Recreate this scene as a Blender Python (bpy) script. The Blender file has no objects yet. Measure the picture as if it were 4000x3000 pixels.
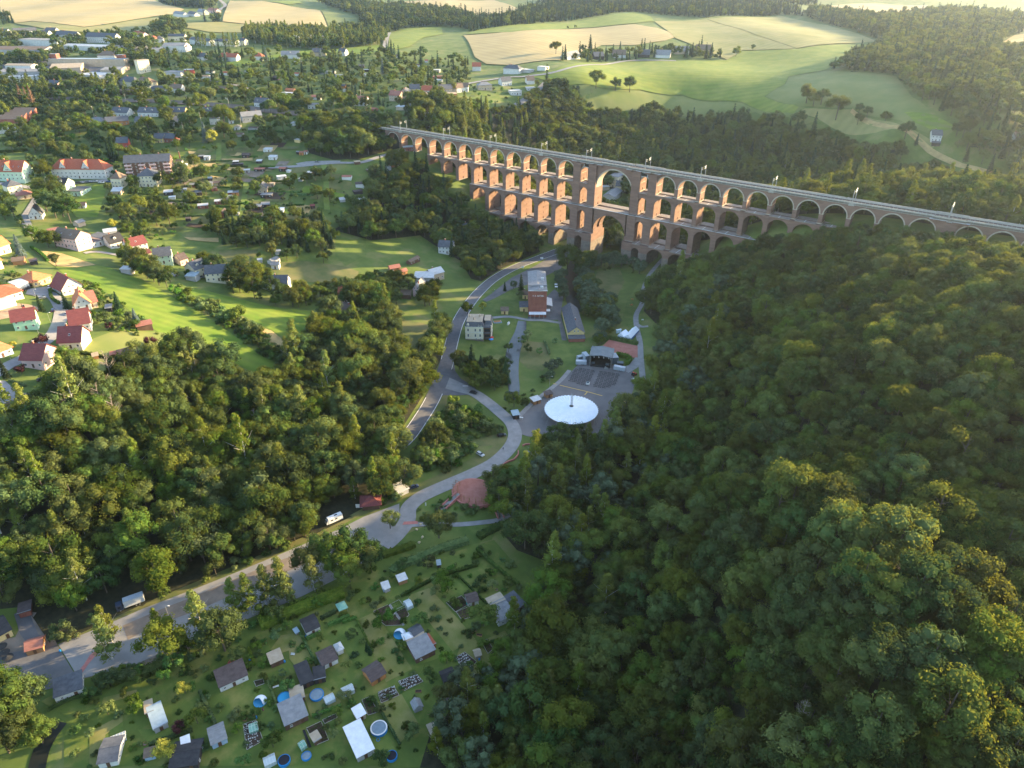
import bpy, bmesh, math, random
import numpy as np
from mathutils import Vector, Matrix
from mathutils.geometry import delaunay_2d_cdt
R = math.radians
scene = bpy.context.scene
COL = scene.collection
# ---------------------------------------------------------------- camera
CAM = np.array([132.872, -504.427, 210.785]); YAW, PIT, ROL, FPX = -35.145, -30.629, 0.12, 2776.453
_y, _p, _r = R(YAW), R(PIT), R(ROL)
FW = np.array([math.sin(_y)*math.cos(_p), math.cos(_y)*math.cos(_p), math.sin(_p)])
_RT = np.array([math.cos(_y), -math.sin(_y), 0.0]); _UP = np.cross(_RT, FW)
RT = _RT*math.cos(_r)+_UP*math.sin(_r); UP = np.cross(RT, FW)
cd = bpy.data.cameras.new("camera"); cam = bpy.data.objects.new("camera", cd); COL.objects.link(cam)
cd.sensor_width = 36.0; cd.lens = 36.0*FPX/4000.0; cd.clip_start = 1.0; cd.clip_end = 20000.0
cam.matrix_world = Matrix(((RT[0], UP[0], -FW[0], CAM[0]), (RT[1], UP[1], -FW[1], CAM[1]), (RT[2], UP[2], -FW[2], CAM[2]), (0, 0, 0, 1)))
scene.camera = cam
# ---------------------------------------------------------------- light
SUN_AZ, SUN_EL = 58.0, 12.8                   # direction towards the sun: angle from +X to +Y, elevation
sd = Vector((math.cos(R(SUN_AZ))*math.cos(R(SUN_EL)), math.sin(R(SUN_AZ))*math.cos(R(SUN_EL)), math.sin(R(SUN_EL))))
sl = bpy.data.lights.new("sun", 'SUN'); sl.energy = 5.0; sl.angle = R(0.5); sl.color = (1.0, 0.75, 0.39)
so = bpy.data.objects.new("sun", sl); COL.objects.link(so); so.rotation_euler = sd.to_track_quat('Z', 'Y').to_euler()
world = bpy.data.worlds.new("World"); scene.world = world; world.use_nodes = True
wn = world.node_tree; bg = wn.nodes['Background']; sky = wn.nodes.new('ShaderNodeTexSky')
sky.sky_type = 'NISHITA'; sky.sun_disc = False; sky.sun_elevation = R(SUN_EL); sky.sun_rotation = R(90.0-SUN_AZ)
sky.altitude = 400; sky.air_density = 1.0; sky.dust_density = 1.5; sky.ozone_density = 1.0
wn.links.new(sky.outputs[0], bg.inputs[0]); bg.inputs[1].default_value = 0.15
vs = scene.view_settings; vs.view_transform = 'Standard'; vs.look = 'None'; vs.gamma = 1.0; vs.use_curve_mapping = False; vs.exposure = 2.12
cy = scene.cycles; cy.max_bounces = 6; cy.diffuse_bounces = 3; cy.glossy_bounces = 2; cy.transmission_bounces = 3; cy.volume_bounces = 0; cy.transparent_max_bounces = 6
cy.sample_clamp_indirect = 4.0; cy.use_denoising = True
HAZE = 0.00006
# ---------------------------------------------------------------- helpers
def tag(o, label=None, cat=None, group=None, kind=None):
    if label: o['label'] = label
    if cat: o['category'] = cat
    if group: o['group'] = group
    if kind: o['kind'] = kind
    return o
def link(name, me, parent=None, loc=None, rz=None):
    o = bpy.data.objects.new(name, me); COL.objects.link(o)
    if parent: o.parent = parent
    if loc is not None: o.location = loc
    if rz is not None: o.rotation_euler = (0, 0, rz)
    return o
def empty(name, loc, rz=0.0):
    o = bpy.data.objects.new(name, None); COL.objects.link(o); o.location = loc; o.rotation_euler = (0, 0, rz); o.empty_display_size = .5
    return o
def copy_tree(o, parent=None):
    c = o.copy(); COL.objects.link(c)
    if parent: c.parent = parent
    for ch in o.children: copy_tree(ch, c)
    return c
_MAT = {}
def mat(key, col, col2=None, rough=.85, scale=1.0, metal=0.0, objrand=0.0, bump=0.0, trans=0.0, detail=6, stretch=None, col3=None, contrast=(.35, .65), coord='Object', spec=.3, lines=None, tcol=None):
    if key in _MAT: return _MAT[key]
    m = bpy.data.materials.new(key); m.use_nodes = True; nt = m.node_tree; N = nt.nodes; L = nt.links
    b = N['Principled BSDF']; b.inputs['Roughness'].default_value = rough; b.inputs['Metallic'].default_value = metal
    b.inputs['Specular IOR Level'].default_value = spec
    out = None
    c1 = (*col, 1)
    if col2 is not None:
        tc = N.new('ShaderNodeTexCoord'); mp = N.new('ShaderNodeMapping'); L.new(tc.outputs[coord], mp.inputs[0])
        if stretch: mp.inputs['Scale'].default_value = stretch
        nz = N.new('ShaderNodeTexNoise'); nz.inputs['Scale'].default_value = scale; nz.inputs['Detail'].default_value = detail; nz.inputs['Roughness'].default_value = .6
        L.new(mp.outputs[0], nz.inputs[0])
        cr = N.new('ShaderNodeValToRGB'); cr.color_ramp.elements[0].position = contrast[0]; cr.color_ramp.elements[1].position = contrast[1]
        cr.color_ramp.elements[0].color = c1; cr.color_ramp.elements[1].color = (*col2, 1)
        if col3 is not None:
            e = cr.color_ramp.elements.new((contrast[0]+contrast[1])/2); e.color = (*col3, 1)
        L.new(nz.outputs[0], cr.inputs[0]); out = cr.outputs[0]
        if lines:                                        # tramlines and mowing stripes: (spacing in metres, turn in degrees, strength)
            m2_ = N.new('ShaderNodeMapping'); m2_.inputs['Rotation'].default_value = (0, 0, R(lines[1])); L.new(tc.outputs[coord], m2_.inputs[0])
            wv = N.new('ShaderNodeTexWave'); wv.inputs['Scale'].default_value = .314/lines[0]; wv.inputs['Distortion'].default_value = 1.2; wv.inputs['Detail Scale'].default_value = .3; L.new(m2_.outputs[0], wv.inputs[0])
            pw = N.new('ShaderNodeMath'); pw.operation = 'POWER'; pw.inputs[1].default_value = lines[3] if len(lines) > 3 else 1; L.new(wv.outputs[1], pw.inputs[0])
            mr = N.new('ShaderNodeMapRange'); mr.inputs[3].default_value = 1; mr.inputs[4].default_value = 1-lines[2]; L.new(pw.outputs[0], mr.inputs[0])
            hv = N.new('ShaderNodeHueSaturation'); L.new(out, hv.inputs['Color']); L.new(mr.outputs[0], hv.inputs['Value']); out = hv.outputs[0]
        if bump:
            bp = N.new('ShaderNodeBump'); bp.inputs['Strength'].default_value = bump; bp.inputs['Distance'].default_value = 1.0/scale*.3
            L.new(nz.outputs[0], bp.inputs['Height']); L.new(bp.outputs[0], b.inputs['Normal'])
    if objrand:
        oi = N.new('ShaderNodeObjectInfo'); hs = N.new('ShaderNodeHueSaturation')
        m1 = N.new('ShaderNodeMapRange'); m1.inputs[3].default_value = .5-objrand*.035; m1.inputs[4].default_value = .5+objrand*.045
        L.new(oi.outputs['Random'], m1.inputs[0]); L.new(m1.outputs[0], hs.inputs['Hue'])
        ml = N.new('ShaderNodeMath'); ml.operation = 'MULTIPLY'; ml.inputs[1].default_value = 7.31; L.new(oi.outputs['Random'], ml.inputs[0])
        fr = N.new('ShaderNodeMath'); fr.operation = 'FRACT'; L.new(ml.outputs[0], fr.inputs[0])
        m2 = N.new('ShaderNodeMapRange'); m2.inputs[3].default_value = 1-objrand*.5; m2.inputs[4].default_value = 1+objrand*.55
        L.new(fr.outputs[0], m2.inputs[0]); L.new(m2.outputs[0], hs.inputs['Value'])
        m3 = N.new('ShaderNodeMath'); m3.operation = 'MULTIPLY'; m3.inputs[1].default_value = 31.7; L.new(oi.outputs['Random'], m3.inputs[0])
        f3 = N.new('ShaderNodeMath'); f3.operation = 'FRACT'; L.new(m3.outputs[0], f3.inputs[0])
        m4 = N.new('ShaderNodeMapRange'); m4.inputs[3].default_value = 1-objrand*.3; m4.inputs[4].default_value = 1.05; L.new(f3.outputs[0], m4.inputs[0]); L.new(m4.outputs[0], hs.inputs['Saturation'])
        if out: L.new(out, hs.inputs['Color'])
        else: hs.inputs['Color'].default_value = c1
        out = hs.outputs[0]
    if out: L.new(out, b.inputs['Base Color'])
    else: b.inputs['Base Color'].default_value = c1
    if trans:
        t = N.new('ShaderNodeBsdfTranslucent'); mx = N.new('ShaderNodeMixShader'); mx.inputs[0].default_value = trans
        if tcol: t.inputs[0].default_value = (*tcol, 1)
        elif out: L.new(out, t.inputs[0])
        else: t.inputs[0].default_value = c1
        L.new(b.outputs[0], mx.inputs[1]); L.new(t.outputs[0], mx.inputs[2]); L.new(mx.outputs[0], N['Material Output'].inputs[0])
    _MAT[key] = m; return m
class MB:
    """collects vertices and faces for one mesh"""
    def __init__(s): s.v = []; s.f = []; s.mi = []; s.m = []
    def mid(s, m):
        if m not in s.m: s.m.append(m)
        return s.m.index(m)
    def poly(s, pts, m):
        k = len(s.v); s.v += [tuple(p) for p in pts]; s.f.append(tuple(range(k, k+len(pts)))); s.mi.append(s.mid(m))
    def mesh(s, vs, fs, m):
        k = len(s.v); s.v += [tuple(p) for p in vs]; i = s.mid(m)
        for f in fs: s.f.append(tuple(k+j for j in f)); s.mi.append(i)
    def box(s, x0, x1, y0, y1, z0, z1, m):
        s.mesh([(x0,y0,z0),(x1,y0,z0),(x1,y1,z0),(x0,y1,z0),(x0,y0,z1),(x1,y0,z1),(x1,y1,z1),(x0,y1,z1)],
               [(0,3,2,1),(4,5,6,7),(0,1,5,4),(1,2,6,5),(2,3,7,6),(3,0,4,7)], m)
    def taper(s, x0, x1, y0, y1, z0, z1, dx, dy, m):      # box whose top is smaller by dx, dy on each side
        s.mesh([(x0,y0,z0),(x1,y0,z0),(x1,y1,z0),(x0,y1,z0),(x0+dx,y0+dy,z1),(x1-dx,y0+dy,z1),(x1-dx,y1-dy,z1),(x0+dx,y1-dy,z1)],
               [(0,3,2,1),(4,5,6,7),(0,1,5,4),(1,2,6,5),(2,3,7,6),(3,0,4,7)], m)
    def cyl(s, x, y, z0, z1, r0, r1, m, n=8, cap=True):
        v = []; f = []
        for j in range(n):
            a = 2*math.pi*j/n; v.append((x+r0*math.cos(a), y+r0*math.sin(a), z0))
        for j in range(n):
            a = 2*math.pi*j/n; v.append((x+r1*math.cos(a), y+r1*math.sin(a), z1))
        for j in range(n): f.append((j, (j+1) % n, n+(j+1) % n, n+j))
        if cap: f.append(tuple(range(n, 2*n))); f.append(tuple(reversed(range(n))))
        s.mesh(v, f, m)
    def tube(s, a, b, r, m, n=6, r1=None):
        a = Vector(a); b = Vector(b); d = b-a
        if d.length < 1e-6: return
        q = d.to_track_quat('Z', 'Y'); r1 = r if r1 is None else r1; v = []; f = []
        for P, rr in ((a, r), (b, r1)):
            for j in range(n):
                t = 2*math.pi*j/n; v.append(tuple(P+q@Vector((rr*math.cos(t), rr*math.sin(t), 0))))
        for j in range(n): f.append((j, (j+1) % n, n+(j+1) % n, n+j))
        f.append(tuple(range(n, 2*n))); f.append(tuple(reversed(range(n)))); s.mesh(v, f, m)
    def prism(s, prof, y0, y1, m, axis='y'):              # profile of (x,z) points extruded along y
        n = len(prof)
        if axis == 'y': v = [(x, y0, z) for x, z in prof]+[(x, y1, z) for x, z in prof]
        else: v = [(y0, x, z) for x, z in prof]+[(y1, x, z) for x, z in prof]
        f = [tuple(range(n)), tuple(reversed(range(n, 2*n)))]+[((i+1) % n, i, n+i, n+(i+1) % n) for i in range(n)]
        s.mesh(v, f, m)
    def data(s, name, smooth=False):
        me = bpy.data.meshes.new(name); me.from_pydata(s.v, [], s.f)
        for m in s.m: me.materials.append(m)
        me.polygons.foreach_set('material_index', s.mi)
        if smooth: me.polygons.foreach_set('use_smooth', [True]*len(s.f))
        me.update(); return me
    def build(s, name, parent=None, loc=None, rz=None, smooth=False):
        return link(name, s.data(name, smooth), parent, loc, rz)
# ---------------------------------------------------------------- terrain
def ray(u, v): return FW+RT*(u-2000)/FPX-UP*(v-1500)/FPX
def hitz(u, v, z):
    d = ray(u, v); return CAM+d*((z-CAM[2])/d[2])
def proj(x, y, z):
    d = np.stack([np.asarray(x, float)-CAM[0], np.asarray(y, float)-CAM[1], np.asarray(z, float)-CAM[2]], -1)
    w = d@FW; k = FPX/np.where(np.abs(w) < 1e-6, 1e-6, w); return 2000+(d@RT)*k, 1500-(d@UP)*k, w
CP = [(0,3000,3),(600,2950,4),(1300,2950,4),(600,2550,4.5),(1000,2700,4),(300,2600,5),(1500,2500,4),(1900,2350,4.5),(1500,2200,5),(1000,2200,6),(1700,2000,6),(1950,1800,6),(2200,1700,
5),(2500,1500,5.5),(2300,1350,6),(2000,1400,5),(1850,1300,9),(1700,1550,8),(2100,1150,8),(2250,1050,3),(2500,1100,5),(2150,960,5),(1900,1150,9),(2350,1250,5),(2300,960,1),(2250,2200,
2),(2300,2400,1),(2150,2750,1),(2050,3000,1),(2450,2000,3),(2700,1850,6),(2500,1700,6),(150,2380,6),(500,2200,8),(900,1950,9),(1300,1830,9),(0,2200,14),(300,1950,20),(0,1900,30),(600,
1750,22),(1000,1650,16),(1400,1600,12),(1650,1500,11),(0,1700,42),(400,1600,36),(800,1500,24),(1200,1400,18),(1500,1350,14),(1650,1250,12),(100,1450,47),(300,1300,46),(500,1350,42),
(200,1150,48),(0,1150,52),(450,1100,43),(700,1250,36),(1000,1400,26),(900,1150,30),(1150,1250,24),(850,1080,31),(1080,1110,24),(1300,1150,18),(1600,1130,14),(0,950,52),(150,800,50),
(300,880,46),(500,950,42),(800,1000,32),(1000,950,33),(1200,950,30),(1300,1050,22),(1700,950,14),(1900,1010,9),(250,650,55),(0,650,60),(550,680,56),(800,780,46),(700,900,38),(1000,750,
44),(1200,850,36),(1400,700,52),(1500,800,34),(1650,850,24),(1750,700,44),(1250,600,60),(1560,590,60),(0,500,66),(300,500,68),(640,440,76),(900,500,70),(1200,480,72),(1440,480,74),(1600,
500,72),(0,350,80),(400,330,84),(800,330,86),(1200,400,80),(1500,400,80),(1700,470,78),(0,240,95),(400,240,96),(800,230,98),(1133,217,100),(1500,240,97),(1600,330,88),(1850,330,88),
(1750,420,82),(2000,290,90),(1900,400,78),(300,140,107),(800,120,108),(1200,130,104),(1500,110,106),(200,60,117),(800,60,116),(0,5,128),(1000,5,124),(1400,20,122),(1800,20,118),(1950,
200,101),(2200,150,106),(2500,150,106),(2200,220,99),(2650,200,98),(2400,250,92),(2150,320,88),(2300,360,80),(2500,380,70),(2300,450,55),(2100,450,62),(2100,560,40),(2050,640,28),(2700,
300,86),(2900,250,92),(3000,350,80),(2850,400,67),(2700,440,54),(3100,420,72),(3200,150,110),(3350,170,108),(2900,80,116),(3200,280,94),(3500,300,96),(3300,400,80),(3500,520,66),(3700,
570,58),(3900,640,48),(3000,470,56),(3300,560,48),(3600,640,42),(2450,700,10),(2600,620,22),(2800,640,18),(2900,560,34),(2300,20,122),(2800,20,124),(3200,20,124),(3600,60,118),(4000,
20,126),(3700,200,108),(4000,200,112),(3700,350,92),(4000,350,98),(3900,450,84),(4000,560,62),(3650,140,112),(3600,1300,62),(3600,1900,58),(3000,1500,36),(3000,1150,36),(3900,1100,70),
(3000,2000,42),(3300,2400,60),(3800,2700,55),(3750,2250,54),(2850,2700,26),(2500,2900,10),(3300,2950,50),(3900,2950,50),(2750,1300,16),(2750,1600,14)]
CPX = [(-372,0,69),(-350,0,61),(-330,-5,59),(-310,0,52),(-290,0,44),(-260,0,30),(-241,0,19),(-220,0,15),(-190,0,9),(-173,-5,5),(-155,0,3),(-126,0,0),(-126,-20,0),(-126,25,0),(-105,-8,4),
 (-86,0,6),(-69,0,7),(-60,0,12),(-52,0,20),(-35,0,32),(-17,0,42),(0,0,50),(20,0,56),(50,0,62),(80,0,64),(105,0,64),(144,0,66),(200,0,72),(20,-20,44),(50,-20,52),(80,-22,56),(110,-22,60),(150,-22,62),(-10,-22,32),(-35,-22,20),
 (20,45,60),(60,60,65),(120,50,70),(100,130,60),(160,60,72),(60,195,26),(-20,110,36),(-60,80,18),(-75,150,9),(0,225,10),(59,255,10),(150,270,14),(-150,100,4),(-170,150,6),
 (60,-130,34),(110,-80,58),(150,-130,70),(190,-60,76),(185,-200,70),(215,-110,94),(320,-100,104),(190,-320,46),(225,-300,46),(215,-380,38),(320,-300,48),(260,100,80),(320,250,70),(400,100,95),(280,-430,36),(210,-470,36),(150,-490,42),(110,-470,30),  # includes unseen ridge right of view, shaped for the shade it casts
 (60,-480,2),(0,-600,4),(-150,-600,8),(-300,-600,30),(100,-650,6),(300,-650,30),(-350,-450,52),(-500,-400,60),(-700,-350,70),(-900,-300,80),(-1200,-200,95),(-1500,0,110),(-1800,-400,120),
 (-2600,0,132),(-2600,1200,140),(-1700,1500,135),(-900,1900,135),(-300,2200,138),(400,2300,136),(200,1200,122),(500,800,118),(500,500,104),(400,350,88),(900,600,120),(900,0,110),(700,-400,60),(1500,1800,150),(1800,400,130),(2500,2500,160),(-3500,2800,160),(0,3500,165),(-3000,-1500,110),(0,-1500,60),(1500,-1200,100)]
CXY = np.array([(*hitz(u, v, z)[:2], z) for u, v, z in CP]+[tuple(map(float, c)) for c in CPX])
def _tps(A, B):
    d2 = ((A[:, None, :]-B[None, :, :])**2).sum(-1); return .5*d2*np.log(d2+1e-9)
_S = 300.0
_P = CXY[:, :2]/_S; _n = len(_P)
_K = _tps(_P, _P)+np.eye(_n)*0.002; _Q = np.hstack([np.ones((_n, 1)), _P])
_W = np.linalg.solve(np.vstack([np.hstack([_K, _Q]), np.hstack([_Q.T, np.zeros((3, 3))])]), np.concatenate([CXY[:, 2], np.zeros(3)]))
def tps_eval(x, y):
    X = np.stack([x.ravel(), y.ravel()], -1)/_S; out = np.empty(len(X))
    for i in range(0, len(X), 20000):
        q = X[i:i+20000]; out[i:i+20000] = _tps(q, _P)@_W[:_n]+_W[_n]+q@_W[_n+1:]
    return out.reshape(x.shape)
def _axis(lo, hi, st, far, g=1.07):
    a = list(np.arange(lo, hi+.1, st)); s = st
    while a[-1] < far: s *= g; a.append(a[-1]+s)
    s = st; b = []; x = lo
    while x > -far: s *= g; x -= s; b.append(x)
    return np.array(b[::-1]+a)
GX = _axis(-460, 240, 3.5, 5500); GY = _axis(-480, 140, 3.5, 5500)
_gx, _gy = np.meshgrid(GX, GY, indexing='ij'); GZ = tps_eval(_gx, _gy)
GZ = np.clip(GZ, -1.0, 240)
_far = np.clip((np.hypot(_gx-CAM[0], _gy-CAM[1])-500)/900, 0, 1)
GZ += _far*(3.0*np.sin(_gx/97.0+1.3)*np.cos(_gy/83.0)+2.2*np.sin(_gx/41.0+_gy/57.0))
def H(x, y):
    x = np.asarray(x, float); y = np.asarray(y, float)
    i = np.clip(np.searchsorted(GX, x)-1, 0, len(GX)-2); j = np.clip(np.searchsorted(GY, y)-1, 0, len(GY)-2)
    a = np.clip((x-GX[i])/(GX[i+1]-GX[i]), 0, 1); b = np.clip((y-GY[j])/(GY[j+1]-GY[j]), 0, 1)
    z00 = GZ[i, j]; z10 = GZ[i+1, j]; z01 = GZ[i, j+1]; z11 = GZ[i+1, j+1]
    # same diagonal split as the mesh (00-11)
    return np.where(a >= b, z00+a*(z10-z00)+b*(z11-z10), z00+b*(z01-z00)+a*(z11-z01))
def G(u, v):                                             # photo pixel -> point on the ground
    d = ray(u, v); hd = math.hypot(d[0], d[1]); t = 90.0; pt = t; st = 4.0
    while t < 6000:
        p = CAM+d*(t/hd)
        if p[2] < H(p[0], p[1]): break
        pt = t; st = max(4.0, t*.012); t += st
    lo, hi = pt, t
    for _ in range(18):
        m = (lo+hi)/2; p = CAM+d*(m/hd)
        if p[2] < H(p[0], p[1]): hi = m
        else: lo = m
    p = CAM+d*(hi/hd); return Vector((p[0], p[1], float(H(p[0], p[1]))))
_I, _J = len(GX), len(GY)
_V = np.stack([_gx, _gy, GZ], -1).reshape(-1, 3)
_id = np.arange(_I*_J).reshape(_I, _J)
_a = _id[:-1, :-1].ravel(); _b = _id[1:, :-1].ravel(); _c = _id[1:, 1:].ravel(); _d = _id[:-1, 1:].ravel()
_F = np.concatenate([np.stack([_a, _b, _c], -1), np.stack([_a, _c, _d], -1)])
me = bpy.data.meshes.new('terrain'); me.vertices.add(len(_V)); me.vertices.foreach_set('co', _V.ravel())
me.loops.add(len(_F)*3); me.loops.foreach_set('vertex_index', _F.ravel().astype(np.int32)); me.polygons.add(len(_F))
me.polygons.foreach_set('loop_start', np.arange(0, len(_F)*3, 3, dtype=np.int32)); me.polygons.foreach_set('use_smooth', [True]*len(_F)); me.update(); me.validate()
M_ground = mat('ground grass', (.070, .105, .020), (.195, .180, .065), scale=.06, detail=12, col3=(.105, .150, .028), contrast=(.32, .70), bump=.0)
me.materials.append(M_ground)
tag(link('terrain', me), kind='structure')
# ---- draped sheets
def inside(poly, x, y):
    x = np.asarray(x); y = np.asarray(y); r = np.zeros(x.shape, bool); n = len(poly)
    for i in range(n):
        x0, y0 = poly[i][0], poly[i][1]; x1, y1 = poly[(i+1) % n][0], poly[(i+1) % n][1]
        if y0 == y1: continue
        c = ((y0 > y) != (y1 > y)) & (x < (x1-x0)*(y-y0)/(y1-y0)+x0); r ^= c
    return r
KEEP = []                                                # polygons kept free of trees
def drape(name, world, m, off, kind='structure', keep=True, step=None, thick=0):
    pts = [Vector((p[0], p[1])) for p in world]
    x0 = min(p.x for p in pts); x1 = max(p.x for p in pts); y0 = min(p.y for p in pts); y1 = max(p.y for p in pts)
    dist = math.hypot((x0+x1)/2-CAM[0], (y0+y1)/2-CAM[1])
    if step is None: step = max(3.5, min(14.0, dist*.008), math.sqrt(max((x1-x0)*(y1-y0), 1)/9000.0))
    q = []
    n = len(pts)
    for i in range(n):                                   # densify outline
        a = pts[i]; b = pts[(i+1) % n]; k = max(1, int((b-a).length/step))
        for j in range(k): q.append(a.lerp(b, j/k))
    gx, gy = np.meshgrid(np.arange(x0+step*.37, x1, step), np.arange(y0+step*.41, y1, step), indexing='ij')
    ins = inside([(p.x, p.y) for p in q], gx, gy)
    inner = [Vector((float(a), float(b))) for a, b in zip(gx[ins], gy[ins])]
    nq = len(q)
    vs, es, fs, _, _, _ = delaunay_2d_cdt(q+inner, [(i, (i+1) % nq) for i in range(nq)], [], 1, 1e-4)
    X = np.array([v.x for v in vs]); Y = np.array([v.y for v in vs]); Z = H(X, Y)+off+min(1.2, max(0, dist-450)*.0009)
    me = bpy.data.meshes.new(name); me.from_pydata(list(zip(X.tolist(), Y.tolist(), Z.tolist())), [], [f if (vs[f[1]]-vs[f[0]]).cross(vs[f[2]]-vs[f[0]]) > 0 else f[::-1] for f in fs])
    me.materials.append(m); me.polygons.foreach_set('use_smooth', [True]*len(me.polygons)); me.update()
    if keep: KEEP.append([(p.x, p.y) for p in pts])
    o = link(name, me)
    if kind: tag(o, kind=kind)
    return o
def pxpoly(pts): return [G(u, v) for u, v in pts]
def smooth_line(P, n=6):
    out = []
    for i in range(len(P)-1):
        p0 = P[max(i-1, 0)]; p1 = P[i]; p2 = P[i+1]; p3 = P[min(i+2, len(P)-1)]
        for k in range(n):
            t = k/n; out.append(.5*((2*p1)+(-p0+p2)*t+(2*p0-5*p1+4*p2-p3)*t*t+(-p0+3*p1-3*p2+p3)*t**3))
    out.append(P[-1]); return out
def ribbon(line, w, s=0.0):
    L = []; Rr = []
    for i, p in enumerate(line):
        a = line[max(i-1, 0)]; b = line[min(i+1, len(line)-1)]; d = Vector((b.x-a.x, b.y-a.y)).normalized(); nrm = Vector((-d.y, d.x))
        ww = w if not callable(w) else w(i/(len(line)-1))
        L.append(Vector((p.x, p.y))+nrm*(s+ww/2)); Rr.append(Vector((p.x, p.y))+nrm*(s-ww/2))
    return L+Rr[::-1]
def cline(px): return smooth_line([Vector((p.x, p.y)) for p in pxpoly(px)])
def blocked(x, y):
    r = np.zeros(len(x), bool)
    for P in KEEP:
        bx = [p[0] for p in P]; by = [p[1] for p in P]
        q = (x > min(bx)-1) & (x < max(bx)+1) & (y > min(by)-1) & (y < max(by)+1)
        if q.any(): r[q] |= inside(P, x[q], y[q])
    return r
# ---------------------------------------------------------------- fields, roads, water
M_wheat = mat('wheat', (.36, .29, .13), (.43, .34, .16), scale=.02, detail=8, lines=(24, 30, .25, 12))
M_wheat2 = mat('ripe wheat', (.33, .265, .125), (.39, .315, .15), scale=.03, detail=8, lines=(14, 108, .12))
M_mead = mat('meadow grass', (.125, .185, .018), (.205, .235, .036), scale=.06, detail=12, lines=(9, 62, .14))
M_mead2 = mat('mown meadow', (.105, .185, .014), (.185, .235, .030), scale=.07, detail=12, lines=(6, 70, .16))
M_past = mat('pale pasture', (.20, .205, .06), (.29, .26, .10), scale=.03, detail=11, lines=(11, 20, .10))
M_pastg = mat('green pasture', (.115, .155, .035), (.19, .20, .06), scale=.03, detail=11)
M_dry = mat('dry grass', (.30, .22, .09), (.46, .33, .14), scale=.15, detail=10)
M_lawn = mat('lawn', (.065, .110, .018), (.130, .165, .036), scale=.12, detail=10)
M_lawnb = mat('worn lawn', (.090, .115, .030), (.175, .155, .060), scale=.10, detail=10)
M_asph = mat('asphalt', (.10, .10, .112), (.135, .135, .145), scale=.4, rough=.9)
M_road2 = mat('worn road', (.23, .22, .215), (.30, .285, .28), scale=.3, rough=.95)
M_lot = mat('lot surface', (.21, .205, .205), (.28, .27, .265), scale=.12, rough=.95, detail=10)
M_grav = mat('gravel', (.16, .13, .105), (.25, .20, .16), scale=.2, rough=.95, detail=10)
M_yard = mat('yard surface', (.10, .10, .105), (.16, .15, .15), scale=.12, rough=.95, detail=10)
M_plaza = mat('plaza asphalt', (.135, .125, .125), (.19, .172, .168), scale=.09, rough=.95, detail=10)
M_red = mat('red gravel', (.36, .135, .10), (.43, .18, .14), scale=.4, rough=.95)
M_white = mat('white marking', (.62, .62, .62), (.75, .75, .75), scale=2)
M_redp = mat('red paving', (.42, .15, .13), (.50, .20, .17), scale=.8)
M_soil = mat('garden soil', (.050, .032, .022), (.095, .062, .045), scale=1.5, rough=1)
M_sand = mat('sand', (.55, .43, .26), (.62, .50, .33), scale=1)
M_ball = mat('ballast', (.13, .105, .09), (.20, .165, .14), scale=.7, rough=1)
M_river = mat('river water', (.012, .016, .014), (.02, .022, .018), scale=.3, rough=.4, spec=.4)
M_canal = mat('mill pond water', (.055, .065, .07), (.075, .082, .086), scale=.3, rough=.18, spec=.5)
F = lambda n, px, m, off=.10, **k: drape(n, pxpoly(px), m, off, **k)
F('wheat_field', [(0,1),(600,1),(640,20),(720,38),(690,56),(480,86),(330,108),(230,95),(130,84),(60,92),(0,60)], M_wheat)
F('meadow', [(62,93),(130,86),(230,97),(330,110),(480,89),(640,66),(620,95),(590,122),(450,124),(300,126),(180,116)], M_past)
F('wheat_field', [(900,4),(1100,18),(1250,42),(1285,122),(1180,122),(1000,97),(870,86),(880,45)], M_wheat)
F('pasture', [(725,92),(860,88),(1000,98),(950,128),(830,128),(722,110)], M_past)
F('meadow', [(1255,42),(1400,70),(1390,110),(1290,122)], M_pastg)
F('meadow', [(1060,8),(1170,6),(1180,14),(1130,20)], M_mead)
F('wheat_field', [(1470,16),(1560,9),(1760,1),(1930,1),(2050,46),(1985,62),(1870,74),(1740,42),(1600,25)], M_wheat2)
F('meadow', [(1518,186),(1524,132),(1600,112),(1725,108),(1730,135),(1655,148),(1600,184),(1545,196)], M_mead)
F('wheat_field', [(1810,140),(1950,130),(2250,114),(2480,96),(2570,112),(2655,142),(2600,160),(2480,178),(2350,178),(2190,236),(2000,257),(1900,252),(1855,225),(1830,165)], M_wheat2)
F('meadow', [(1815,136),(1870,118),(2130,95),(2480,50),(2540,66),(2556,84),(2480,93),(2250,112),(2000,127)], M_mead)
F('pasture', [(2556,84),(2760,77),(2950,140),(3110,192),(2900,198),(2840,235),(2700,175),(2640,152)], M_past)
F('wheat_field', [(2765,77),(3050,64),(3230,100),(3425,164),(3112,191),(2955,140)], M_past)
F('meadow', [(2060,300),(2170,272),(2280,247),(2420,242),(2640,240),(2835,237),(2900,200),(3115,193),(3430,172),(3350,205),(3290,235),(3225,275),(3080,300),(3065,330),(2985,380),(3120,420),(3100,445),(2900,400),(2666,372),(2500,352),(2350,345),(2220,335),(2130,316)], M_mead)
F('pasture', [(2230,338),(2350,348),(2500,356),(2666,376),(2900,405),(3140,452),(3200,470),(3140,490),(2950,440),(2600,432),(2330,450),(2290,400)], M_pastg)
F('pasture', [(3068,330),(3082,302),(3228,277),(3500,300),(3560,380),(3640,450),(3740,500),(3690,540),(3560,500),(3330,425),(3125,418),(2990,378)], M_pastg)
F('pasture', [(3145,425),(3330,428),(3520,492),(3660,560),(3640,585),(3420,520),(3190,462),(3105,446)], M_past)
F('meadow', [(3530,440),(3640,450),(3740,500),(3660,520),(3570,480)], M_mead2, .25)
F('dirt_track', [(3330,425),(3480,490),(3640,580),(3760,640),(3950,700),(3940,712),(3740,655),(3620,598),(3460,505),(3320,440)], M_dry, .2)
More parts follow.
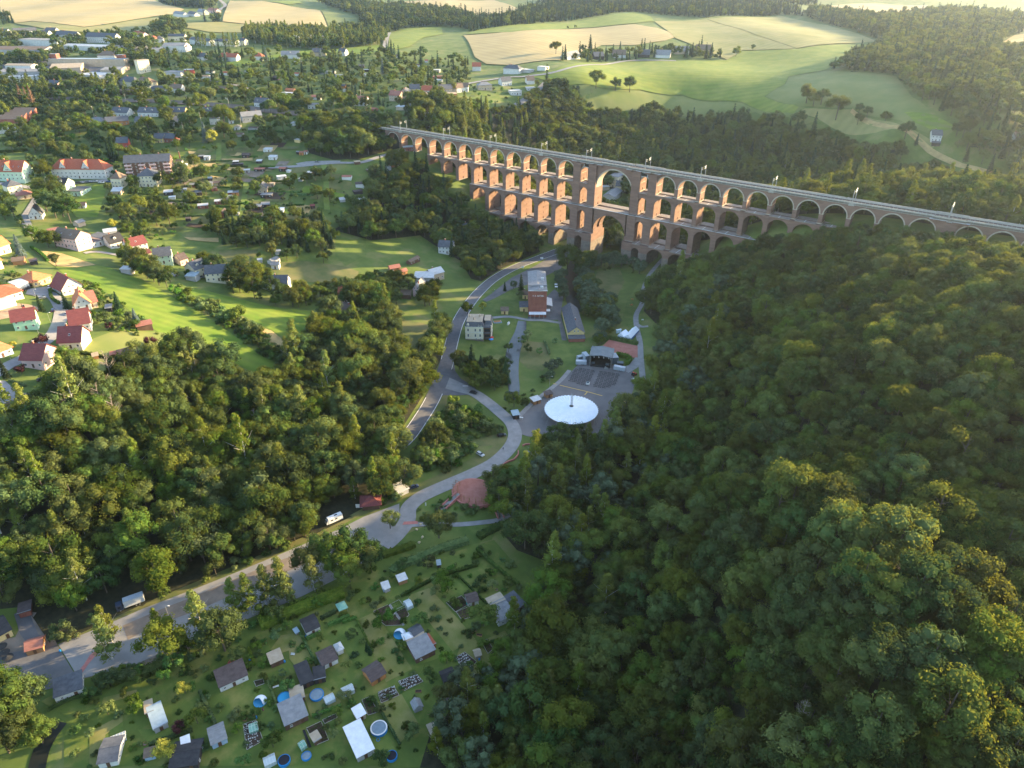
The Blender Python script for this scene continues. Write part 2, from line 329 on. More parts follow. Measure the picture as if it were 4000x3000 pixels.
F('wheat_field', [(3180,25),(3420,14),(3620,22),(3680,40),(3500,62),(3350,60),(3240,42)], M_wheat)
F('wheat_field', [(3880,178),(3960,140),(3999,135),(3999,192),(3950,185)], M_wheat)
F('pasture', [(3690,150),(3860,165),(3880,180),(3760,175)], M_past)
# town and slope lawns
F('lawn', [(870,250),(1010,225),(1190,200),(1290,195),(1510,176),(1515,196),(1420,215),(1300,218),(1150,232),(1000,248),(900,270)], M_mead2)
F('meadow', [(0,610),(110,598),(120,625),(60,640),(0,640)], M_lawn)
F('lawn', [(370,722),(420,725),(400,790),(380,850),(300,850),(260,800),(310,770)], M_mead2)
F('lawn', [(300,850),(400,850),(470,870),(450,910),(380,925),(330,900)], M_lawn)
F('dry_meadow', [(125,975),(240,990),(330,1020),(375,1035),(300,1045),(215,1040),(170,1010)], M_dry)
F('meadow', [(215,1042),(300,1047),(378,1037),(430,1045),(480,1075),(540,1085),(600,1120),(680,1165),(760,1210),(900,1300),(1010,1385),(1120,1440),(1080,1490),(1020,1480),(960,1440),(850,1390),(770,1385),(690,1340),(620,1300),(540,1240),(440,1160),(350,1100),(260,1080)], M_mead2)
F('meadow', [(690,1125),(780,1130),(900,1160),(1000,1185),(1100,1205),(1220,1215),(1200,1260),(1180,1300),(1140,1335),(1060,1290),(960,1240),(850,1190),(760,1155)], M_mead2)
F('dry_meadow', [(960,1262),(1060,1292),(1120,1340),(1100,1370),(1040,1330),(985,1290)], M_dry)
F('lawn', [(350,1330),(440,1295),(560,1295),(640,1300),(700,1345),(780,1400),(700,1420),(540,1430),(420,1470),(300,1490),(230,1470),(300,1400)], M_pastg, .14, keep=False)
F('garden_lawn', [(0,1180),(60,1190),(70,1330),(30,1420),(0,1430)], M_lawn, .14)
F('garden_lawn', [(60,1390),(130,1440),(250,1500),(170,1520),(60,1500),(20,1460)], M_lawn, .14)
F('garden_lawn', [(150,1010),(215,1045),(190,1090),(120,1100),(60,1060)], M_pastg, .14)
F('lawn', [(1310,940),(1430,935),(1430,1000),(1350,1040),(1310,1000)], M_lawn)
F('lawn', [(1030,1030),(1190,1020),(1340,1040),(1400,1060),(1400,1110),(1180,1100),(1130,1110)], M_lawnb)
F('lawn', [(870,990),(1010,975),(980,1030),(880,1050),(830,1020)], M_lawnb)
F('lawn', [(640,940),(820,950),(840,970),(780,1010),(650,1000)], M_lawn)
F('lawn', [(1550,1240),(1680,1270),(1690,1310),(1620,1440),(1570,1400),(1545,1300)], M_lawnb)
F('lawn', [(1110,1100),(1400,1110),(1420,1150),(1250,1150),(1120,1130)], M_lawn)
# valley lawns
F('lawn', [(1900,1160),(2000,1120),(2050,1140),(2070,1180),(2040,1230),(1960,1225),(1880,1210)], M_lawn, .12)
F('lawn', [(1930,1245),(2030,1248),(2010,1330),(1985,1400),(1960,1390),(1820,1335),(1930,1330)], M_lawn, .12)
F('lawn', [(1815,1330),(1960,1360),(1930,1390),(1820,1360)], M_lawn, .13)
F('lawn', [(2045,1250),(2190,1260),(2215,1330),(2130,1330),(2040,1320),(2035,1280)], M_lawn, .12)
F('lawn', [(2035,1330),(2140,1340),(2150,1400),(2120,1450),(2060,1440),(2030,1410)], M_lawnb, .12)
F('lawn', [(2130,1330),(2230,1330),(2330,1370),(2290,1390),(2240,1430),(2160,1440),(2150,1370)], M_lawn, .12)
F('lawn', [(2330,1060),(2420,1050),(2440,1100),(2400,1180),(2330,1150),(2325,1100)], M_lawnb, .12)
F('lawn', [(2450,1170),(2500,1100),(2560,1040),(2555,1100),(2520,1190),(2500,1290),(2460,1290),(2430,1250)], M_lawn, .12)
F('lawn', [(2010,1690),(2070,1740),(2080,1830),(2040,1890),(1960,1880),(1930,1850),(1990,1790)], M_lawn, .13)
F('lawn', [(1560,2100),(1650,2060),(1950,2050),(1920,2110),(1750,2150),(1600,2150),(1520,2140)], M_lawn, .13)
F('grass_verge', [(220,2520),(560,2360),(1000,2175),(1300,2050),(1420,1985),(1680,1870),(1990,1720),(2000,1740),(1850,1835),(1600,1940),(1420,2010),(1000,2205),(560,2385),(230,2540)], M_lawnb, .11, keep=False)
F('grass_verge', [(1640,1760),(1970,1690),(1990,1720),(1950,1780),(1890,1810),(1870,1790),(1930,1740)], M_lawnb, .11)
F('grass_verge', [(1680,1530),(1750,1545),(1740,1600),(1690,1680),(1670,1660)], M_lawnb, .12)
# roads
def road(name, px, w, m, off=.22, **k): return drape(name, ribbon(cline(px), w), m, off, **k)
MAIN = [(2290,945),(2170,985),(2080,1018),(2000,1050),(1930,1090),(1875,1138),(1835,1185),(1805,1230),(1783,1275),(1763,1345),(1745,1420),(1725,1480),(1690,1560),(1655,1620),(1600,1700),(1560,1740)]
road('road', MAIN, 8.0, M_asph, .24)
def marking(name, px, w, sh, off=.27, a=0, b=1):
    L = cline(px); n = len(L); L = L[int(a*n):max(int(b*n), 2)]; P = ribbon(L, w, sh); return drape(name, P, M_white, off, keep=False)
marking('road_marking', MAIN, .28, 3.7, b=.70); marking('road_marking', MAIN, .28, -3.7, b=.66)
marking('road_marking', MAIN, .28, 3.7, a=.78); marking('road_marking', MAIN, .28, -3.7, a=.80)
SIDE = [(1728,1490),(1790,1513),(1850,1535),(1905,1572),(1960,1618),(1998,1655),(2012,1700),(1993,1748),(1935,1805),(1855,1848),(1770,1885),(1700,1915),(1640,1945),(1597,1985),(1590,2035),(1550,2090),(1500,2135)]
road('road', SIDE, lambda t: 7.0 if t > .12 else 12-42*t, M_road2, .23)
drape('road', pxpoly([(1765,1345),(1778,1450),(1800,1480),(1850,1510),(1870,1540),(1800,1545),(1735,1545),(1700,1560),(1690,1530),(1725,1440)]), M_asph, .215)
F('parking_lot', [(228,2518),(400,2448),(560,2378),(760,2302),(960,2222),(1180,2130),(1330,2066),(1420,2020),(1560,1968),(1560,2010),(1530,2080),(1490,2140),(1440,2185),(1330,2255),(1180,2330),(1000,2405),(830,2475),(640,2570),(450,2620),(310,2655)], M_lot, .16)
F('gravel_strip', [(480,2445),(620,2385),(760,2330),(900,2270),(1080,2195),(1180,2160),(1200,2200),(900,2330),(760,2390),(620,2440),(500,2500)], M_grav, .2, keep=False)
F('gravel_strip', [(500,2610),(610,2560),(800,2480),(820,2500),(640,2580),(480,2630)], M_grav, .2, keep=False)
F('road_marking', [(300,2632),(330,2595),(352,2560),(380,2538),(405,2530),(400,2545),(372,2565),(350,2590),(322,2630),(308,2642)], M_redp, .21, keep=False)
F('road_marking', [(1578,2040),(1632,2037),(1632,2048),(1572,2052)], M_redp, .30, keep=False)
F('yard', [(0,2560),(70,2545),(225,2522),(305,2655),(200,2690),(150,2705),(0,2720)], M_yard, .15)
F('cafe_terrace', [(0,2500),(60,2490),(110,2380),(160,2390),(215,2500),(225,2520),(120,2550),(0,2570)], M_grav, .14)
F('yard', [(55,2400),(110,2380),(150,2480),(200,2500),(120,2530),(80,2480)], M_yard, .2)
F('plaza', [(2262,1420),(2300,1405),(2470,1438),(2482,1500),(2460,1560),(2420,1620),(2350,1700),(2120,1712),(2060,1705),(2010,1688),(2003,1640),(2075,1592),(2150,1530),(2215,1470)], M_plaza, .16)
F('red_court', [(2340,1365),(2380,1328),(2492,1352),(2490,1401),(2415,1385)], M_red, .2)
F('playground_sand', [(2048,1762),(2075,1762),(2072,1800),(2045,1798)], M_sand, .25)
F('mill_yard', [(2175,985),(2225,985),(2190,1050),(2120,1085),(2070,1110),(2000,1130),(1935,1165),(1900,1180),(1885,1172),(1930,1140),(2000,1085),(2090,1040)], M_yard, .15)
F('mill_yard', [(2135,1160),(2165,1130),(2200,1160),(2190,1230),(2215,1330),(2195,1330),(2180,1250),(2060,1250),(2065,1235),(2110,1235)], M_yard, .17)
road('path', [(2590,1010),(2560,1045),(2530,1085),(2512,1140),(2508,1185),(2485,1232),(2488,1285),(2500,1340),(2503,1400),(2510,1470),(2516,1500)], 3.4, M_road2, .24)
road('path', [(2484,1265),(2505,1277),(2532,1275)], 2.6, M_road2, .26)
road('path', [(2500,1400),(2475,1430),(2440,1450)], 6.0, M_road2, .25)
road('path', [(2225,1447),(2190,1487),(2140,1528),(2080,1575),(2020,1635)], 2.6, M_road2, .21)
road('path', [(1925,1242),(1990,1238),(2060,1250),(2120,1252),(2190,1262)], 3.0, M_road2, .23)
road('path', [(1600,2052),(1680,2048),(1790,2050),(1900,2040),(1955,2030),(1990,2010)], 2.6, M_road2, .22)
road('lane', [(130,1142),(195,1150),(232,1190),(238,1235),(212,1300),(160,1350),(100,1395),(30,1430),(-30,1470)], 6.6, M_road2, .24)
F('lane', [(-20,1490),(20,1488),(70,1535),(150,1540),(240,1530),(170,1560),(125,1592),(60,1570),(-20,1545)], M_road2, .24)
F('driveway', [(110,1130),(190,1120),(200,1150),(150,1160),(100,1150)], M_road2, .27)
road('lane', [(-20,715),(60,725),(130,735),(175,727),(250,722),(330,712),(420,706)], 6, M_road2, .25)
road('lane', [(150,735),(145,770),(120,815),(100,850),(110,885),(130,915)], 5.5, M_road2, .27)
road('lane', [(330,990),(380,985),(470,1000),(560,1030),(640,1060),(690,1080)], 3.5, M_road2, .25)
road('lane', [(1050,655),(1150,652),(1280,640),(1400,637),(1480,615),(1570,592),(1640,585)], 4.5, M_road2, .3)
F('car_park', [(1155,640),(1200,632),(1330,629),(1330,640),(1250,646),(1165,648)], M_road2, .25)
road('country_road', [(2640,240),(2450,240),(2330,255),(2200,275),(2060,300),(1980,305),(1850,325),(1700,360)], 6, M_road2, .5)
road('country_road', [(2130,325),(2105,350),(2060,385),(2030,405),(1990,430)], 6, M_road2, .5)
road('country_road', [(860,2),(880,25),(865,36),(850,52)], 8, M_road2, .9)
road('country_road', [(1500,200),(1508,165),(1520,130)], 7, M_road2, .7)
road('railway_bed', [(1535,487),(1480,478),(1400,470),(1300,462),(1180,448),(1050,435),(900,416),(700,402),(500,395),(350,390),(200,384)], 13, M_ball, .45)
road('lane', [(640,300),(760,310),(900,330),(1000,360)], 5, M_road2, .5, keep=False)
F('industrial_yard', [(430,180),(520,178),(640,185),(640,215),(500,225),(430,210)], M_road2, .5, keep=False)
F('industrial_yard', [(0,225),(240,190),(250,230),(300,260),(480,270),(470,320),(200,330),(0,300)], M_yard, .4, keep=False)
# water
WR = cline([(2330,935),(2290,965),(2255,1010),(2235,1060),(2228,1110),(2232,1160),(2250,1220)])
drape('river', ribbon(WR, 9), M_river, .18)
RV = cline([(2560,1800),(2440,1990),(2330,2210),(2290,2420),(2230,2600),(2190,2800),(2150,2990)]); drape('river', ribbon(RV, 7), M_river, .18, keep=False); KEEP.append([(p.x, p.y) for p in ribbon(RV, 2.5)])
drape('river', ribbon(cline([(235,2820),(190,2880),(160,2940),(140,3020)]), 5), M_river, .18)
drape('mill_pond', ribbon(cline([(2040,1255),(2032,1300),(2012,1350),(2001,1400),(2000,1460),(2008,1520),(2005,1560)]), lambda t: 5.5+3.0*math.sin(math.pi*min(t*1.1, 1))), M_canal, .24)
# ---------------------------------------------------------------- viaduct
M_brick = mat('brick', (.170, .103, .080), (.262, .160, .122), scale=.22, rough=.95, detail=12, stretch=(.5, .5, 2.2), contrast=(.3, .7))
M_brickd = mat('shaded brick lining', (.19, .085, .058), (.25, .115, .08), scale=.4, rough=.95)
M_stone = mat('rubble stone', (.15, .12, .10), (.235, .19, .155), scale=.5, rough=.95, detail=12)
M_ash = mat('pale ashlar', (.36, .31, .25), (.48, .42, .34), scale=.5, rough=.9)
M_conc = mat('concrete', (.36, .33, .285), (.45, .41, .355), scale=.6, rough=.9)
M_walk = mat('gallery floor', (.23, .19, .165), (.31, .26, .225), scale=.5, rough=.95)
M_gap = mat('painted opening shade', (.012, .010, .010))  # near-black fill, shade of the pier doorways and slits put into colour
M_steel = mat('galvanised steel', (.38, .38, .36), rough=.5, metal=.4)
M_rail = mat('rail steel', (.10, .075, .06), rough=.5, metal=.6)
M_zinc = mat('zinc sheet', (.45, .46, .50), (.56, .57, .60), scale=1, rough=.45, metal=.2)
S = 17.272
PY = [(-158.5, -152.0), (-144.8, -138.0), (-106.8, -100.0), (-93.0, -86.4)]        # the wide piers beside the great arches
PZ = (100.9, 112.0)
def regular():                                            # (x0, x1) of the slender piers on the top arcade
    L = [(-279.6+S*i, -276.8+S*i) for i in range(-5, 7)]
    L += [(-72.1+S*j, -69.3+S*j) for j in range(0, 10)]
    L += [(112.0+S*k-2.8, 112.0+S*k) for k in range(1, 7)]
    return L
def all_piers(grow):
    L = [(a-grow, b+grow) for a, b in regular()]
    L += [(a-grow*.25, b+grow*.25) for a, b in PY]+[(PZ[0]-grow*.5, PZ[1]+grow*.5)]
    return sorted(L)
via = empty('viaduct', (0, 0, 0)); tag(via, 'long four storey red brick railway viaduct of many arches crossing the valley', 'viaduct')
def arc_pts(x0, x1, zs, zc, n=14):
    cx = (x0+x1)/2; rx = (x1-x0)/2; return [(cx-rx*math.cos(math.pi*i/n), zs+(zc-zs)*math.sin(math.pi*i/n)) for i in range(n+1)]
def arcade(name, z0, z1, W, grow, zs, zc, xlo, xhi, gap, slab, ring=None, label=None, doors=True, stone_to=None):
    root = empty(name, (0, 0, 0)); root.parent = via
    if label: root['label'] = label
    P = [p for p in all_piers(grow) if p[0] > xlo-1 and p[1] < xhi+1]
    for a, b in P:
        mb = MB(); zb = z0
        big = (b-a) > 6 and a > -165 and b < -80
        if stone_to is not None:
            zb = min(z0, float(H((a+b)/2, 0)), float(H(a, -W)), float(H(b, W)))-3
            zst = max(zb+1, stone_to)
            mb.taper(a-.15, b+.15, -W-.3, W+.3, zb, zst, .1, .15, M_stone)
            if zst < z1: mb.box(a, b, -W, W, zst, z1, M_brick)
        elif doors:
            dz = [(z0, z0+2.6)]; h = z0+5.2
            while h+1.9 < zs-.5: dz.append((h, h+1.7)); h += 4.4
            mb.box(a, b, -W, -.55, z0, z1, M_brick); mb.box(a, b, .55, W, z0, z1, M_brick)
            h = z0
            for k, (u, w) in enumerate(dz):
                if u > h+.01: mb.box(a, b, -.55, .55, h, u, M_brick)
                if k: mb.box(a+.35, b-.35, -.55, .55, u, w, M_gap); mb.box(a, b, -.55, -.22, u, w, M_brick); mb.box(a, b, .22, .55, u, w, M_brick)
                h = w
            mb.box(a, b, -.55, .55, h, z1, M_brick)
            mb.box(a+.4, b-.4, -.5, .5, z0+.003, z0+2.55, M_gap)
        else: mb.box(a, b, -W, W, z0, z1, M_brick)
        # plinth and impost courses
        mb.box(a-.18, b+.18, -W-.18, W+.18, z0, z0+.55, M_ash if name == 'top_arcade' else M_walk)
        if name == 'top_arcade': mb.box(a-.12, b+.12, -W-.12, W+.12, zs-.35, zs, M_ash)
        mb.build('pier', root)
    for (a0, b0), (a1, b1) in zip(P[:-1], P[1:]):
        x0, x1 = b0, a1; w = x1-x0
        if w > 25: continue
        crown = zc if w > 10 else min(zc, zs+ (zc-zs)*w/14.4+ (zc-zs)*.18)
        sp = zs if w > 10 else crown-w/2*.9
        mb = MB(); A = arc_pts(x0, x1, sp, crown)
        prof = [(x1, z1), (x0, z1)]+A
        Wf = W-(.35 if name != 'top_arcade' else .0)-.02
        for ya, yb in ((-Wf, -gap), (gap, Wf)) if gap else ((-Wf, Wf),):
            # wall over the arch, one strip of quads per arc step so the concave outline stays clean
            for i in range(len(A)-1):
                (xa, za), (xb, zb) = A[i], A[i+1]
                mb.mesh([(xa,ya,za),(xb,ya,zb),(xb,ya,z1),(xa,ya,z1),(xa,yb,za),(xb,yb,zb),(xb,yb,z1),(xa,yb,z1)],
                        [(0,1,2,3),(5,4,7,6),(4,5,1,0),(3,2,6,7)], M_brick)
        if gap:                                           # low link walls close the slot under the gallery
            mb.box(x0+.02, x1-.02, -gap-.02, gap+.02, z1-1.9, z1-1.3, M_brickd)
        if ring:
            for ya in (-Wf-.12, Wf-.10):
                B = arc_pts(x0-.0, x1+.0, sp, crown); C2 = arc_pts(x0-ring, x1+ring, sp, crown+ring)
                for i in range(len(B)-1):
                    mb.mesh([(B[i][0],ya,B[i][1]),(B[i+1][0],ya,B[i+1][1]),(C2[i+1][0],ya,C2[i+1][1]),(C2[i][0],ya,C2[i][1]),
                             (B[i][0],ya+.22,B[i][1]),(B[i+1][0],ya+.22,B[i+1][1]),(C2[i+1][0],ya+.22,C2[i+1][1]),(C2[i][0],ya+.22,C2[i][1])],
                            [(0,1,2,3),(5,4,7,6),(4,5,1,0),(3,2,6,7)], M_ash)
        mb.build('arch', root)
        if slab:
            mb = MB()
            if gap:
                mb.box(x0+.2, x1-.2, -W-.25, -gap, z1, z1+.45, M_walk); mb.box(x0+.2, x1-.2, gap, W+.25, z1, z1+.45, M_walk)
                mb.box(x0+w*.45, x0+w*.45+.35, -W-.2, -gap, z1+.45, z1+.55, M_zinc)
            else: mb.box(x0+.2, x1-.2, -W-.25, W+.25, z1, z1+.45, M_walk)
            mb.build('gallery_floor', root)
    return root
def big_arch(x0, x1, zs, zc, z1, W, gap, ring, name, root, zbase=None):
    mb = MB(); A = arc_pts(x0, x1, zs, zc, 28)
    for ya, yb in ((-W, -gap), (gap, W)) if gap else ((-W, W),):
        for i in range(len(A)-1):
            (xa, za), (xb, zb) = A[i], A[i+1]
            mb.mesh([(xa,ya,za),(xb,ya,zb),(xb,ya,z1),(xa,ya,z1),(xa,yb,za),(xb,yb,zb),(xb,yb,z1),(xa,yb,z1)], [(0,1,2,3),(5,4,7,6),(4,5,1,0),(3,2,6,7)], M_brick)
    if ring:
        for ya in (-W-.12, W-.1):
            C2 = arc_pts(x0-ring, x1+ring, zs, zc+ring, 28)
            for i in range(len(A)-1):
                mb.mesh([(A[i][0],ya,A[i][1]),(A[i+1][0],ya,A[i+1][1]),(C2[i+1][0],ya,C2[i+1][1]),(C2[i][0],ya,C2[i][1]),
                         (A[i][0],ya+.22,A[i][1]),(A[i+1][0],ya+.22,A[i+1][1]),(C2[i+1][0],ya+.22,C2[i+1][1]),(C2[i][0],ya+.22,C2[i][1])], [(0,1,2,3),(5,4,7,6),(4,5,1,0),(3,2,6,7)], M_ash)
        B = arc_pts(x0+.05, x1-.05, zs, zc-.05, 28)          # pale soffit lining
        for i in range(len(B)-1):
            (xa, za), (xb, zb) = B[i], B[i+1]
            mb.poly([(xa,-W,za),(xb,-W,zb),(xb,W,zb),(xa,W,za)], M_ash)
    mb.build(name, root)
ZD = 76.2
top = arcade('top_arcade', 60.3, ZD, 4.3, 0.0, 67.2, 74.5, -370, 220, 0, False, ring=.75)
sec = arcade('second_arcade', 42.6, 59.9, 6.3, .25, 52.6, 58.6, -330, 95, 1.6, True)
thi = arcade('third_arcade', 21.4, 42.2, 8.4, .65, 34.6, 40.6, -265, 75, 1.7, True)
fou = arcade('bottom_arcade', 2.0, 21.0, 11.0, 1.1, 14.6, 20.0, -248, -15, 1.8, True, stone_to=15.0)
big_arch(-138.0, -106.8, 57.5, 73.3, ZD, 4.28, 0, .9, 'great_arch', top)
big_arch(-136.6, -108.2, 24.6, 38.4, 42.2, 8.0, 1.9, 0, 'great_arch', thi)
for xa, xb in ((-138.4, -136.3), (-108.5, -106.4)):       # thickening of the river piers below the great arch
    mb = MB(); mb.box(xa, xb, -8.0, 8.0, 21.4, 24.6, M_brick); mb.build('impost', thi)
    mb = MB(); mb.box(xa, xb, -10.9, 10.9, -3, 15.0, M_stone); mb.box(xa, xb, -10.9, 10.9, 15.0, 21.4, M_brick); mb.build('impost', fou)
# upper part of the wide piers is one continuous shaft on the face; gallery beside the great arch
mb = MB(); mb.box(-138.2, -106.6, -8.6, -1.9, 42.2, 42.7, M_walk); mb.box(-138.2, -106.6, 1.9, 8.6, 42.2, 42.7, M_walk); mb.build('gallery_floor', thi)
for a, b in PY:
    mb = MB(); mb.box(a-.1, b+.1, -5.9, -4.0, 42.6, ZD-1.2, M_brick); mb.build('pilaster', top)
    mb = MB(); mb.box(a-.1, b+.1, 4.0, 5.9, 42.6, ZD-1.2, M_brick); mb.build('pilaster', top)
mb = MB(); mb.box(PZ[0]+.4, PZ[1]-.4, -5.6, -4.0, 50, ZD-1.2, M_brick)
mb.build('pilaster', top)
mb = MB(); mb.box(-262, 72, -9.0, -8.62, 42.45, 42.72, M_zinc); mb.build('edge_flashing', thi)
deck = MB(); deck.box(-375, 222, -4.35, 4.35, ZD, ZD+.55, M_brick); deck = deck.build('deck', via)
mb = MB(); mb.box(-375, 222, -3.4, 3.4, ZD+.55, ZD+.8, M_ball); mb.build('ballast_bed', deck)
for cy_ in (-1.95, 1.95):
    mb = MB()
    for s_ in (-.75, .75): mb.box(-375, 222, cy_+s_-.08, cy_+s_+.08, ZD+.8, ZD+.98, M_rail)
    x = -375
    while x < 222: mb.box(x, x+.35, cy_-1.25, cy_+1.25, ZD+.8, ZD+.86, M_conc); x += 2.4
    mb.build('track', deck)
def parapet(x0, x1, s, off):                                # s=-1 near side, +1 far side
    mb = MB(); y0, y1 = sorted((s*(3.55+off), s*(4.75+off)))
    mb.box(x0, x1, y0, y1, ZD+.35, ZD+.95, M_conc)
    yo = s*(4.75+off); mb.box(x0, x1, min(yo, yo-s*.3), max(yo, yo-s*.3), ZD-.1, ZD+2.0, M_conc)
    if off < .5:
        yi = s*4.9; x = x0
        while x < x1-3.4: mb.box(x+3.3, x+3.42, min(yi-.2, yi), max(yi-.2, yi), ZD-.05, ZD+2.03, M_zinc); x += 3.45
    return mb.build('parapet', deck)
BAL = [(-158.5, -134.5), (-110, -85.5), (98, 116)]
for s_ in (-1, 1):
    x = -375
    for a, b in BAL: parapet(x, a, s_, 0); parapet(a, b, s_, 1.25); x = b
    parapet(x, 222, s_, 0)
for a, b in BAL:                                           # brackets under the refuge balconies
    for xx in (a+.5, (a+b)/2-3.6, (a+b)/2+3.6, b-.5):
        mb = MB(); mb.prism([(xx-2.2, ZD-.15), (xx+2.2, ZD-.15), (xx+1.6, ZD-1.5), (xx-1.6, ZD-1.5)], -6.2, -4.3, M_brick); mb.box(xx-2.5, xx+2.5, -6.5, -4.3, ZD-.12, ZD+.02, M_zinc); mb.build('bracket', deck)
    mb = MB(); c = (a+b)/2; mb.box(c-3.3, c+3.3, -4.75, -4.32, ZD-4.0, ZD-.8, M_zinc); mb.box(c-2.8, c+2.8, -4.8, -4.75, ZD-3.6, ZD-1.2, M_gap); mb.build('drain_panel', deck)
M_mast = mat('mast steel', (.36, .37, .34), rough=.6, metal=.3)
def mast_obj(x, s, lab):
    r = empty('catenary_mast', (x, s*4.3, ZD+.9)); tag(r, lab, 'mast', 'catenary masts along the viaduct deck')
    mb = MB(); mb.tube((0, 0, 0), (0, 0, 8.4), .24, M_mast, 6); mb.build('pole', r)
    mb = MB(); mb.box(-1.8, 1.8, -.75, .75, -1.5, .35, M_conc); mb.build('footing', r)
    d = -s; mb = MB(); mb.tube((0, 0, 8.0), (0, d*2.9, 7.3), .13, M_steel, 5); mb.tube((0, 0, 6.6), (0, d*2.5, 7.2), .11, M_steel, 5); mb.tube((0, 0, 6.6), (0, d*2.9, 6.1), .10, M_steel, 5); mb.build('cantilever', r)
MASTX = [-346, -294, -242.5, -190.5, -148.4, -97.4, -53.6, -2.2, 50, 106, 158]
for i, x in enumerate(MASTX):
    for s in (-1, 1): mast_obj(x, s, 'catenary mast on the %s parapet, %s' % ('near' if s < 0 else 'far', ['at the wooded left end of the viaduct','second from the left end','third from the left end','fourth from the left end','over the wide pier left of the great arch','over the wide pier right of the great arch','first pair beyond the great arch','second pair beyond the great arch','third pair beyond the great arch','on the balcony near the right edge','beyond the right edge of the picture'][i]))
# ---------------------------------------------------------------- trees
M_leaf = mat('broad leaves', (.046, .080, .018), (.110, .142, .028), scale=.25, detail=4, objrand=.85, trans=.3, rough=.9, spec=.0, tcol=(.26, .27, .035))
M_leafd = mat('deep green leaves', (.030, .058, .020), (.062, .092, .026), scale=.3, detail=4, objrand=.8, trans=.2, rough=.9, spec=.0, tcol=(.16, .20, .03))
M_birch = mat('birch leaves', (.085, .130, .024), (.165, .195, .040), scale=.3, detail=4, objrand=.6, trans=.28, rough=.9, spec=.0, tcol=(.28, .28, .04))
M_will = mat('willow leaves', (.075, .110, .060), (.120, .160, .090), scale=.3, detail=4, objrand=.4, trans=.22, rough=.9, spec=.0)
M_need = mat('needles', (.022, .045, .020), (.045, .075, .030), scale=.4, detail=4, objrand=.7, trans=.08, rough=.9, spec=.0)
M_blue = mat('blue spruce needles', (.070, .105, .100), (.11, .15, .14), scale=.4, trans=.05)
M_purp = mat('copper leaves', (.045, .012, .014), (.090, .028, .030), scale=.4, trans=.15)
M_yel = mat('golden leaves', (.26, .27, .03), (.38, .36, .06), scale=.4, trans=.2)
M_rust = mat('withered needles', (.17, .095, .05), (.24, .14, .08), scale=.4, trans=.1)
M_bush = mat('bush leaves', (.055, .105, .018), (.125, .175, .034), scale=.5, detail=4, objrand=1.0, trans=.2, rough=.9, spec=.0)
M_bark = mat('bark', (.07, .055, .04), (.12, .10, .075), scale=3)
M_bbark = mat('birch bark', (.50, .48, .44), (.14, .13, .12), scale=2, stretch=(1, 1, 3), contrast=(.55, .7))
M_dead = mat('bare branches', (.22, .18, .15), (.32, .27, .23), scale=3)
def ico(r, c, sub=1):
    bm = bmesh.new(); bmesh.ops.create_icosphere(bm, subdivisions=sub, radius=1.0)
    v = [Vector(x.co) for x in bm.verts]; f = [[w.index for w in x.verts] for x in bm.faces]; bm.free(); return v, f
_IV, _IF = ico(1, 0, 1)
def crown_mesh(name, m, rng, rx, rz, zc, nl, lr, leaf, per, top=0.0, core=True, droop=0.0, shape='ball'):
    V = []; Fc = []
    for l in range(nl):
        # lobe centres on the shell of the crown, upper half favoured
        if shape == 'ball':
            th = rng.uniform(0, 2*math.pi); cz = rng.uniform(-.55, 1.0); k = math.sqrt(max(0, 1-cz*cz))*rng.uniform(.6, 1.02)
            c = Vector((rx*k*math.cos(th), rx*k*math.sin(th), zc+rz*cz*rng.uniform(.7, .95)))
        else:                                            # tall: radius shrinks towards the top
            t = (l+.5)/nl; th = l*2.4+rng.uniform(-.4, .4); rr = rx*(1-t**1.6)*rng.uniform(.45, .85)+.1
            c = Vector((rr*math.cos(th), rr*math.sin(th), zc-rz+2*rz*t))
        r = lr*rng.uniform(.7, 1.25)*(1.0 if shape == 'ball' else (1.1-.6*(l/nl)))
        sq = rng.uniform(.7, .95)
        if core:
            o = len(V)
            for v in _IV:
                q = 1+rng.uniform(-.18, .12); V.append(c+Vector((v.x*r*.70*q, v.y*r*.70*q, v.z*r*.70*sq*q)))
            Fc += [tuple(o+i for i in f) for f in _IF]
        for _ in range(per):
            d = Vector((rng.gauss(0, 1), rng.gauss(0, 1), rng.gauss(0.25, 1))).normalized()
            p = c+Vector((d.x*r, d.y*r, d.z*r*sq))*rng.uniform(.80, 1.10)
            n = (d+Vector((rng.gauss(0, .42), rng.gauss(0, .42), rng.gauss(.1, .42)))).normalized()
            if droop: p.z -= droop*rng.random()*r; n = (n+Vector((n.x, n.y, 0))*1.5).normalized()
            a = n.orthogonal().normalized(); a.rotate(Matrix.Rotation(rng.uniform(0, 6.28), 3, n)); b = n.cross(a)
            s = leaf*rng.uniform(.6, 1.3); s2 = s*rng.uniform(.45, .8)
            o = len(V); V += [p+a*s*.5, p+b*s2*.5+n*s*.1, p-a*s*.5, p-b*s2*.5+n*s*.06]; Fc.append((o, o+1, o+2, o+3))
    me = bpy.data.meshes.new(name); me.from_pydata([tuple(v) for v in V], [], Fc); me.materials.append(m); me.update(); return me
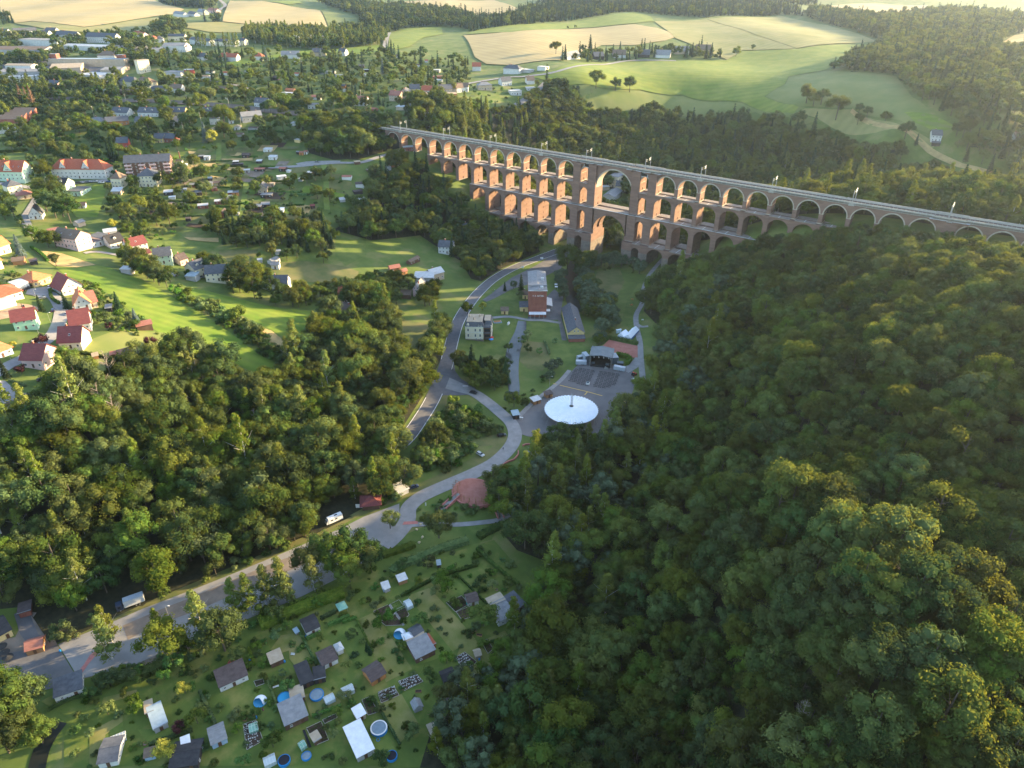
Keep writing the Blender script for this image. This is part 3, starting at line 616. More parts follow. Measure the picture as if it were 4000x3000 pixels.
def conifer_mesh(name, m, rng, h, r, tiers, per, leaf, z0=1.0):
    V = []; Fc = []
    o = 0; n = 7
    for k in range(n):
        a = 2*math.pi*k/n; V.append(Vector((r*.55*math.cos(a), r*.55*math.sin(a), z0+.4)))
    V.append(Vector((0, 0, h*.96))); Fc += [(k, (k+1) % n, n) for k in range(n)]
    for t in range(tiers):
        f = t/(tiers-1); z = z0+(h-z0)*f; rr = r*(1-f)**.85+.15
        for _ in range(max(5, int(per*(1-f*.7)))):
            a = rng.uniform(0, 6.283); q = rng.uniform(.45, 1.05)*rr
            p = Vector((q*math.cos(a), q*math.sin(a), z-q*.28+rng.uniform(-.4, .4)*h/tiers))
            d = Vector((math.cos(a), math.sin(a), -.35+rng.uniform(-.2, .2))).normalized(); sd_ = Vector((-math.sin(a), math.cos(a), rng.uniform(-.3, .3)))
            s = leaf*rng.uniform(.7, 1.3); o = len(V)
            V += [p-d*s*.5, p+sd_*s*.36, p+d*s*.62, p-sd_*s*.36]; Fc.append((o, o+1, o+2, o+3))
    me = bpy.data.meshes.new(name); me.from_pydata([tuple(v) for v in V], [], Fc); me.materials.append(m); me.update(); return me
def trunk_mesh(name, m, rng, h, r, limbs=5, lean=.04, spread=.45):
    mb = MB(); top_ = Vector((rng.uniform(-lean, lean)*h, rng.uniform(-lean, lean)*h, h)); mb.tube((0, 0, -1.0), tuple(top_*.55), r, m, 6, r*.7); mb.tube(tuple(top_*.55), tuple(top_), r*.7, m, 5, r*.25)
    for i in range(limbs):
        t = rng.uniform(.4, .85); a = i*2.4+rng.uniform(-.3, .3); s = top_*t; L = h*spread*(1.1-t)
        mb.tube(tuple(s), (s.x+math.cos(a)*L, s.y+math.sin(a)*L, s.z+L*.8), r*.35, m, 4, r*.08)
    return mb.data(name)
def dead_mesh(name, rng, h):
    mb = MB(); mb.tube((0, 0, -1), (0, 0, h*.7), .22, M_dead, 5, .1); mb.tube((0, 0, h*.7), (.3, .2, h), .1, M_dead, 4, .03)
    for i in range(16):
        t = rng.uniform(.35, .95); a = i*2.4; L = h*.30*(1.15-t); z = h*t
        e = (math.cos(a)*L, math.sin(a)*L, z+L*.9); mb.tube((0, 0, z), e, .08, M_dead, 4, .025)
        for j in (-.7, .7): mb.tube((e[0]*.55, e[1]*.55, z+L*.5), (math.cos(a+j)*L*.95, math.sin(a+j)*L*.95, z+L*1.0), .04, M_dead, 3, .015)
    return mb.data(name)
RG = random.Random(11)
# kind: list of (crown mesh, trunk mesh); unit trees are built at their real size (metres)
def broad(i, m, lod):
    rg = random.Random(100+i); rx = rg.uniform(4.5, 5.4); rz = rg.uniform(4.0, 5.4)
    if lod == 0: return crown_mesh('crown', m, rg, rx, rz, 7.7, 17+i % 3*2, 1.95, .56, 150)
    return crown_mesh('crown', m, rg, rx, rz, 7.9, 13, 2.3, 1.25, 26)
PB = [(broad(i, M_leaf if i % 3 else M_leafd, 0), trunk_mesh('trunk', M_bark, random.Random(i), 11, .32)) for i in range(6)]
PB1 = [broad(i+20, M_leaf if i % 3 else M_leafd, 1) for i in range(4)]
PT = [(crown_mesh('crown', M_birch, random.Random(200+i), 2.9, 6.6, 9.4, 17, 1.55, .50, 100, droop=.6, shape='tall'), trunk_mesh('trunk', M_bbark, random.Random(30+i), 14, .2, 4)) for i in range(3)]
PW = [(crown_mesh('crown', M_will, random.Random(240+i), 4.6, 4.2, 7.6, 18, 1.9, .60, 100, droop=.3), trunk_mesh('trunk', M_bark, random.Random(40+i), 9, .35)) for i in range(2)]
PS = [(conifer_mesh('crown', M_need, random.Random(300+i), 17, 3.2, 17, 60, 1.15), trunk_mesh('trunk', M_bark, random.Random(50+i), 12, .22, 0, 0)) for i in range(3)]
PS1 = [conifer_mesh('crown', M_need, random.Random(320+i), 17, 3.2, 9, 22, 2.1) for i in range(2)]
PK = [(crown_mesh('crown', M_bush, random.Random(400+i), 1.5, 1.0, 1.1, 7, .85, .34, 80), None) for i in range(3)]
PF = [(crown_mesh('crown', M_bush, random.Random(430+i), 2.3, 1.7, 3.1, 10, 1.05, .42, 75), trunk_mesh('trunk', M_bark, random.Random(60+i), 3.4, .13, 3)) for i in range(3)]
PBLUE = (conifer_mesh('crown', M_blue, random.Random(501), 12, 2.6, 14, 55, .95), trunk_mesh('trunk', M_bark, random.Random(70), 8, .2, 0, 0))
PPURP = (crown_mesh('crown', M_purp, random.Random(502), 2.6, 2.4, 3.4, 10, 1.2, .5, 80), PF[0][1])
PYEL = (crown_mesh('crown', M_yel, random.Random(503), 2.3, 2.4, 3.4, 10, 1.1, .5, 80), PF[0][1])
PRUST = (conifer_mesh('crown', M_rust, random.Random(504), 17, 3.4, 14, 45, 1.2), PS[0][1])
PDEAD = [dead_mesh('branches', random.Random(600+i), 11+i) for i in range(3)]
KINDNAME = {'B': 'broadleaf_tree', 'T': 'birch_tree', 'W': 'willow_tree', 'S': 'spruce_tree', 'K': 'shrub', 'F': 'fruit_tree', 'U': 'blue_spruce', 'P': 'copper_tree', 'Y': 'golden_tree', 'R': 'withered_spruce', 'D': 'dead_tree'}
CATNAME = {'B': 'tree', 'T': 'birch', 'W': 'willow', 'S': 'spruce', 'K': 'shrub', 'F': 'fruit tree', 'U': 'blue spruce', 'P': 'copper tree', 'Y': 'golden tree', 'R': 'withered spruce', 'D': 'dead tree'}
def tree(k, x, y, s, label, group=None, rng=RG, i=None, flat=1.0, z=None):
    src = {'B': PB, 'T': PT, 'W': PW, 'S': PS, 'K': PK, 'F': PF, 'U': [PBLUE], 'P': [PPURP], 'Y': [PYEL], 'R': [PRUST]}.get(k)
    z = float(H(x, y)) if z is None else z
    if k == 'D':
        o = link('dead_tree', PDEAD[rng.randrange(3)], None, (x, y, z), rng.uniform(0, 6.28)); o.scale = (s, s, s); return tag(o, label, CATNAME[k], group)
    c, t = src[rng.randrange(len(src)) if i is None else i % len(src)]
    if k == 'K' or t is None:
        o = link(KINDNAME[k], c, None, (x, y, z), rng.uniform(0, 6.28)); o.scale = (s, s, s*flat); return tag(o, label, CATNAME[k], group)
    r = empty(KINDNAME[k], (x, y, z), rng.uniform(0, 6.28)); r.scale = (s, s, s*flat)
    link('crown', c, r); link('trunk', t, r); return tag(r, label, CATNAME[k], group)
# ---- woods: polygons of the ground the trees stand on, (kinds, spacing, size, label)
WOODS = []
def wood(world, mix, sp, s0, s1, label, group, hold=True): WOODS.append((world, mix, sp, s0, s1, label, group, hold))
W = lambda px, mix, sp, s0, s1, label, group, **k: wood([(p.x, p.y) for p in pxpoly(px)], mix, sp, s0, s1, label, group, **k)
g = 'trees of the wood above the long parking lot'
W([(0,1640),(110,1630),(260,1560),(330,1500),(460,1480),(560,1440),(660,1430),(770,1400),(860,1410),(960,1470),(1080,1510),(1130,1440),(1190,1340),(1230,1290),(1330,1200),(1480,1170),(1540,1230),(1560,1380),(1640,1440),(1690,1330),(1705,1260),(1740,1300),(1725,1400),(1655,1540),(1560,1690),(1530,1760),(1590,1800),(1600,1930),(1400,2005),(1180,2112),(1000,2190),(760,2290),(560,2372),(380,2450),(200,2520),(100,2370),(0,2380),(0,2000)],
  'BBBBBT', 7.9, .85, 1.45, 'leafy green tree in the dense wood above the long parking lot', g)
g = 'trees of the wood covering the right hand hill'
wood([(-60,-60),(-52,-24),(-45,-14),(20,-12),(60,-9),(105,-9),(230,-12),(420,60),(420,-430),(240,-500),(160,-500),(80,-470),(66,-440),(55,-380),(44,-340),(34,-300),(38,-260),(40,-230),(20,-205),(10,-170),(-20,-120),(-50,-90)],
  'B', 7.0, .68, 1.2, 'leafy green tree in the closed wood covering the right hand hill', g)
W([(2600,2480),(3000,2500),(3200,2250),(3999,2150),(3999,2999),(2300,2999)], 'B', 17, 1.15, 1.4, 'huge spreading tree standing above the canopy of the lower right hill', 'big trees above the canopy of the right hill')
W([(0,1700),(500,1600),(900,1600),(1400,1750),(1100,2050),(500,2300),(0,2350)], 'B', 24, 1.3, 1.5, 'huge spreading tree standing above the canopy of the left wood', 'big trees above the canopy of the left wood')
W([(200,2510),(560,2360),(1000,2178),(1400,1996),(1590,1918),(1600,1930),(1400,2006),(1000,2190),(560,2372),(215,2522)], 'KFK', 3.4, 1.1, 1.7, 'bush at the foot of the wood along the parking lot', 'bushes at the foot of the left wood')
W([(860,2400),(1150,2290),(1330,2205),(1480,2135),(1500,2185),(1340,2290),(1170,2370),(890,2470)], 'TB', 10, 1.0, 1.3, 'birch of the row on the lower side of the parking lot', 'tree row below the parking lot')
g = 'riverside trees between the gardens and the hill'
W([(2480,1560),(2560,1520),(2600,1180),(2640,1100),(2700,1040),(2850,1200),(2780,1500),(2640,1900),(2400,2300),(2330,2600),(2260,2990),(1640,2999),(1700,2800),(1850,2640),(1960,2500),(2080,2330),(2150,2200),(2020,2150),(1960,2080),(2100,2060),(2150,1960),(2250,1870),(2330,1800),(2420,1680)],
  'BBWTB', 7.2, .75, 1.3, 'green tree in the riverside belt between the gardens and the right hill', g)
g = 'trees on the slopes at the foot of the viaduct'
W([(1180,470),(1300,478),(1440,492),(1555,498),(1570,560),(1560,580),(1480,600),(1400,625),(1300,625),(1210,600),(1180,540)], 'BBBB', 7.2, .8, 1.2, 'dark green tree on the slope by the left end of the viaduct', g)
W([(1560,640),(1640,640),(1690,690),(1740,740),(1790,800),(1840,850),(1890,880),(1990,900),(2080,930),(2110,985),(2050,1010),(1960,1050),(1880,1100),(1840,1090),(1800,1020),(1700,960),(1640,920),(1560,930),(1450,940),(1380,920),(1300,900),(1380,850),(1440,800),(1460,720),(1500,680)], 'BBBBS', 7.0, .7, 1.15, 'tree on the steep wooded slope below the left arches of the viaduct', g)
W([(2200,1000),(2290,1010),(2330,1040),(2310,1080),(2280,1120),(2260,1180),(2250,1120),(2240,1070)], 'BWB', 6, .6, .95, 'tree by the river in front of the great arch', g)
g = 'trees of the valley behind the viaduct'
wood([(-345,14),(-250,14),(-150,14),(-150,60),(-185,160),(-235,170),(-262,215),(-250,262),(-180,250),(-120,262),(-20,285),(100,290),(260,300),(380,330),(380,40),(220,14),(-40,14),(-90,60),(-150,90),(-230,110),(-300,90),(-390,110),(-400,60)], 'BBBT', 7.6, .85, 1.35, 'tree in the valley wood behind the viaduct', g)
W([(2060,650),(2100,560),(2090,470),(2060,430),(2090,345),(2170,340),(2270,390),(2330,455),(2560,440),(2850,448),(2990,480),(3130,505),(3230,540),(3400,590),(3600,650),(3780,720),(3999,790),(3999,850),(3700,830),(3300,780),(2900,720),(2500,690),(2300,690)], 'BBBBBBBS', 7.8, .8, 1.2, 'dark tree on the wooded slope facing the viaduct from behind', g)
W([(1640,430),(1700,440),(1850,420),(1960,430),(2060,420),(2090,470),(2100,560),(2060,650),(1960,610),(1850,570),(1750,530),(1680,500)], 'BBTS', 8.0, .7, 1.1, 'tree in the copse between the hamlet and the viaduct', g)
W([(2130,345),(2200,330),(2280,390),(2330,450),(2250,470),(2150,420)], 'BB', 8, .8, 1.2, 'tree in the copse at the edge of the green pasture', g)
wood([(-152,16),(-60,16),(-58,60),(-80,120),(-120,170),(-165,150),(-160,90)], 'BBW', 7, .8, 1.15, 'tree in the valley behind the great arch', g)
g = 'trees of the far woods'
W([(3740,500),(3560,385),(3220,290),(3260,265),(3420,200),(3480,190),(3440,160),(3230,92),(3130,62),(3180,45),(3250,55),(3340,72),(3500,72),(3640,60),(3700,45),(3999,70),(3999,130),(3950,145),(3880,175),(3760,165),(3700,160),(3760,180),(3900,200),(3999,210),(3999,690),(3860,640),(3730,580),(3720,530)], 'BBBBSB', 8.2, .85, 1.2, 'tree in the hazy wood beyond the far fields at the right', g)
W([(1830,125),(1990,110),(2130,88),(2480,45),(2560,55),(2760,70),(3050,58),(3140,62),(3100,40),(2980,20),(2560,12),(2200,18),(2070,40),(1990,72),(1870,78),(1780,70)], 'SSB', 10, .85, 1.15, 'dark tree in the wood belt behind the far fields', g)
W([(2100,2),(2500,-6),(3000,-6),(3170,0),(3200,22),(2980,16),(2560,8),(2100,12)], 'SB', 12, .85, 1.15, 'tree of the wooded horizon', g)
W([(1290,128),(1333,118),(1420,110),(1520,90),(1600,50),(1740,48),(1830,75),(1820,110),(1720,104),(1600,108),(1520,128),(1510,170),(1420,174),(1330,172)], 'BBS', 9.5, .85, 1.15, 'tree in the wooded dell between the far fields', g)
W([(1230,5),(1440,20),(1560,30),(1700,45),(1600,52),(1500,85),(1410,100),(1400,60),(1290,30)], 'BSB', 10, .9, 1.2, 'tree in the far wooded dell', g)
W([(620,8),(850,4),(840,30),(760,34),(650,22)], 'SB', 10, .9, 1.2, 'tree of the small wood between the wheat fields', g)
W([(0,78),(60,62),(130,66),(130,82),(60,92),(0,100)], 'SB', 10, .9, 1.2, 'tree of the dark copse at the left edge of the wheat field', g)
W([(590,126),(640,100),(690,92),(722,100),(722,125),(700,133)], 'B', 9, .9, 1.2, 'tree of the copse above the housing blocks', g)
W([(760,92),(860,78),(870,96),(790,104)], 'BS', 9, .8, 1.1, 'tree of the copse beside the far farm', g)
W([(955,130),(1100,122),(1280,128),(1500,150),(1500,178),(1280,195),(1130,190),(960,168)], 'BBT', 8.5, .8, 1.1, 'tree of the dark belt behind the sports field', g)
g = 'trees scattered in the town'
W([(1310,1050),(1180,470)], 'B', 9, 1, 1, '', g) if False else None
# ---------------------------------------------------------------- buildings
def wm(k, a, b): return mat(k, a, b, scale=.35, rough=.95, detail=10)
WALL = {'white': wm('white render', (.54, .53, .51), (.66, .65, .62)), 'cream': wm('cream render', (.70, .62, .45), (.78, .70, .52)), 'yellow': wm('yellow render', (.62, .46, .20), (.70, .54, .27)),
 'pink': wm('pink render', (.62, .42, .40), (.70, .50, .47)), 'tan': wm('tan render', (.42, .33, .24), (.52, .42, .31)), 'mint': wm('mint render', (.46, .60, .46), (.56, .68, .54)),
 'green': wm('green render', (.30, .52, .36), (.38, .60, .43)), 'grey': wm('grey render', (.34, .33, .33), (.44, .43, .42)), 'brown': wm('brown boards', (.11, .065, .045), (.17, .10, .07)),
 'dark': wm('dark boards', (.035, .03, .03), (.06, .05, .05)), 'brick': wm('house brick', (.24, .085, .06), (.32, .12, .085)), 'orange': wm('orange boards', (.40, .17, .06), (.50, .22, .08)),
 'blue': wm('pale blue boards', (.28, .38, .50), (.36, .46, .58)), 'red': wm('red render', (.45, .08, .06), (.53, .11, .08)), 'wood': wm('warm timber', (.30, .15, .07), (.40, .21, .10))}
def rm(k, a, b): return mat(k, a, b, scale=.6, rough=.8, detail=10, stretch=(1, 1, 4))
ROOF = {'slate': rm('slate roof', (.075, .08, .095), (.125, .13, .145)), 'red': rm('red tile roof', (.32, .085, .045), (.42, .125, .07)), 'orange': rm('orange tile roof', (.46, .155, .065), (.56, .20, .09)),
 'maroon': rm('maroon tile roof', (.16, .045, .045), (.22, .065, .06)), 'brown': rm('brown roof', (.15, .105, .075), (.21, .15, .11)), 'grey': rm('grey felt roof', (.19, .19, .20), (.27, .27, .275)),
 'light': rm('pale sheet roof', (.46, .46, .46), (.58, .58, .58)), 'white': rm('white sheet roof', (.68, .68, .70), (.80, .80, .82)), 'dark': rm('black felt roof', (.028, .028, .032), (.055, .052, .055)),
 'tan': rm('tan felt roof', (.34, .27, .19), (.43, .35, .26)), 'umber': rm('dark brown felt roof', (.075, .055, .052), (.12, .09, .085)), 'green': rm('green cover', (.18, .36, .28), (.25, .45, .36)),
 'rust': rm('faded red roof', (.30, .12, .085), (.38, .16, .12)), 'cyan': rm('blue grey sheet', (.26, .33, .38), (.34, .42, .47))}
M_glass = mat('window glass', (.025, .03, .04), rough=.08, spec=.6)
M_frame = mat('window frame', (.70, .69, .66), rough=.6)
M_door = mat('door wood', (.12, .06, .035), rough=.6)
M_gh = mat('greenhouse pane', (.50, .56, .58), rough=.15, spec=.6)
M_gutter = mat('gutter', (.30, .30, .31), rough=.5, metal=.3)
FR = {'T1': (0, 80, .28933), 'T2': (640, 80, .28933), 'T3': (0, 560, .28933), 'T6': (640, 560, .28933), 'T4': (0, 960, .40984), 'C': (1150, 150, .31646), 'R2': (1333, 0, .6029), 'R3': (2666, 0, .6031),
      'R1': (0, 0, .6029), 'R4': (0, 1000, .6029), 'R5': (1333, 1000, .6029), 'R6': (0, 2000, .6029), 'R7': (1333, 2000, .6029), 'M': (1750, 1000, .24108), 'S': (2150, 1200, .33161), 'G': (350, 2350, .3919),
      'T7': (950, 2150, .27125), 'T8': (950, 2500, .30136), 'V': (1650, 1600, .36162), 'Z3': (2200, 600, .22604), 'Z1': (1500, 450, .22604), 'P': (0, 0, 1.0)}
def px(t, u, v): a, b, s = FR[t]; return a+u*s, b+v*s
def gp(t, u, v): return G(*px(t, u, v))
_wmesh = {}; BLD = []
def win_mesh(w, h, door=False):
    k = (round(w, 1), round(h, 1), door)
    if k not in _wmesh:
        mb = MB()
        if door: mb.box(-w/2, w/2, -.06, .02, 0, h, M_door)
        else:
            mb.box(-w/2, w/2, -.07, .02, 0, h, M_frame); mb.box(-w/2+.1, -.04, -.09, -.072, .1, h-.1, M_glass); mb.box(.04, w/2-.1, -.09, -.072, .1, h-.1, M_glass)
            mb.box(-w/2-.08, w/2+.08, -.14, .02, -.08, -.003, M_frame)
        _wmesh[k] = mb.data('door' if door else 'window')
    return _wmesh[k]
USED = {}
ORD = ['first', 'second', 'third', 'fourth', 'fifth', 'sixth', 'seventh', 'eighth', 'ninth', 'tenth', 'eleventh', 'twelfth', 'thirteenth', 'fourteenth', 'fifteenth', 'sixteenth']
def frame_of(t, u1, v1, u2, v2, D=None):
    a = gp(t, u1, v1); b = gp(t, u2, v2); d = b-a; d.z = 0; return a, b, d.length, math.atan2(d.y, d.x)
def house(t, u1, v1, u2, v2, D, hw, hr, wall, roof, label, cat='house', name='house', form='gable', win=None, chim=1, dorm=0, sky_=0, group=None, over=.45, side=True, Lmax=None, base=None, cross=None, rot=None):
    a, b, L, ang = frame_of(t, u1, v1, u2, v2)
    if rot is not None: ang = R(rot)
    if Lmax: L = min(L, Lmax)
    c, s = math.cos(ang), math.sin(ang)
    cor = [(a.x, a.y), (a.x+c*L, a.y+s*L), (a.x+c*L-s*D, a.y+s*L+c*D), (a.x-s*D, a.y+c*D)]
    z = min(float(H(x, y)) for x, y in cor); zr = max(a.z, b.z); z0 = (z-zr)-.4      # floor level = front line
    KEEP.append([(x+(x-(cor[0][0]+cor[2][0])/2)*(.5/max(L, 3)), y+(y-(cor[0][1]+cor[2][1])/2)*(.5/max(D, 3))) for x, y in cor])
    r = empty(name, (a.x, a.y, zr), ang); tag(r, label, cat, group); BLD.append(((cor[0][0]+cor[2][0])/2, (cor[0][1]+cor[2][1])/2, label, max(L, D)/2))
    Wm = WALL[wall]; Rm = ROOF[roof]; mb = MB()
    if base: mb.box(-.06, L+.06, -.06, D+.06, z0, .9, WALL[base] if base in WALL else ROOF[base]); 
    if form in ('gable',):
        prof = [(0, z0), (D, z0), (D, hw), (D/2, hw+hr), (0, hw)]; mb.prism(prof, 0, L, Wm, axis='x')
    elif form == 'gabley':
        prof = [(0, z0), (L, z0), (L, hw), (L/2, hw+hr), (0, hw)]; mb.prism(prof, 0, D, Wm)
    elif form == 'shed':
        prof = [(0, z0), (D, z0), (D, hw+hr), (0, hw)]; mb.prism(prof, 0, L, Wm, axis='x')
    else: mb.box(0, L, 0, D, z0, hw, Wm)
    mb.build('wall', r)
    mb = MB(); th = .16; o = over
    def slab(p4):                                          # roof plane with thickness
        v = [Vector(p) for p in p4]; n = (v[1]-v[0]).cross(v[2]-v[0]).normalized()
        if n.z < 0: n = -n
        k = len(v); q = [p+n*.03 for p in v]+[p+n*(th+.03) for p in v]
        mb.mesh(q, [tuple(range(k-1, -1, -1)), tuple(range(k, 2*k))]+[(i, (i+1) % k, k+(i+1) % k, k+i) for i in range(k)], Rm)
    if form == 'gable':
        e = o*hr/(D/2)
        slab([(-o, -o, hw-e), (L+o, -o, hw-e), (L+o, D/2, hw+hr), (-o, D/2, hw+hr)]); slab([(-o, D/2, hw+hr), (L+o, D/2, hw+hr), (L+o, D+o, hw-e), (-o, D+o, hw-e)])
        mb.tube((-o, D/2, hw+hr+.17), (L+o, D/2, hw+hr+.17), .13, Rm, 5)
    elif form == 'gabley':
        e = o*hr/(L/2)
        slab([(-o, -o, hw-e), (L/2, -o, hw+hr), (L/2, D+o, hw+hr), (-o, D+o, hw-e)]); slab([(L/2, -o, hw+hr), (L+o, -o, hw-e), (L+o, D+o, hw-e), (L/2, D+o, hw+hr)])
        mb.tube((L/2, -o, hw+hr+.17), (L/2, D+o, hw+hr+.17), .13, Rm, 5)
    elif form == 'hip':
        m = min(L, D)/2
        if L >= D: A = (m, D/2, hw+hr); B = (L-m, D/2, hw+hr)
        else: A = (L/2, m, hw+hr); B = (L/2, D-m, hw+hr)
        P00, P10, P11, P01 = (-o, -o, hw), (L+o, -o, hw), (L+o, D+o, hw), (-o, D+o, hw)
        if L >= D:
            slab([P00, P10, B, A]); slab([P11, P01, A, B]); slab([P10, P11, B]); slab([P01, P00, A])
        else:
            slab([P00, P10, A]); slab([P10, P11, B, A]); slab([P11, P01, B]); slab([P01, P00, A, B])
    elif form == 'mansard':
        i = 1.5; mb.taper(-o, L+o, -o, D+o, hw+.01, hw+hr, i, i, Rm); mb.box(i-o+.1, L-i+o-.1, i-o+.1, D-i+o-.1, hw+hr+.003, hw+hr+.35, ROOF['tan'])
    elif form == 'flat':
        mb.box(-o, L+o, -o, D+o, hw+.003, hw+.22, Rm); mb.box(-o, L+o, -o, -o+.2, hw+.223, hw+.36, M_gutter)
    elif form == 'shed':
        slab([(-o, -o, hw-o*hr/D), (L+o, -o, hw-o*hr/D), (L+o, D+o, hw+hr+o*hr/D), (-o, D+o, hw+hr+o*hr/D)])
    rf = mb.build('roof', r)
    far = math.hypot(a.x-CAM[0], a.y-CAM[1])
    rgc = random.Random(int(a.x*13+a.y*7))
    for k in range(chim):
        if form == 'gable': cx, cy_ = L*(.3+.45*k+.1*rgc.random()), D/2+.6
        elif form == 'gabley': cx, cy_ = L/2+.6, D*(.3+.4*k)
        else: cx, cy_ = L*(.35+.3*k), D*.55
        q = MB(); top_ = hw+hr+1.1; q.box(cx-.35, cx+.35, cy_-.35, cy_+.35, hw+.1, top_, WALL['brick']); q.box(cx-.42, cx+.42, cy_-.42, cy_+.42, top_, top_+.15, M_conc); q.build('chimney', rf)
    if form == 'gable':
        for k in range(dorm):
            cx = L*(k+1)/(dorm+1); yy = D*.20; zz = hw+hr*.40; q = MB(); q.prism([(cx-.9, zz-.5), (cx+.9, zz-.5), (cx+.9, zz+1.0), (cx, zz+1.7), (cx-.9, zz+1.0)], yy-.3, D*.45, Wm)
            q.poly([(cx-1.15, yy-.5, zz+.95), (cx, yy-.5, zz+1.85), (cx, D*.46, zz+1.85), (cx-1.15, D*.46, zz+.95)], Rm); q.poly([(cx, yy-.5, zz+1.85), (cx+1.15, yy-.5, zz+.95), (cx+1.15, D*.46, zz+.95), (cx, D*.46, zz+1.85)], Rm)
            dd = q.build('dormer', rf); w_ = link('window', win_mesh(1.0, 1.0), dd, (cx, yy-.32, zz-.1), 0)
        for k in range(sky_):
            cx = L*(k+.7)/(sky_+.4); f = .42; n = math.atan2(hr, D/2)
            q = MB(); q.box(-.45, .45, -.6, .6, .0, .08, M_frame); q.box(-.36, .36, -.5, .5, .083, .10, M_glass); w_ = q.build('skylight', rf, (cx, D/2*f, hw+hr*f+.21)); w_.rotation_euler = (n, 0, 0)
    if cross:                                              # cross gables on the front: list of (x0, x1)
        for xa, xb in cross:
            q = MB(); zt = hw+hr*.98; xm = (xa+xb)/2; q.prism([(xa, hw), (xb, hw), (xm, zt-.3)], -.06, D/2, Wm)
            q.mesh([(xa-.3, -.4, hw-.15), (xm, -.4, zt+.1), (xm, D/2, zt+.1), (xa-.3, D/2, hw-.15), (xb+.3, -.4, hw-.15), (xb+.3, D/2, hw-.15)], [(0, 1, 2, 3), (1, 4, 5, 2)], Rm); g_ = q.build('cross_gable', rf)
            for dx in (-.7, .7): link('window', win_mesh(1.0, 1.2), g_, (xm+dx, -.09, hw+.6), 0)
            link('window', win_mesh(.7, .9), g_, (xm, -.09, hw+2.9), 0)
    # windows on the front, then on the right hand end
    if win is None: win = max(1, int((hw+.4)//2.8)) if far < 900 and hw > 2.3 else 0
    if win:
        pitch = 2.8 if L < 22 else 3.3
        n = max(1, min(14 if hw > 6 else 5, int(L/pitch))); ww, wh = (1.05, 1.25) if hw > 2.9 else (.8, .8)
        for rw in range(win):
            for k in range(n):
                x = L*(k+.5)/n; zz = .95+rw*(2.85 if hw > 3 else 2.4)
                if zz+wh > hw: continue
                if rw == 0 and k == n//2 and win > 0: link('door', win_mesh(1.0, 2.05, True), r, (x, -.01, .0), 0)
                else: link('window', win_mesh(ww, wh), r, (x, -.01, zz), 0)
            if side:
                m = max(1, min(4, int(D/3.4)))
                for k in range(m):
                    zz = .95+rw*(2.85 if hw > 3 else 2.4)
                    if zz+wh <= hw: link('window', win_mesh(ww, wh), r, (L+.01, D*(k+.5)/m, zz), math.pi/2)
        if form == 'gabley' and hr > 2.5:
            for dx in (-1.1, 1.1): link('window', win_mesh(.9, 1.1), r, (L/2+dx, -.01, hw+.3), 0)
        if form == 'gable' and hr > 2.5 and side: link('window', win_mesh(.9, 1.1), r, (L+.01, D/2, hw+.5), math.pi/2)
    return r, L, ang
def greenhouse(t, u1, v1, u2, v2, D, hw, hr, label, pane=None):
    a, b, L, ang = frame_of(t, u1, v1, u2, v2); r = empty('greenhouse', (a.x, a.y, a.z), ang); tag(r, label, 'greenhouse'); pane = pane or M_gh
    mb = MB(); mb.prism([(0, 0), (D, 0), (D, hw), (D/2, hw+hr), (0, hw)], 0, L, pane, axis='x'); mb.build('glazing', r)
    mb = MB(); n = max(2, int(L/.8))
    for k in range(n+1):
        x = L*k/n
        for p, q in (((x, -.02, 0), (x, -.02, hw)), ((x, -.02, hw), (x, D/2, hw+hr+.02)), ((x, D/2, hw+hr+.02), (x, D+.02, hw)), ((x, D+.02, hw), (x, D+.02, 0))): mb.tube(p, q, .035, M_frame, 4)
    for p, q in (((0, 0, hw), (L, 0, hw)), ((0, D, hw), (L, D, hw)), ((0, D/2, hw+hr+.02), (L, D/2, hw+hr+.02)), ((0, 0, .05), (L, 0, .05))): mb.tube(p, q, .04, M_frame, 4)
    mb.build('frame', r); KEEP.append([(a.x, a.y), (b.x, b.y), (b.x-math.sin(ang)*D, b.y+math.cos(ang)*D), (a.x-math.sin(ang)*D, a.y+math.cos(ang)*D)]); return r
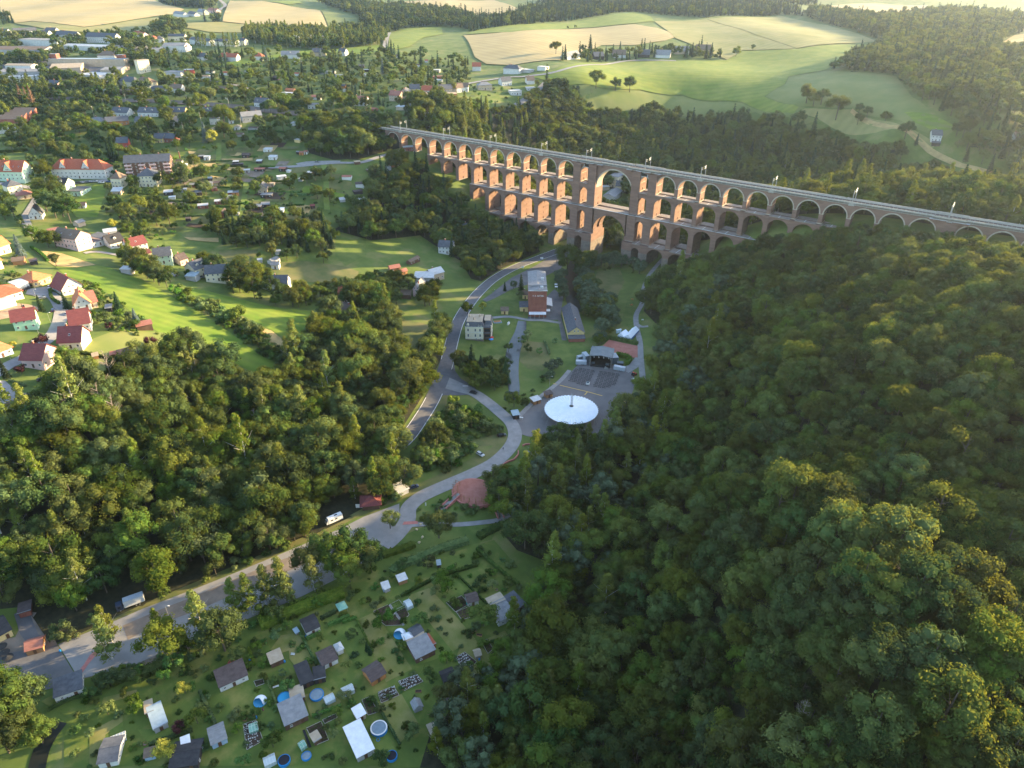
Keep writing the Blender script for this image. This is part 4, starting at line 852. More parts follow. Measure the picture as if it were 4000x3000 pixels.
def hedge(t, pts, w, h, label='clipped hedge', m=None, name='hedge', group=None, rough=.25):
    P = smooth_line([Vector((p.x, p.y)) for p in [gp(t, *q) for q in pts]], 3) if len(pts) > 2 else [Vector(gp(t, *q)[:2]) for q in pts]
    m = m or M_bush; rg = random.Random(int(P[0].x*7)); V = []; Fc = []; mb = MB()
    L = [Vector((p.x, p.y)) for p in P]
    for a, b in zip(L[:-1], L[1:]):
        d = (b-a); ln = d.length
        if ln < .05: continue
        d /= ln; nn = Vector((-d.y, d.x)); A, B = a-d*.1, b+d*.1; z0 = float(H(a.x, a.y)); z1 = float(H(b.x, b.y)); q = w*.42
        mb.mesh([(A.x+nn.x*q, A.y+nn.y*q, z0-.3), (A.x-nn.x*q, A.y-nn.y*q, z0-.3), (B.x-nn.x*q, B.y-nn.y*q, z1-.3), (B.x+nn.x*q, B.y+nn.y*q, z1-.3),
                 (A.x+nn.x*q*.9, A.y+nn.y*q*.9, z0+h*.9), (A.x-nn.x*q*.9, A.y-nn.y*q*.9, z0+h*.9), (B.x-nn.x*q*.9, B.y-nn.y*q*.9, z1+h*.9), (B.x+nn.x*q*.9, B.y+nn.y*q*.9, z1+h*.9)],
                [(0, 3, 2, 1), (4, 5, 6, 7), (0, 1, 5, 4), (1, 2, 6, 5), (2, 3, 7, 6), (3, 0, 4, 7)], m)
        n = int(ln*(w+h)*7); s = .34
        for _ in range(min(n, 1400)):
            t_ = rg.random(); c = a+d*ln*t_; z = z0+(z1-z0)*t_; k = rg.random()
            if k < .45: p = Vector((c.x+nn.x*rg.uniform(-.5, .5)*w, c.y+nn.y*rg.uniform(-.5, .5)*w, z+h*(1+rg.uniform(-rough, rough)*.6))); nm = Vector((0, 0, 1))
            else:
                sg = 1 if rg.random() < .5 else -1; p = Vector((c.x+nn.x*sg*w*.5, c.y+nn.y*sg*w*.5, z+rg.uniform(.05, 1)*h)); nm = Vector((nn.x*sg, nn.y*sg, .3))
            nm = (nm+Vector((rg.gauss(0, .5), rg.gauss(0, .5), rg.gauss(0, .5)))).normalized(); e = nm.orthogonal().normalized()*s*rg.uniform(.5, 1.2); f = nm.cross(e)
            mb.poly([p+e, p+f*.7, p-e, p-f*.7], m)
    return tag(mb.build(name), label, 'hedge' if name == 'hedge' else 'bushes', group)
# ---------------------------------------------------------------- town, hamlet, slope houses
Hs = house
HB = dict(cat='apartment block', name='apartment_block'); IND = dict(cat='factory', name='factory_hall', win=0, chim=0, over=.2)
# long housing blocks and industrial estate
Hs('T1',768,272,1035,292,12,9,5,'white','slate','white three storey housing block with slate roof, left of the two long ones',win=3,**HB)
Hs('T1',1178,305,1570,318,12,9,5,'white','slate','longest white housing block with slate roof below the wheat field',win=3,**HB)
Hs('T1',205,212,520,208,11,7,4,'white','slate','slate roofed block behind the left tree row of the estate',win=2,**HB)
Hs('T1',620,200,760,215,11,7,4,'white','slate','short slate roofed block half hidden behind the white blocks',win=0,**HB)
Hs('T1',0,232,110,238,11,8,4,'white','slate','slate roofed block with bright gable at the left photo edge',win=2,**HB)
Hs('T1',540,240,660,250,11,7,4,'white','slate','white gabled block beside the orange roofed house',win=2,**HB)
Hs('T1',460,225,535,232,9,4,4,'yellow','red','small red roofed house between the slate blocks')
Hs('T1',1960,290,2090,305,11,5,4,'white','red','white house with bright red hip roof right of the housing blocks',form='hip')
Hs('T1',2110,300,2212,300,11,5,4,'white','slate','white slate roofed house at the corner by the depot',form='hip')
Hs('T1',1790,240,1930,270,12,6,4,'white','red','white gabled house behind the dark spruce group')
Hs('T1',1705,335,1885,325,9,3,0,'white','light','flat roofed white row of garages by the truck park',form='flat',cat='garage',name='garage',win=0,chim=0)
Hs('T1',250,345,790,375,24,9,0,'white','grey','long flat grey hall with a tall white end wall',form='flat',**IND)
Hs('T1',850,400,1450,430,16,6,2,'white','light','long pale roofed workshop with white gable',form='gable',**IND)
Hs('T1',-80,500,620,495,30,9,3,'grey','brown','very long hall with brownish roof at the left photo edge',form='gable',**IND)
Hs('T1',640,610,1700,635,13,8,0,'tan','cyan','long narrow factory wing with blue grey roof and two towers',form='flat',**IND)
Hs('T1',700,600,790,600,9,13,0,'brick','grey','left brick stair tower of the long factory wing',form='flat',cat='tower',name='factory_tower',win=0,chim=0)
Hs('T1',1600,612,1690,612,9,13,0,'brick','grey','right brick stair tower of the long factory wing',form='flat',cat='tower',name='factory_tower',win=0,chim=0)
Hs('T1',690,735,1105,715,46,7,3,'tan','tan','broad tan roofed factory shed in the middle of the works',form='gable',**IND)
Hs('T1',1040,800,1360,830,26,6,0,'white','light','white fronted hall with segmental bays in the works',form='flat',cat='factory',name='factory_hall',win=1,chim=0)
Hs('T1',1370,745,1640,735,34,6,1.5,'tan','grey','grey roofed factory shed at the right of the works',form='gable',**IND)
Hs('T1',90,690,440,690,14,7,1.5,'white','tan','white office wing at the left of the works',form='gable',cat='factory',name='factory_hall',win=1,chim=0)
Hs('T1',0,765,640,745,30,5,2,'grey','grey','low grey shed roofs in front of the office wing',form='gable',**IND)
Hs('T1',110,860,540,835,14,7,0,'white','light','pale hall with bright end wall between the big trees',form='flat',**IND)
Hs('T1',640,905,790,935,11,5,3,'pink','slate','pinkish house with slate roof below the works')
Hs('T1',755,930,950,915,11,5,3,'tan','brown','tan house with brown roof next to the pinkish house',chim=0)
Hs('T1',1330,550,1560,560,14,7,5,'white','brown','white villa with steep brown hip roof among the works',form='hip')
Hs('T1',1895,725,2045,690,9,14,0,'cream','tan','tall cream tower block with flat roof',form='flat',cat='tower',name='tower_building',win=2,chim=0)
Hs('T2',0,745,235,752,14,4,0,'grey','grey','low grey flat roofed school wing',form='flat',**IND)
Hs('T2',285,735,405,725,9,5,0,'red','light','small red cube building beside the grey wing',form='flat',cat='building',name='building',win=0,chim=0)
Hs('T2',0,440,290,425,22,8,3,'white','grey','white factory with pale grey gables right of the truck park',form='gable',cat='factory',name='factory_hall',win=1,chim=0)
Hs('T2',150,430,300,425,16,6,2,'white','brown','white annex with rounded brown roof',form='gable',**IND)
Hs('T1',2060,480,2212,470,16,6,3,'white','grey','white grey roofed building below the factory yard')
Hs('T2',355,318,620,345,10,6,3,'white','slate','long white terrace behind the poplars, left part',win=1,cat='terrace',name='terrace_house')
Hs('T2',700,345,860,350,10,6,3,'cream','slate','cream terrace behind the poplars, middle part',win=1,cat='terrace',name='terrace_house')
Hs('T2',880,345,970,352,10,6,3,'white','slate','short white house between two poplars',win=1)
Hs('T2',1030,335,1095,338,10,6,3,'cream','slate','cream slate roofed house at the right end of the poplar row',win=1)
Hs('T2',60,270,290,275,10,6,3,'cream','slate','long slate roofed row above the white factory',win=1,cat='terrace',name='terrace_house')
Hs('T2',455,535,550,540,11,4.5,4,'white','slate','white gabled house left of the garden colony',form='gable')
Hs('T2',760,545,985,560,10,5,4,'white','red','white semi with half red and half slate roof',name='semi_detached_house')
Hs('T2',1235,540,1335,548,9,5,3.5,'white','red','white house with red roof behind a big blue spruce',form='hip')
Hs('T2',1590,522,1835,522,11,5.5,4,'white','grey','wide white house with grey roof below the sports field',dorm=1)
Hs('T2',2015,492,2190,485,10,5.5,4.5,'tan','slate','tan house with roof half slate and half red',sky_=2)
Hs('C',545,215,625,218,10,5,4,'white','slate','white slate roofed house among tall trees near the sports field')
Hs('T1',1620,915,1835,925,12,7,5,'cream','slate','left cream villa with steep dark hip roof above the railway',form='hip',dorm=0)
Hs('T1',1840,925,2030,932,12,7,5,'cream','brown','right cream villa with steep brown hip roof above the railway',form='hip')
Hs('T1',1600,1010,1830,1000,10,3,1.5,'brown','brown','low dark wooden barn in front of the cream villas',cat='barn',name='barn',win=0,chim=0)
Hs('T1',2025,975,2220,985,10,4,3,'white','slate','white bungalow with slate hip roof above the railway',form='hip')
Hs('T2',75,975,235,980,10,4.5,4,'white','brown','white chalet with brown gable roof and dark balcony',form='gable')
Hs('T2',695,965,835,975,9,3,2.5,'brown','brown','dark wooden bungalow among trees in the upper colony',chim=0)
Hs('T1',1512,1298,1725,1302,11,4,4,'white','slate','white bungalow with dark slate roof, first of the railway row',dorm=1)
Hs('T1',1868,1295,2150,1302,11,4,4,'white','slate','long white bungalow with slate roof, second of the railway row',dorm=2)
Hs('T2',45,1290,290,1292,11,4,4,'yellow','slate','pale yellow bungalow with slate roof, third of the railway row',dorm=2)
Hs('T2',500,1285,690,1288,10,4,3.5,'green','slate','green walled bungalow with solar panels on slate roof',dorm=1)
Hs('T1',1190,1425,1400,1430,12,4,3.5,'white','grey','white rambling house beside the overhead line mast',form='hip')
Hs('T1',1450,1455,1745,1405,11,4,3.5,'orange','slate','house with orange walls and bright gable in the railway row')
Hs('T1',1825,1405,2010,1405,10,3.5,3,'grey','slate','low slate roofed house behind dark spruces')
Hs('T2',100,1430,275,1405,10,4,3.5,'white','slate','white slate roofed house left of the round yellow tree')
Hs('T2',628,1408,730,1405,11,5.5,0,'white','slate','white cube house between the two round trees',form='flat',win=1)
Hs('T2',880,1395,945,1390,11,5.5,0,'white','slate','white house half hidden by the big round tree',form='flat',win=1)
Hs('T2',655,1500,735,1502,7,3,1.5,'white','tan','small white hut left below the big round tree',form='hip',cat='hut',name='hut',chim=0)
Hs('T2',952,1482,1018,1482,7,3,1.5,'white','tan','small white hut right below the big round tree',form='hip',cat='hut',name='hut',chim=0)
Hs('T2',1068,1388,1335,1345,10,5,3.5,'grey','grey','rambling grey house with red brick chimneys',chim=2)
Hs('T2',1225,1165,1395,1178,10,4.5,4,'white','slate','white house with slate roof and skylights above the cutting',sky_=3)
Hs('T2',1395,1182,1535,1160,9,4.5,2.5,'yellow','brown','yellow timber annex beside the white house above the cutting',form='gabley')
Hs('T3',1590,78,1740,62,10,5,4,'red','slate','bright red house with slate roof among trees')
Hs('T2',-10,1645,145,1655,10,4,3.5,'brick','slate','brick bungalow with pale gable beside the lane')
Hs('T1',2078,1648,2205,1655,10,4,3.5,'yellow','slate','small yellow house beside the brick bungalow')
# saw tooth brick works at the left
for i in range(4):
    house('T1',0+i*62,1440-i*34,290+i*62,1442-i*34,7.5,7.5,3.2,'brick','brown','%s bay of the saw tooth brick weaving shed at the left edge' % ['front', 'second', 'third', 'rear'][i],form='shed',cat='factory',name='factory_hall',win=1 if i == 0 else 0,chim=0,over=.1)
Hs('T1',-20,1535,240,1500,14,3,.5,'white','white','white flat store in front of the brick weaving shed',form='flat',**IND)
Hs('T1',230,1470,330,1445,9,3,0,'tan','light','small pale annex at the corner of the weaving shed',form='flat',**IND)
# apartment houses on the left
Hs('T3',-60,497,345,543,14,7.5,7,'mint','red','pale green apartment house with red hip roof at the left photo edge',form='gable',win=2,sky_=5,cross=[(9,17)],over=.6,**HB)
Hs('T3',722,470,1440,478,13,7.5,7,'white','red','white apartment house with two cross gables and rusty red roof',form='hip',win=2,cross=[(7,14),(26,34)],over=.6,**HB)
Hs('T3',700,675,915,690,12,7,4,'mint','dark','mint walled house with dark roof and dormers by the road fork',dorm=2)
Hs('T3',915,705,1105,718,14,3.5,0,'mint','slate','flat roofed mint annex with terrace',form='flat',cat='annex',name='annex',win=1,chim=0)
Hs('T3',1520,602,1652,612,10,7.5,4.5,'cream','brown','slender cream tower house with pyramid roof',form='hip')
Hs('T3',1515,700,1640,700,6,3,1.5,'tan','light','crumbling tan outbuilding below the tower house',cat='outbuilding',name='outbuilding',chim=0,form='shed')
r_, L_, a_ = house('T3',1715,445,2330,420,14,11,4.5,'brown','slate','brown apartment block with pink balconies and slate roof',win=4,chim=3,**HB)
for rw in range(3):
    for k in (.08, .38, .62, .92):
        mb = MB(); x = L_*k; mb.box(x-2.6, x+2.6, -1.3, -.02, 2.6+rw*2.85, 3.6+rw*2.85, WALL['pink']); mb.build('balcony', r_)
Hs('T3',1880,588,2130,592,14,8.5,5,'cream','slate','cream corner house with slate hip roof before the brown block',form='hip',win=3,chim=2)
Hs('T3',135,695,328,665,12,6,3.5,'cream','slate','cream house with dark hip roof left of the road fork',form='hip')
Hs('T3',240,762,455,742,10,2.8,2.5,'tan','rust','low house with faded red roof inside the road bend',form='hip',chim=0)
Hs('T3',398,1030,582,1028,11,3,5.5,'white','slate','small white cottage with steep gable on the lane bend',form='gabley')
Hs('T3',1062,885,1160,880,6,2.5,1.5,'white','umber','white garden hut on the big lawn',cat='hut',name='hut',chim=0,form='gable')
Hs('T3',1068,1135,1165,1112,6,3,1.2,'tan','grey','grey roofed garage under the golden tree',cat='garage',name='garage',chim=0,form='gable',win=0)
Hs('T3',685,1250,840,1238,7,3,0,'tan','rust','row of garages behind the long beige house',form='flat',cat='garage',name='garage',chim=0,win=0)
Hs('T3',748,1380,1065,1462,12,6.5,4,'pink','brown','long beige pink house with brown roof above the dry meadow',win=2,chim=2,sky_=2)
Hs('T3',1268,1412,1400,1380,8,3.2,0,'white','slate','low white wing with dark flat roof',form='flat',win=1,chim=0)
Hs('T3',1385,1382,1510,1345,9,5,1,'white','slate','white house with shallow dark roof',form='shed',chim=0)
Hs('T3',1425,1275,1600,1270,9,3.5,0,'white','light','white carport building with pale flat roof',form='flat',chim=0,win=0,cat='carport',name='carport')
Hs('T3',1500,1425,1705,1400,11,3.5,4.5,'white','dark','dark steep roofed house with white dormer',dorm=1)
Hs('T3',1758,1505,2025,1488,10,5.5,4,'white','maroon','white house with wine red roof and dark gable',sky_=1)
Hs('T3',1930,1550,2060,1545,5,2.6,1,'tan','maroon','small red roofed garage beside the wine red roofed house',form='shed',cat='garage',name='garage',chim=0,win=0)
Hs('T6',-110,1640,135,1655,11,5.5,4,'mint','slate','mint house with slate roof above the long meadow')
Hs('T6',235,1655,345,1640,8,4,3,'pink','umber','little pink gabled house beside the mint house')
Hs('R4',1275,148,1372,130,11,6,4,'cream','slate','taller cream house with slate mansard roof',win=2,dorm=2)
Hs('R4',1338,168,1475,182,10,5.5,4,'cream','slate','lower cream house with slate roof and a row of small windows',win=2)
Hs('R4',1205,155,1270,168,6,2.6,.6,'grey','cyan','blue grey carport beside the cream houses',form='shed',cat='carport',name='carport',chim=0,win=0)
Hs('R4',1745,228,1870,245,10,5,4,'white','slate','white villa with slate roof and tall white chimney',form='gable',win=1)
Hs('R4',1690,205,1740,225,6,3,0,'white','white','white garage beside the white villa',form='flat',cat='garage',name='garage',chim=0,win=0)
Hs('R4',785,108,850,122,4,2.4,.5,'grey','light','small bee shed at the edge of the meadow',form='shed',cat='shed',name='shed',chim=0,win=0)
Hs('R4',1760,85,1810,90,5,3,1.5,'white','grey','little white hut on the terrace lawn',cat='hut',name='hut',chim=0)
# near the valley floor
Hs('R5',466,262,510,270,14,5.5,3.5,'pink','grey','pink gabled house with grey roof on the slope',form='gabley',Lmax=9)
Hs('R5',480,180,600,190,12,4.5,1.5,'grey','light','pale grey roofed workshop behind the pink house',cat='workshop',name='workshop',chim=0)
Hs('R5',590,165,668,150,9,5,2.5,'tan','light','tan house with pale roof at the end of the workshop')
Hs('R5',385,275,450,280,6,2.5,1,'brown','brown','dark wooden shed below the pink house',form='shed',cat='shed',name='shed',chim=0,win=0)
Hs('R5',320,105,385,100,5,2.6,1.5,'wood','rust','wooden garden house with faded red roof and awning',cat='garden house',name='garden_house',chim=0)
Hs('R5',395,125,430,118,4,2.6,1.2,'wood','rust','small reddish wooden shed beside the awning house',cat='shed',name='shed',chim=0)
Hs('R5',450,60,510,35,4,2.4,1.2,'brown','brown','dark garden shed in the sunlit garden',cat='shed',name='shed',chim=0)
Hs('R2',630,1640,720,1655,10,5.5,3.5,'white','slate','white house with grey roof in the trees above the road')
Hs('R2',795,1520,880,1500,9,4,3.5,'tan','slate','small slate roofed house hidden above the white house')
Hs('R5',20,418,125,395,11,4,4,'white','umber','white house with dark roof in the wood edge',form='gabley')
Hs('R5',-15,305,48,312,9,5.5,4,'cream','red','cream house with red roof among dark trees')
Hs('R5',52,700,92,690,9,2.8,.5,'grey','light','grey flat shed in the trees above the main road',form='shed',cat='shed',name='shed',chim=0,win=0)
Hs('Z1',342,628,508,622,7,3.6,0,'brick','cyan','red brick hut with flat blue grey roof under the first arch',form='flat',cat='hut',name='hut',chim=0,win=1)
# hamlet above the left end of the viaduct
Hs('C',1170,775,1300,775,10,5.5,4,'tan','rust','brownish gabled house at the left of the hamlet')
Hs('C',1300,752,1412,745,10,6,4,'tan','slate','tan house with slate gable roof in the hamlet',form='gabley')
Hs('C',1430,705,1550,692,9,6,4,'white','slate','white slate roofed house behind the red roofed one')
Hs('C',1430,765,1590,772,10,5.5,3,'white','maroon','white house with dark red roof and terrace in the hamlet')
Hs('C',1573,712,1695,708,10,5.5,4,'white','red','white house with orange red roof in the hamlet')
Hs('C',1780,702,1952,692,11,6,4,'tan','slate','big tan house with solar roof in the hamlet',sky_=0)
Hs('C',1885,735,2005,732,9,3.5,1,'brick','tan','low red brick annex in front of the big tan house',chim=0)
Hs('C',2005,655,2145,665,10,5,3.5,'white','brown','white house with steep gable right of the big tan house')
Hs('C',1385,950,1560,972,11,5,4.5,'white','slate','white house with slate roof just above the viaduct',sky_=1)
Hs('C',1690,1045,1860,1058,10,4.5,4,'white','red','white semi with roof half slate half red near the viaduct')
Hs('C',1610,968,1780,985,8,3.2,0,'white','white','row of white carports behind the white semi',form='flat',cat='carport',name='carport',chim=0,win=0)
Hs('C',1255,885,1360,890,6,3,.6,'tan','light','small tan garage at the edge of the hamlet',form='shed',cat='garage',name='garage',chim=0,win=0)
Hs('C',1345,820,1445,825,7,3,1,'grey','grey','grey shed row below the hamlet houses',form='shed',cat='shed',name='shed',chim=0,win=0)
Hs('C',680,830,890,835,12,5,4,'white','rust','house with broad solar roof and bright gable beside the line')
Hs('C',215,758,328,758,8,3,1.2,'white','rust','white bungalow with red roof in the colony',chim=0)
Hs('C',2005,975,2090,980,7,3.5,1,'white','white','small white flat house above the viaduct trees',form='flat',chim=0)
Hs('C',170,870,290,870,8,4,1,'white','grey','white house hidden behind firs beside the railway',chim=0)
Hs('R2',850,462,905,460,10,5.5,4,'white','red','white house with red roof at the foot of the wheat field')
Hs('R2',1050,480,1152,480,11,5.5,4,'white','slate','large white villa with slate hip roof at the junction',form='hip')
Hs('R2',1168,472,1225,472,8,3,0,'grey','light','grey flat building right of the large villa',form='flat',chim=0)
Hs('R2',1270,458,1322,458,9,4,0,'white','light','white flat roofed house along the country road',form='flat',chim=0)
Hs('R2',1042,558,1105,552,10,5,4,'white','slate','white slate roofed house below the country road',form='gable')
Hs('R2',1204,548,1252,545,9,4.5,4,'white','brown','white gabled house alone at the bend')
Hs('R2',1204,588,1258,590,8,3,0,'white','light','low white bungalow below the bend',form='flat',chim=0)
Hs('R2',890,585,978,588,10,5,3,'tan','grey','tan villa with several roofs in the hamlet',form='hip')
Hs('R2',750,602,822,594,10,5,3.5,'white','brown','white gable fronted house with brown roof in the hamlet row')
Hs('R2',1100,618,1168,620,9,4.5,1,'white','light','white modern house above the dry slope',form='flat',chim=0)
# farm hamlet on the ridge
g = 'farm houses on the ridge road'
Hs('R2',1465,388,1548,382,11,4,5,'white','grey','farmhouse with grey roof, leftmost on the ridge road',win=0)
Hs('R2',1640,385,1702,388,11,4,5,'dark','slate','dark boarded barn with bluish roof on the ridge road',win=0,cat='barn',name='barn',chim=0)
Hs('R2',1760,374,1842,376,12,4,6,'white','brown','white farmhouse with brownish roof and dark gable',win=0)
Hs('R2',1920,373,1996,374,12,4,6,'dark','slate','black barn with slate roof in the middle of the ridge hamlet',win=0,cat='barn',name='barn',chim=0)
Hs('R2',2035,374,2128,378,12,4,6,'white','grey','white farmhouse with grey roof right of the black barn',win=0)
Hs('R2',2165,352,2230,352,12,4,6,'tan','grey','tan barn with grey roof behind trees on the ridge',win=0,cat='barn',name='barn',chim=0)
Hs('R3',85,338,178,345,12,4,6,'tan','brown','big barn with weathered brown roof, rightmost on the ridge',win=0,cat='barn',name='barn',chim=0)
Hs('R3',-10,350,42,352,12,4,6,'white','grey','farm building with pale roof left of the big barn',win=0,cat='barn',name='barn',chim=0)
Hs('R3',1603,925,1672,918,10,6,4,'white','slate','white villa with slate roof among trees on the right slope',form='gable')
Hs('R3',1610,950,1665,948,6,3,1,'dark','slate','dark outbuilding in front of the white villa on the right',chim=0,win=0,cat='outbuilding',name='outbuilding')
Hs('R3',2150,930,2200,925,10,5,4,'white','brown','white house at the right photo edge in trees')
Hs('R1',1125,108,1190,112,11,5,4,'white','grey','white villa of the far farm between the fields',win=0)
Hs('R1',1218,105,1262,108,11,4,4,'white','slate','second far villa with dark roof between the fields',win=0)
Hs('R1',1280,95,1322,98,11,5,5,'cream','grey','cream farmhouse with steep roof between the fields',win=0)
Hs('R1',1345,82,1400,84,11,4,4,'pink','rust','reddish farmhouse at the end of the far farm',win=0)
Hs('R1',1108,128,1150,126,9,3,0,'white','white','white flat roofed store of the far farm',win=0,chim=0,form='flat')
# behind the great arch
Hs('Z3',778,565,935,605,32,11,0,'cream','grey','three storey yellow factory building seen through the great arch',form='flat',cat='factory',name='factory_building',win=3,chim=0)
Hs('Z3',905,640,1170,665,12,5,4,'cream','slate','slate roofed house seen through the great arch',chim=0)
Hs('Z3',680,805,876,840,26,4.5,2.5,'white','grey','white hall with grey roof seen through the great arch',form='gabley',cat='hall',name='storage_hall',win=0,chim=0)
Hs('Z3',690,640,800,630,6,3.5,0,'tan','light','low rough shed seen through the great arch',form='flat',cat='shed',name='shed',win=0,chim=0)
# red roofed estate at the left
E_ = dict(over=.7)
Hs('T4',330,398,500,350,12,3,4,'yellow','orange','cream bungalow with bright orange hip roof at the end of the street',form='hip',**E_)
Hs('T4',165,425,290,402,9,2.8,0,'white','light','white double garage beside the orange roofed bungalow',form='flat',cat='garage',name='garage',win=0,chim=0,over=.1)
Hs('T4',-40,560,235,505,14,3,4,'white','red','white bungalow with vivid red hip roof at the left edge',form='hip',**E_)
Hs('T4',-40,630,165,570,8,2.8,0,'white','light','long white garage before the vivid red roofed bungalow',form='flat',cat='garage',name='garage',win=0,chim=0,over=.1)
Hs('T4',600,480,805,445,13,3.6,6,'white','maroon','white house with dusky red roof, uppermost of the row',form='gabley',**E_)
Hs('T4',720,615,880,608,13,3.4,5,'white','orange','white gable fronted house with brownish orange roof',form='gabley',**E_)
Hs('T4',835,600,940,590,10,3.4,4.5,'tan','rust','wing with rusty roof and balcony joined to the orange gabled house',**E_)
Hs('T4',690,822,880,812,12,4,5.5,'white','maroon','white house with plain plum coloured roof, third of the row',**E_)
Hs('T4',575,985,795,1002,11,4,5.5,'cream','maroon','cream house with plum roof, brick chimney and sunlit gable',sky_=1,**E_)
Hs('T4',225,1160,432,1190,12,4.5,5,'pink','maroon','pink walled house with dark plum roof and balcony at the corner',**E_)
Hs('T4',148,815,372,800,9,5.5,4,'green','maroon','mint green house with plum roof and mural facing the camera',chim=0,**E_)
Hs('T4',-60,1100,135,1030,11,3,3.5,'blue','orange','pale blue bungalow with orange roof at the left edge',form='hip',**E_)
Hs('T4',-60,110,115,62,10,5,4,'cream','orange','cream house with orange roof and red chimney at the left edge',**E_)
Hs('T4',-40,240,40,215,9,5,3,'cream','orange','orange roofed house cut by the left photo edge',**E_)
Hs('T4',128,185,242,182,5,2.4,1.5,'wood','brown','open wooden garden pavilion behind the hedge',cat='pavilion',name='garden_pavilion',chim=0,win=0)
Hs('T4',300,188,368,182,4,2.2,.4,'dark','umber','dark box shed beside the garden pavilion',form='shed',cat='shed',name='shed',chim=0,win=0)
Hs('T4',1150,1082,1280,1075,5,2.4,1.6,'wood','umber','wooden garden chalet with porch on the sloping lawn',cat='chalet',name='garden_chalet',chim=0,win=1)
Hs('T4',895,1085,945,1082,3,1.9,.9,'wood','tan','tiny wooden playhouse by the clipped hedge',cat='playhouse',name='playhouse',chim=0,win=0)
Hs('T4',1055,1060,1112,1064,2.5,1.2,.4,'wood','rust','low rabbit hutch beside the garden chalet',form='shed',cat='hutch',name='hutch',chim=0,win=0)
Hs('T4',795,1290,860,1285,4,2.3,.8,'dark','slate','dark garden shed with grey roof and bright edge',form='gable',cat='shed',name='shed',chim=0,win=0)
Hs('T4',1315,808,1465,808,4,2.2,.8,'brown','rust','long open shelter at the edge of the meadow',form='shed',cat='shelter',name='shelter',chim=0,win=0)
Hs('T4',1015,630,1070,632,3,2.2,.8,'dark','grey','grey roofed tool shed by the flower garden',form='shed',cat='shed',name='shed',chim=0,win=0)
Hs('T4',-40,1640,120,1560,12,4,0,'tan','grey','flat grey roofed building in the lower left corner of the estate',form='flat',chim=0)
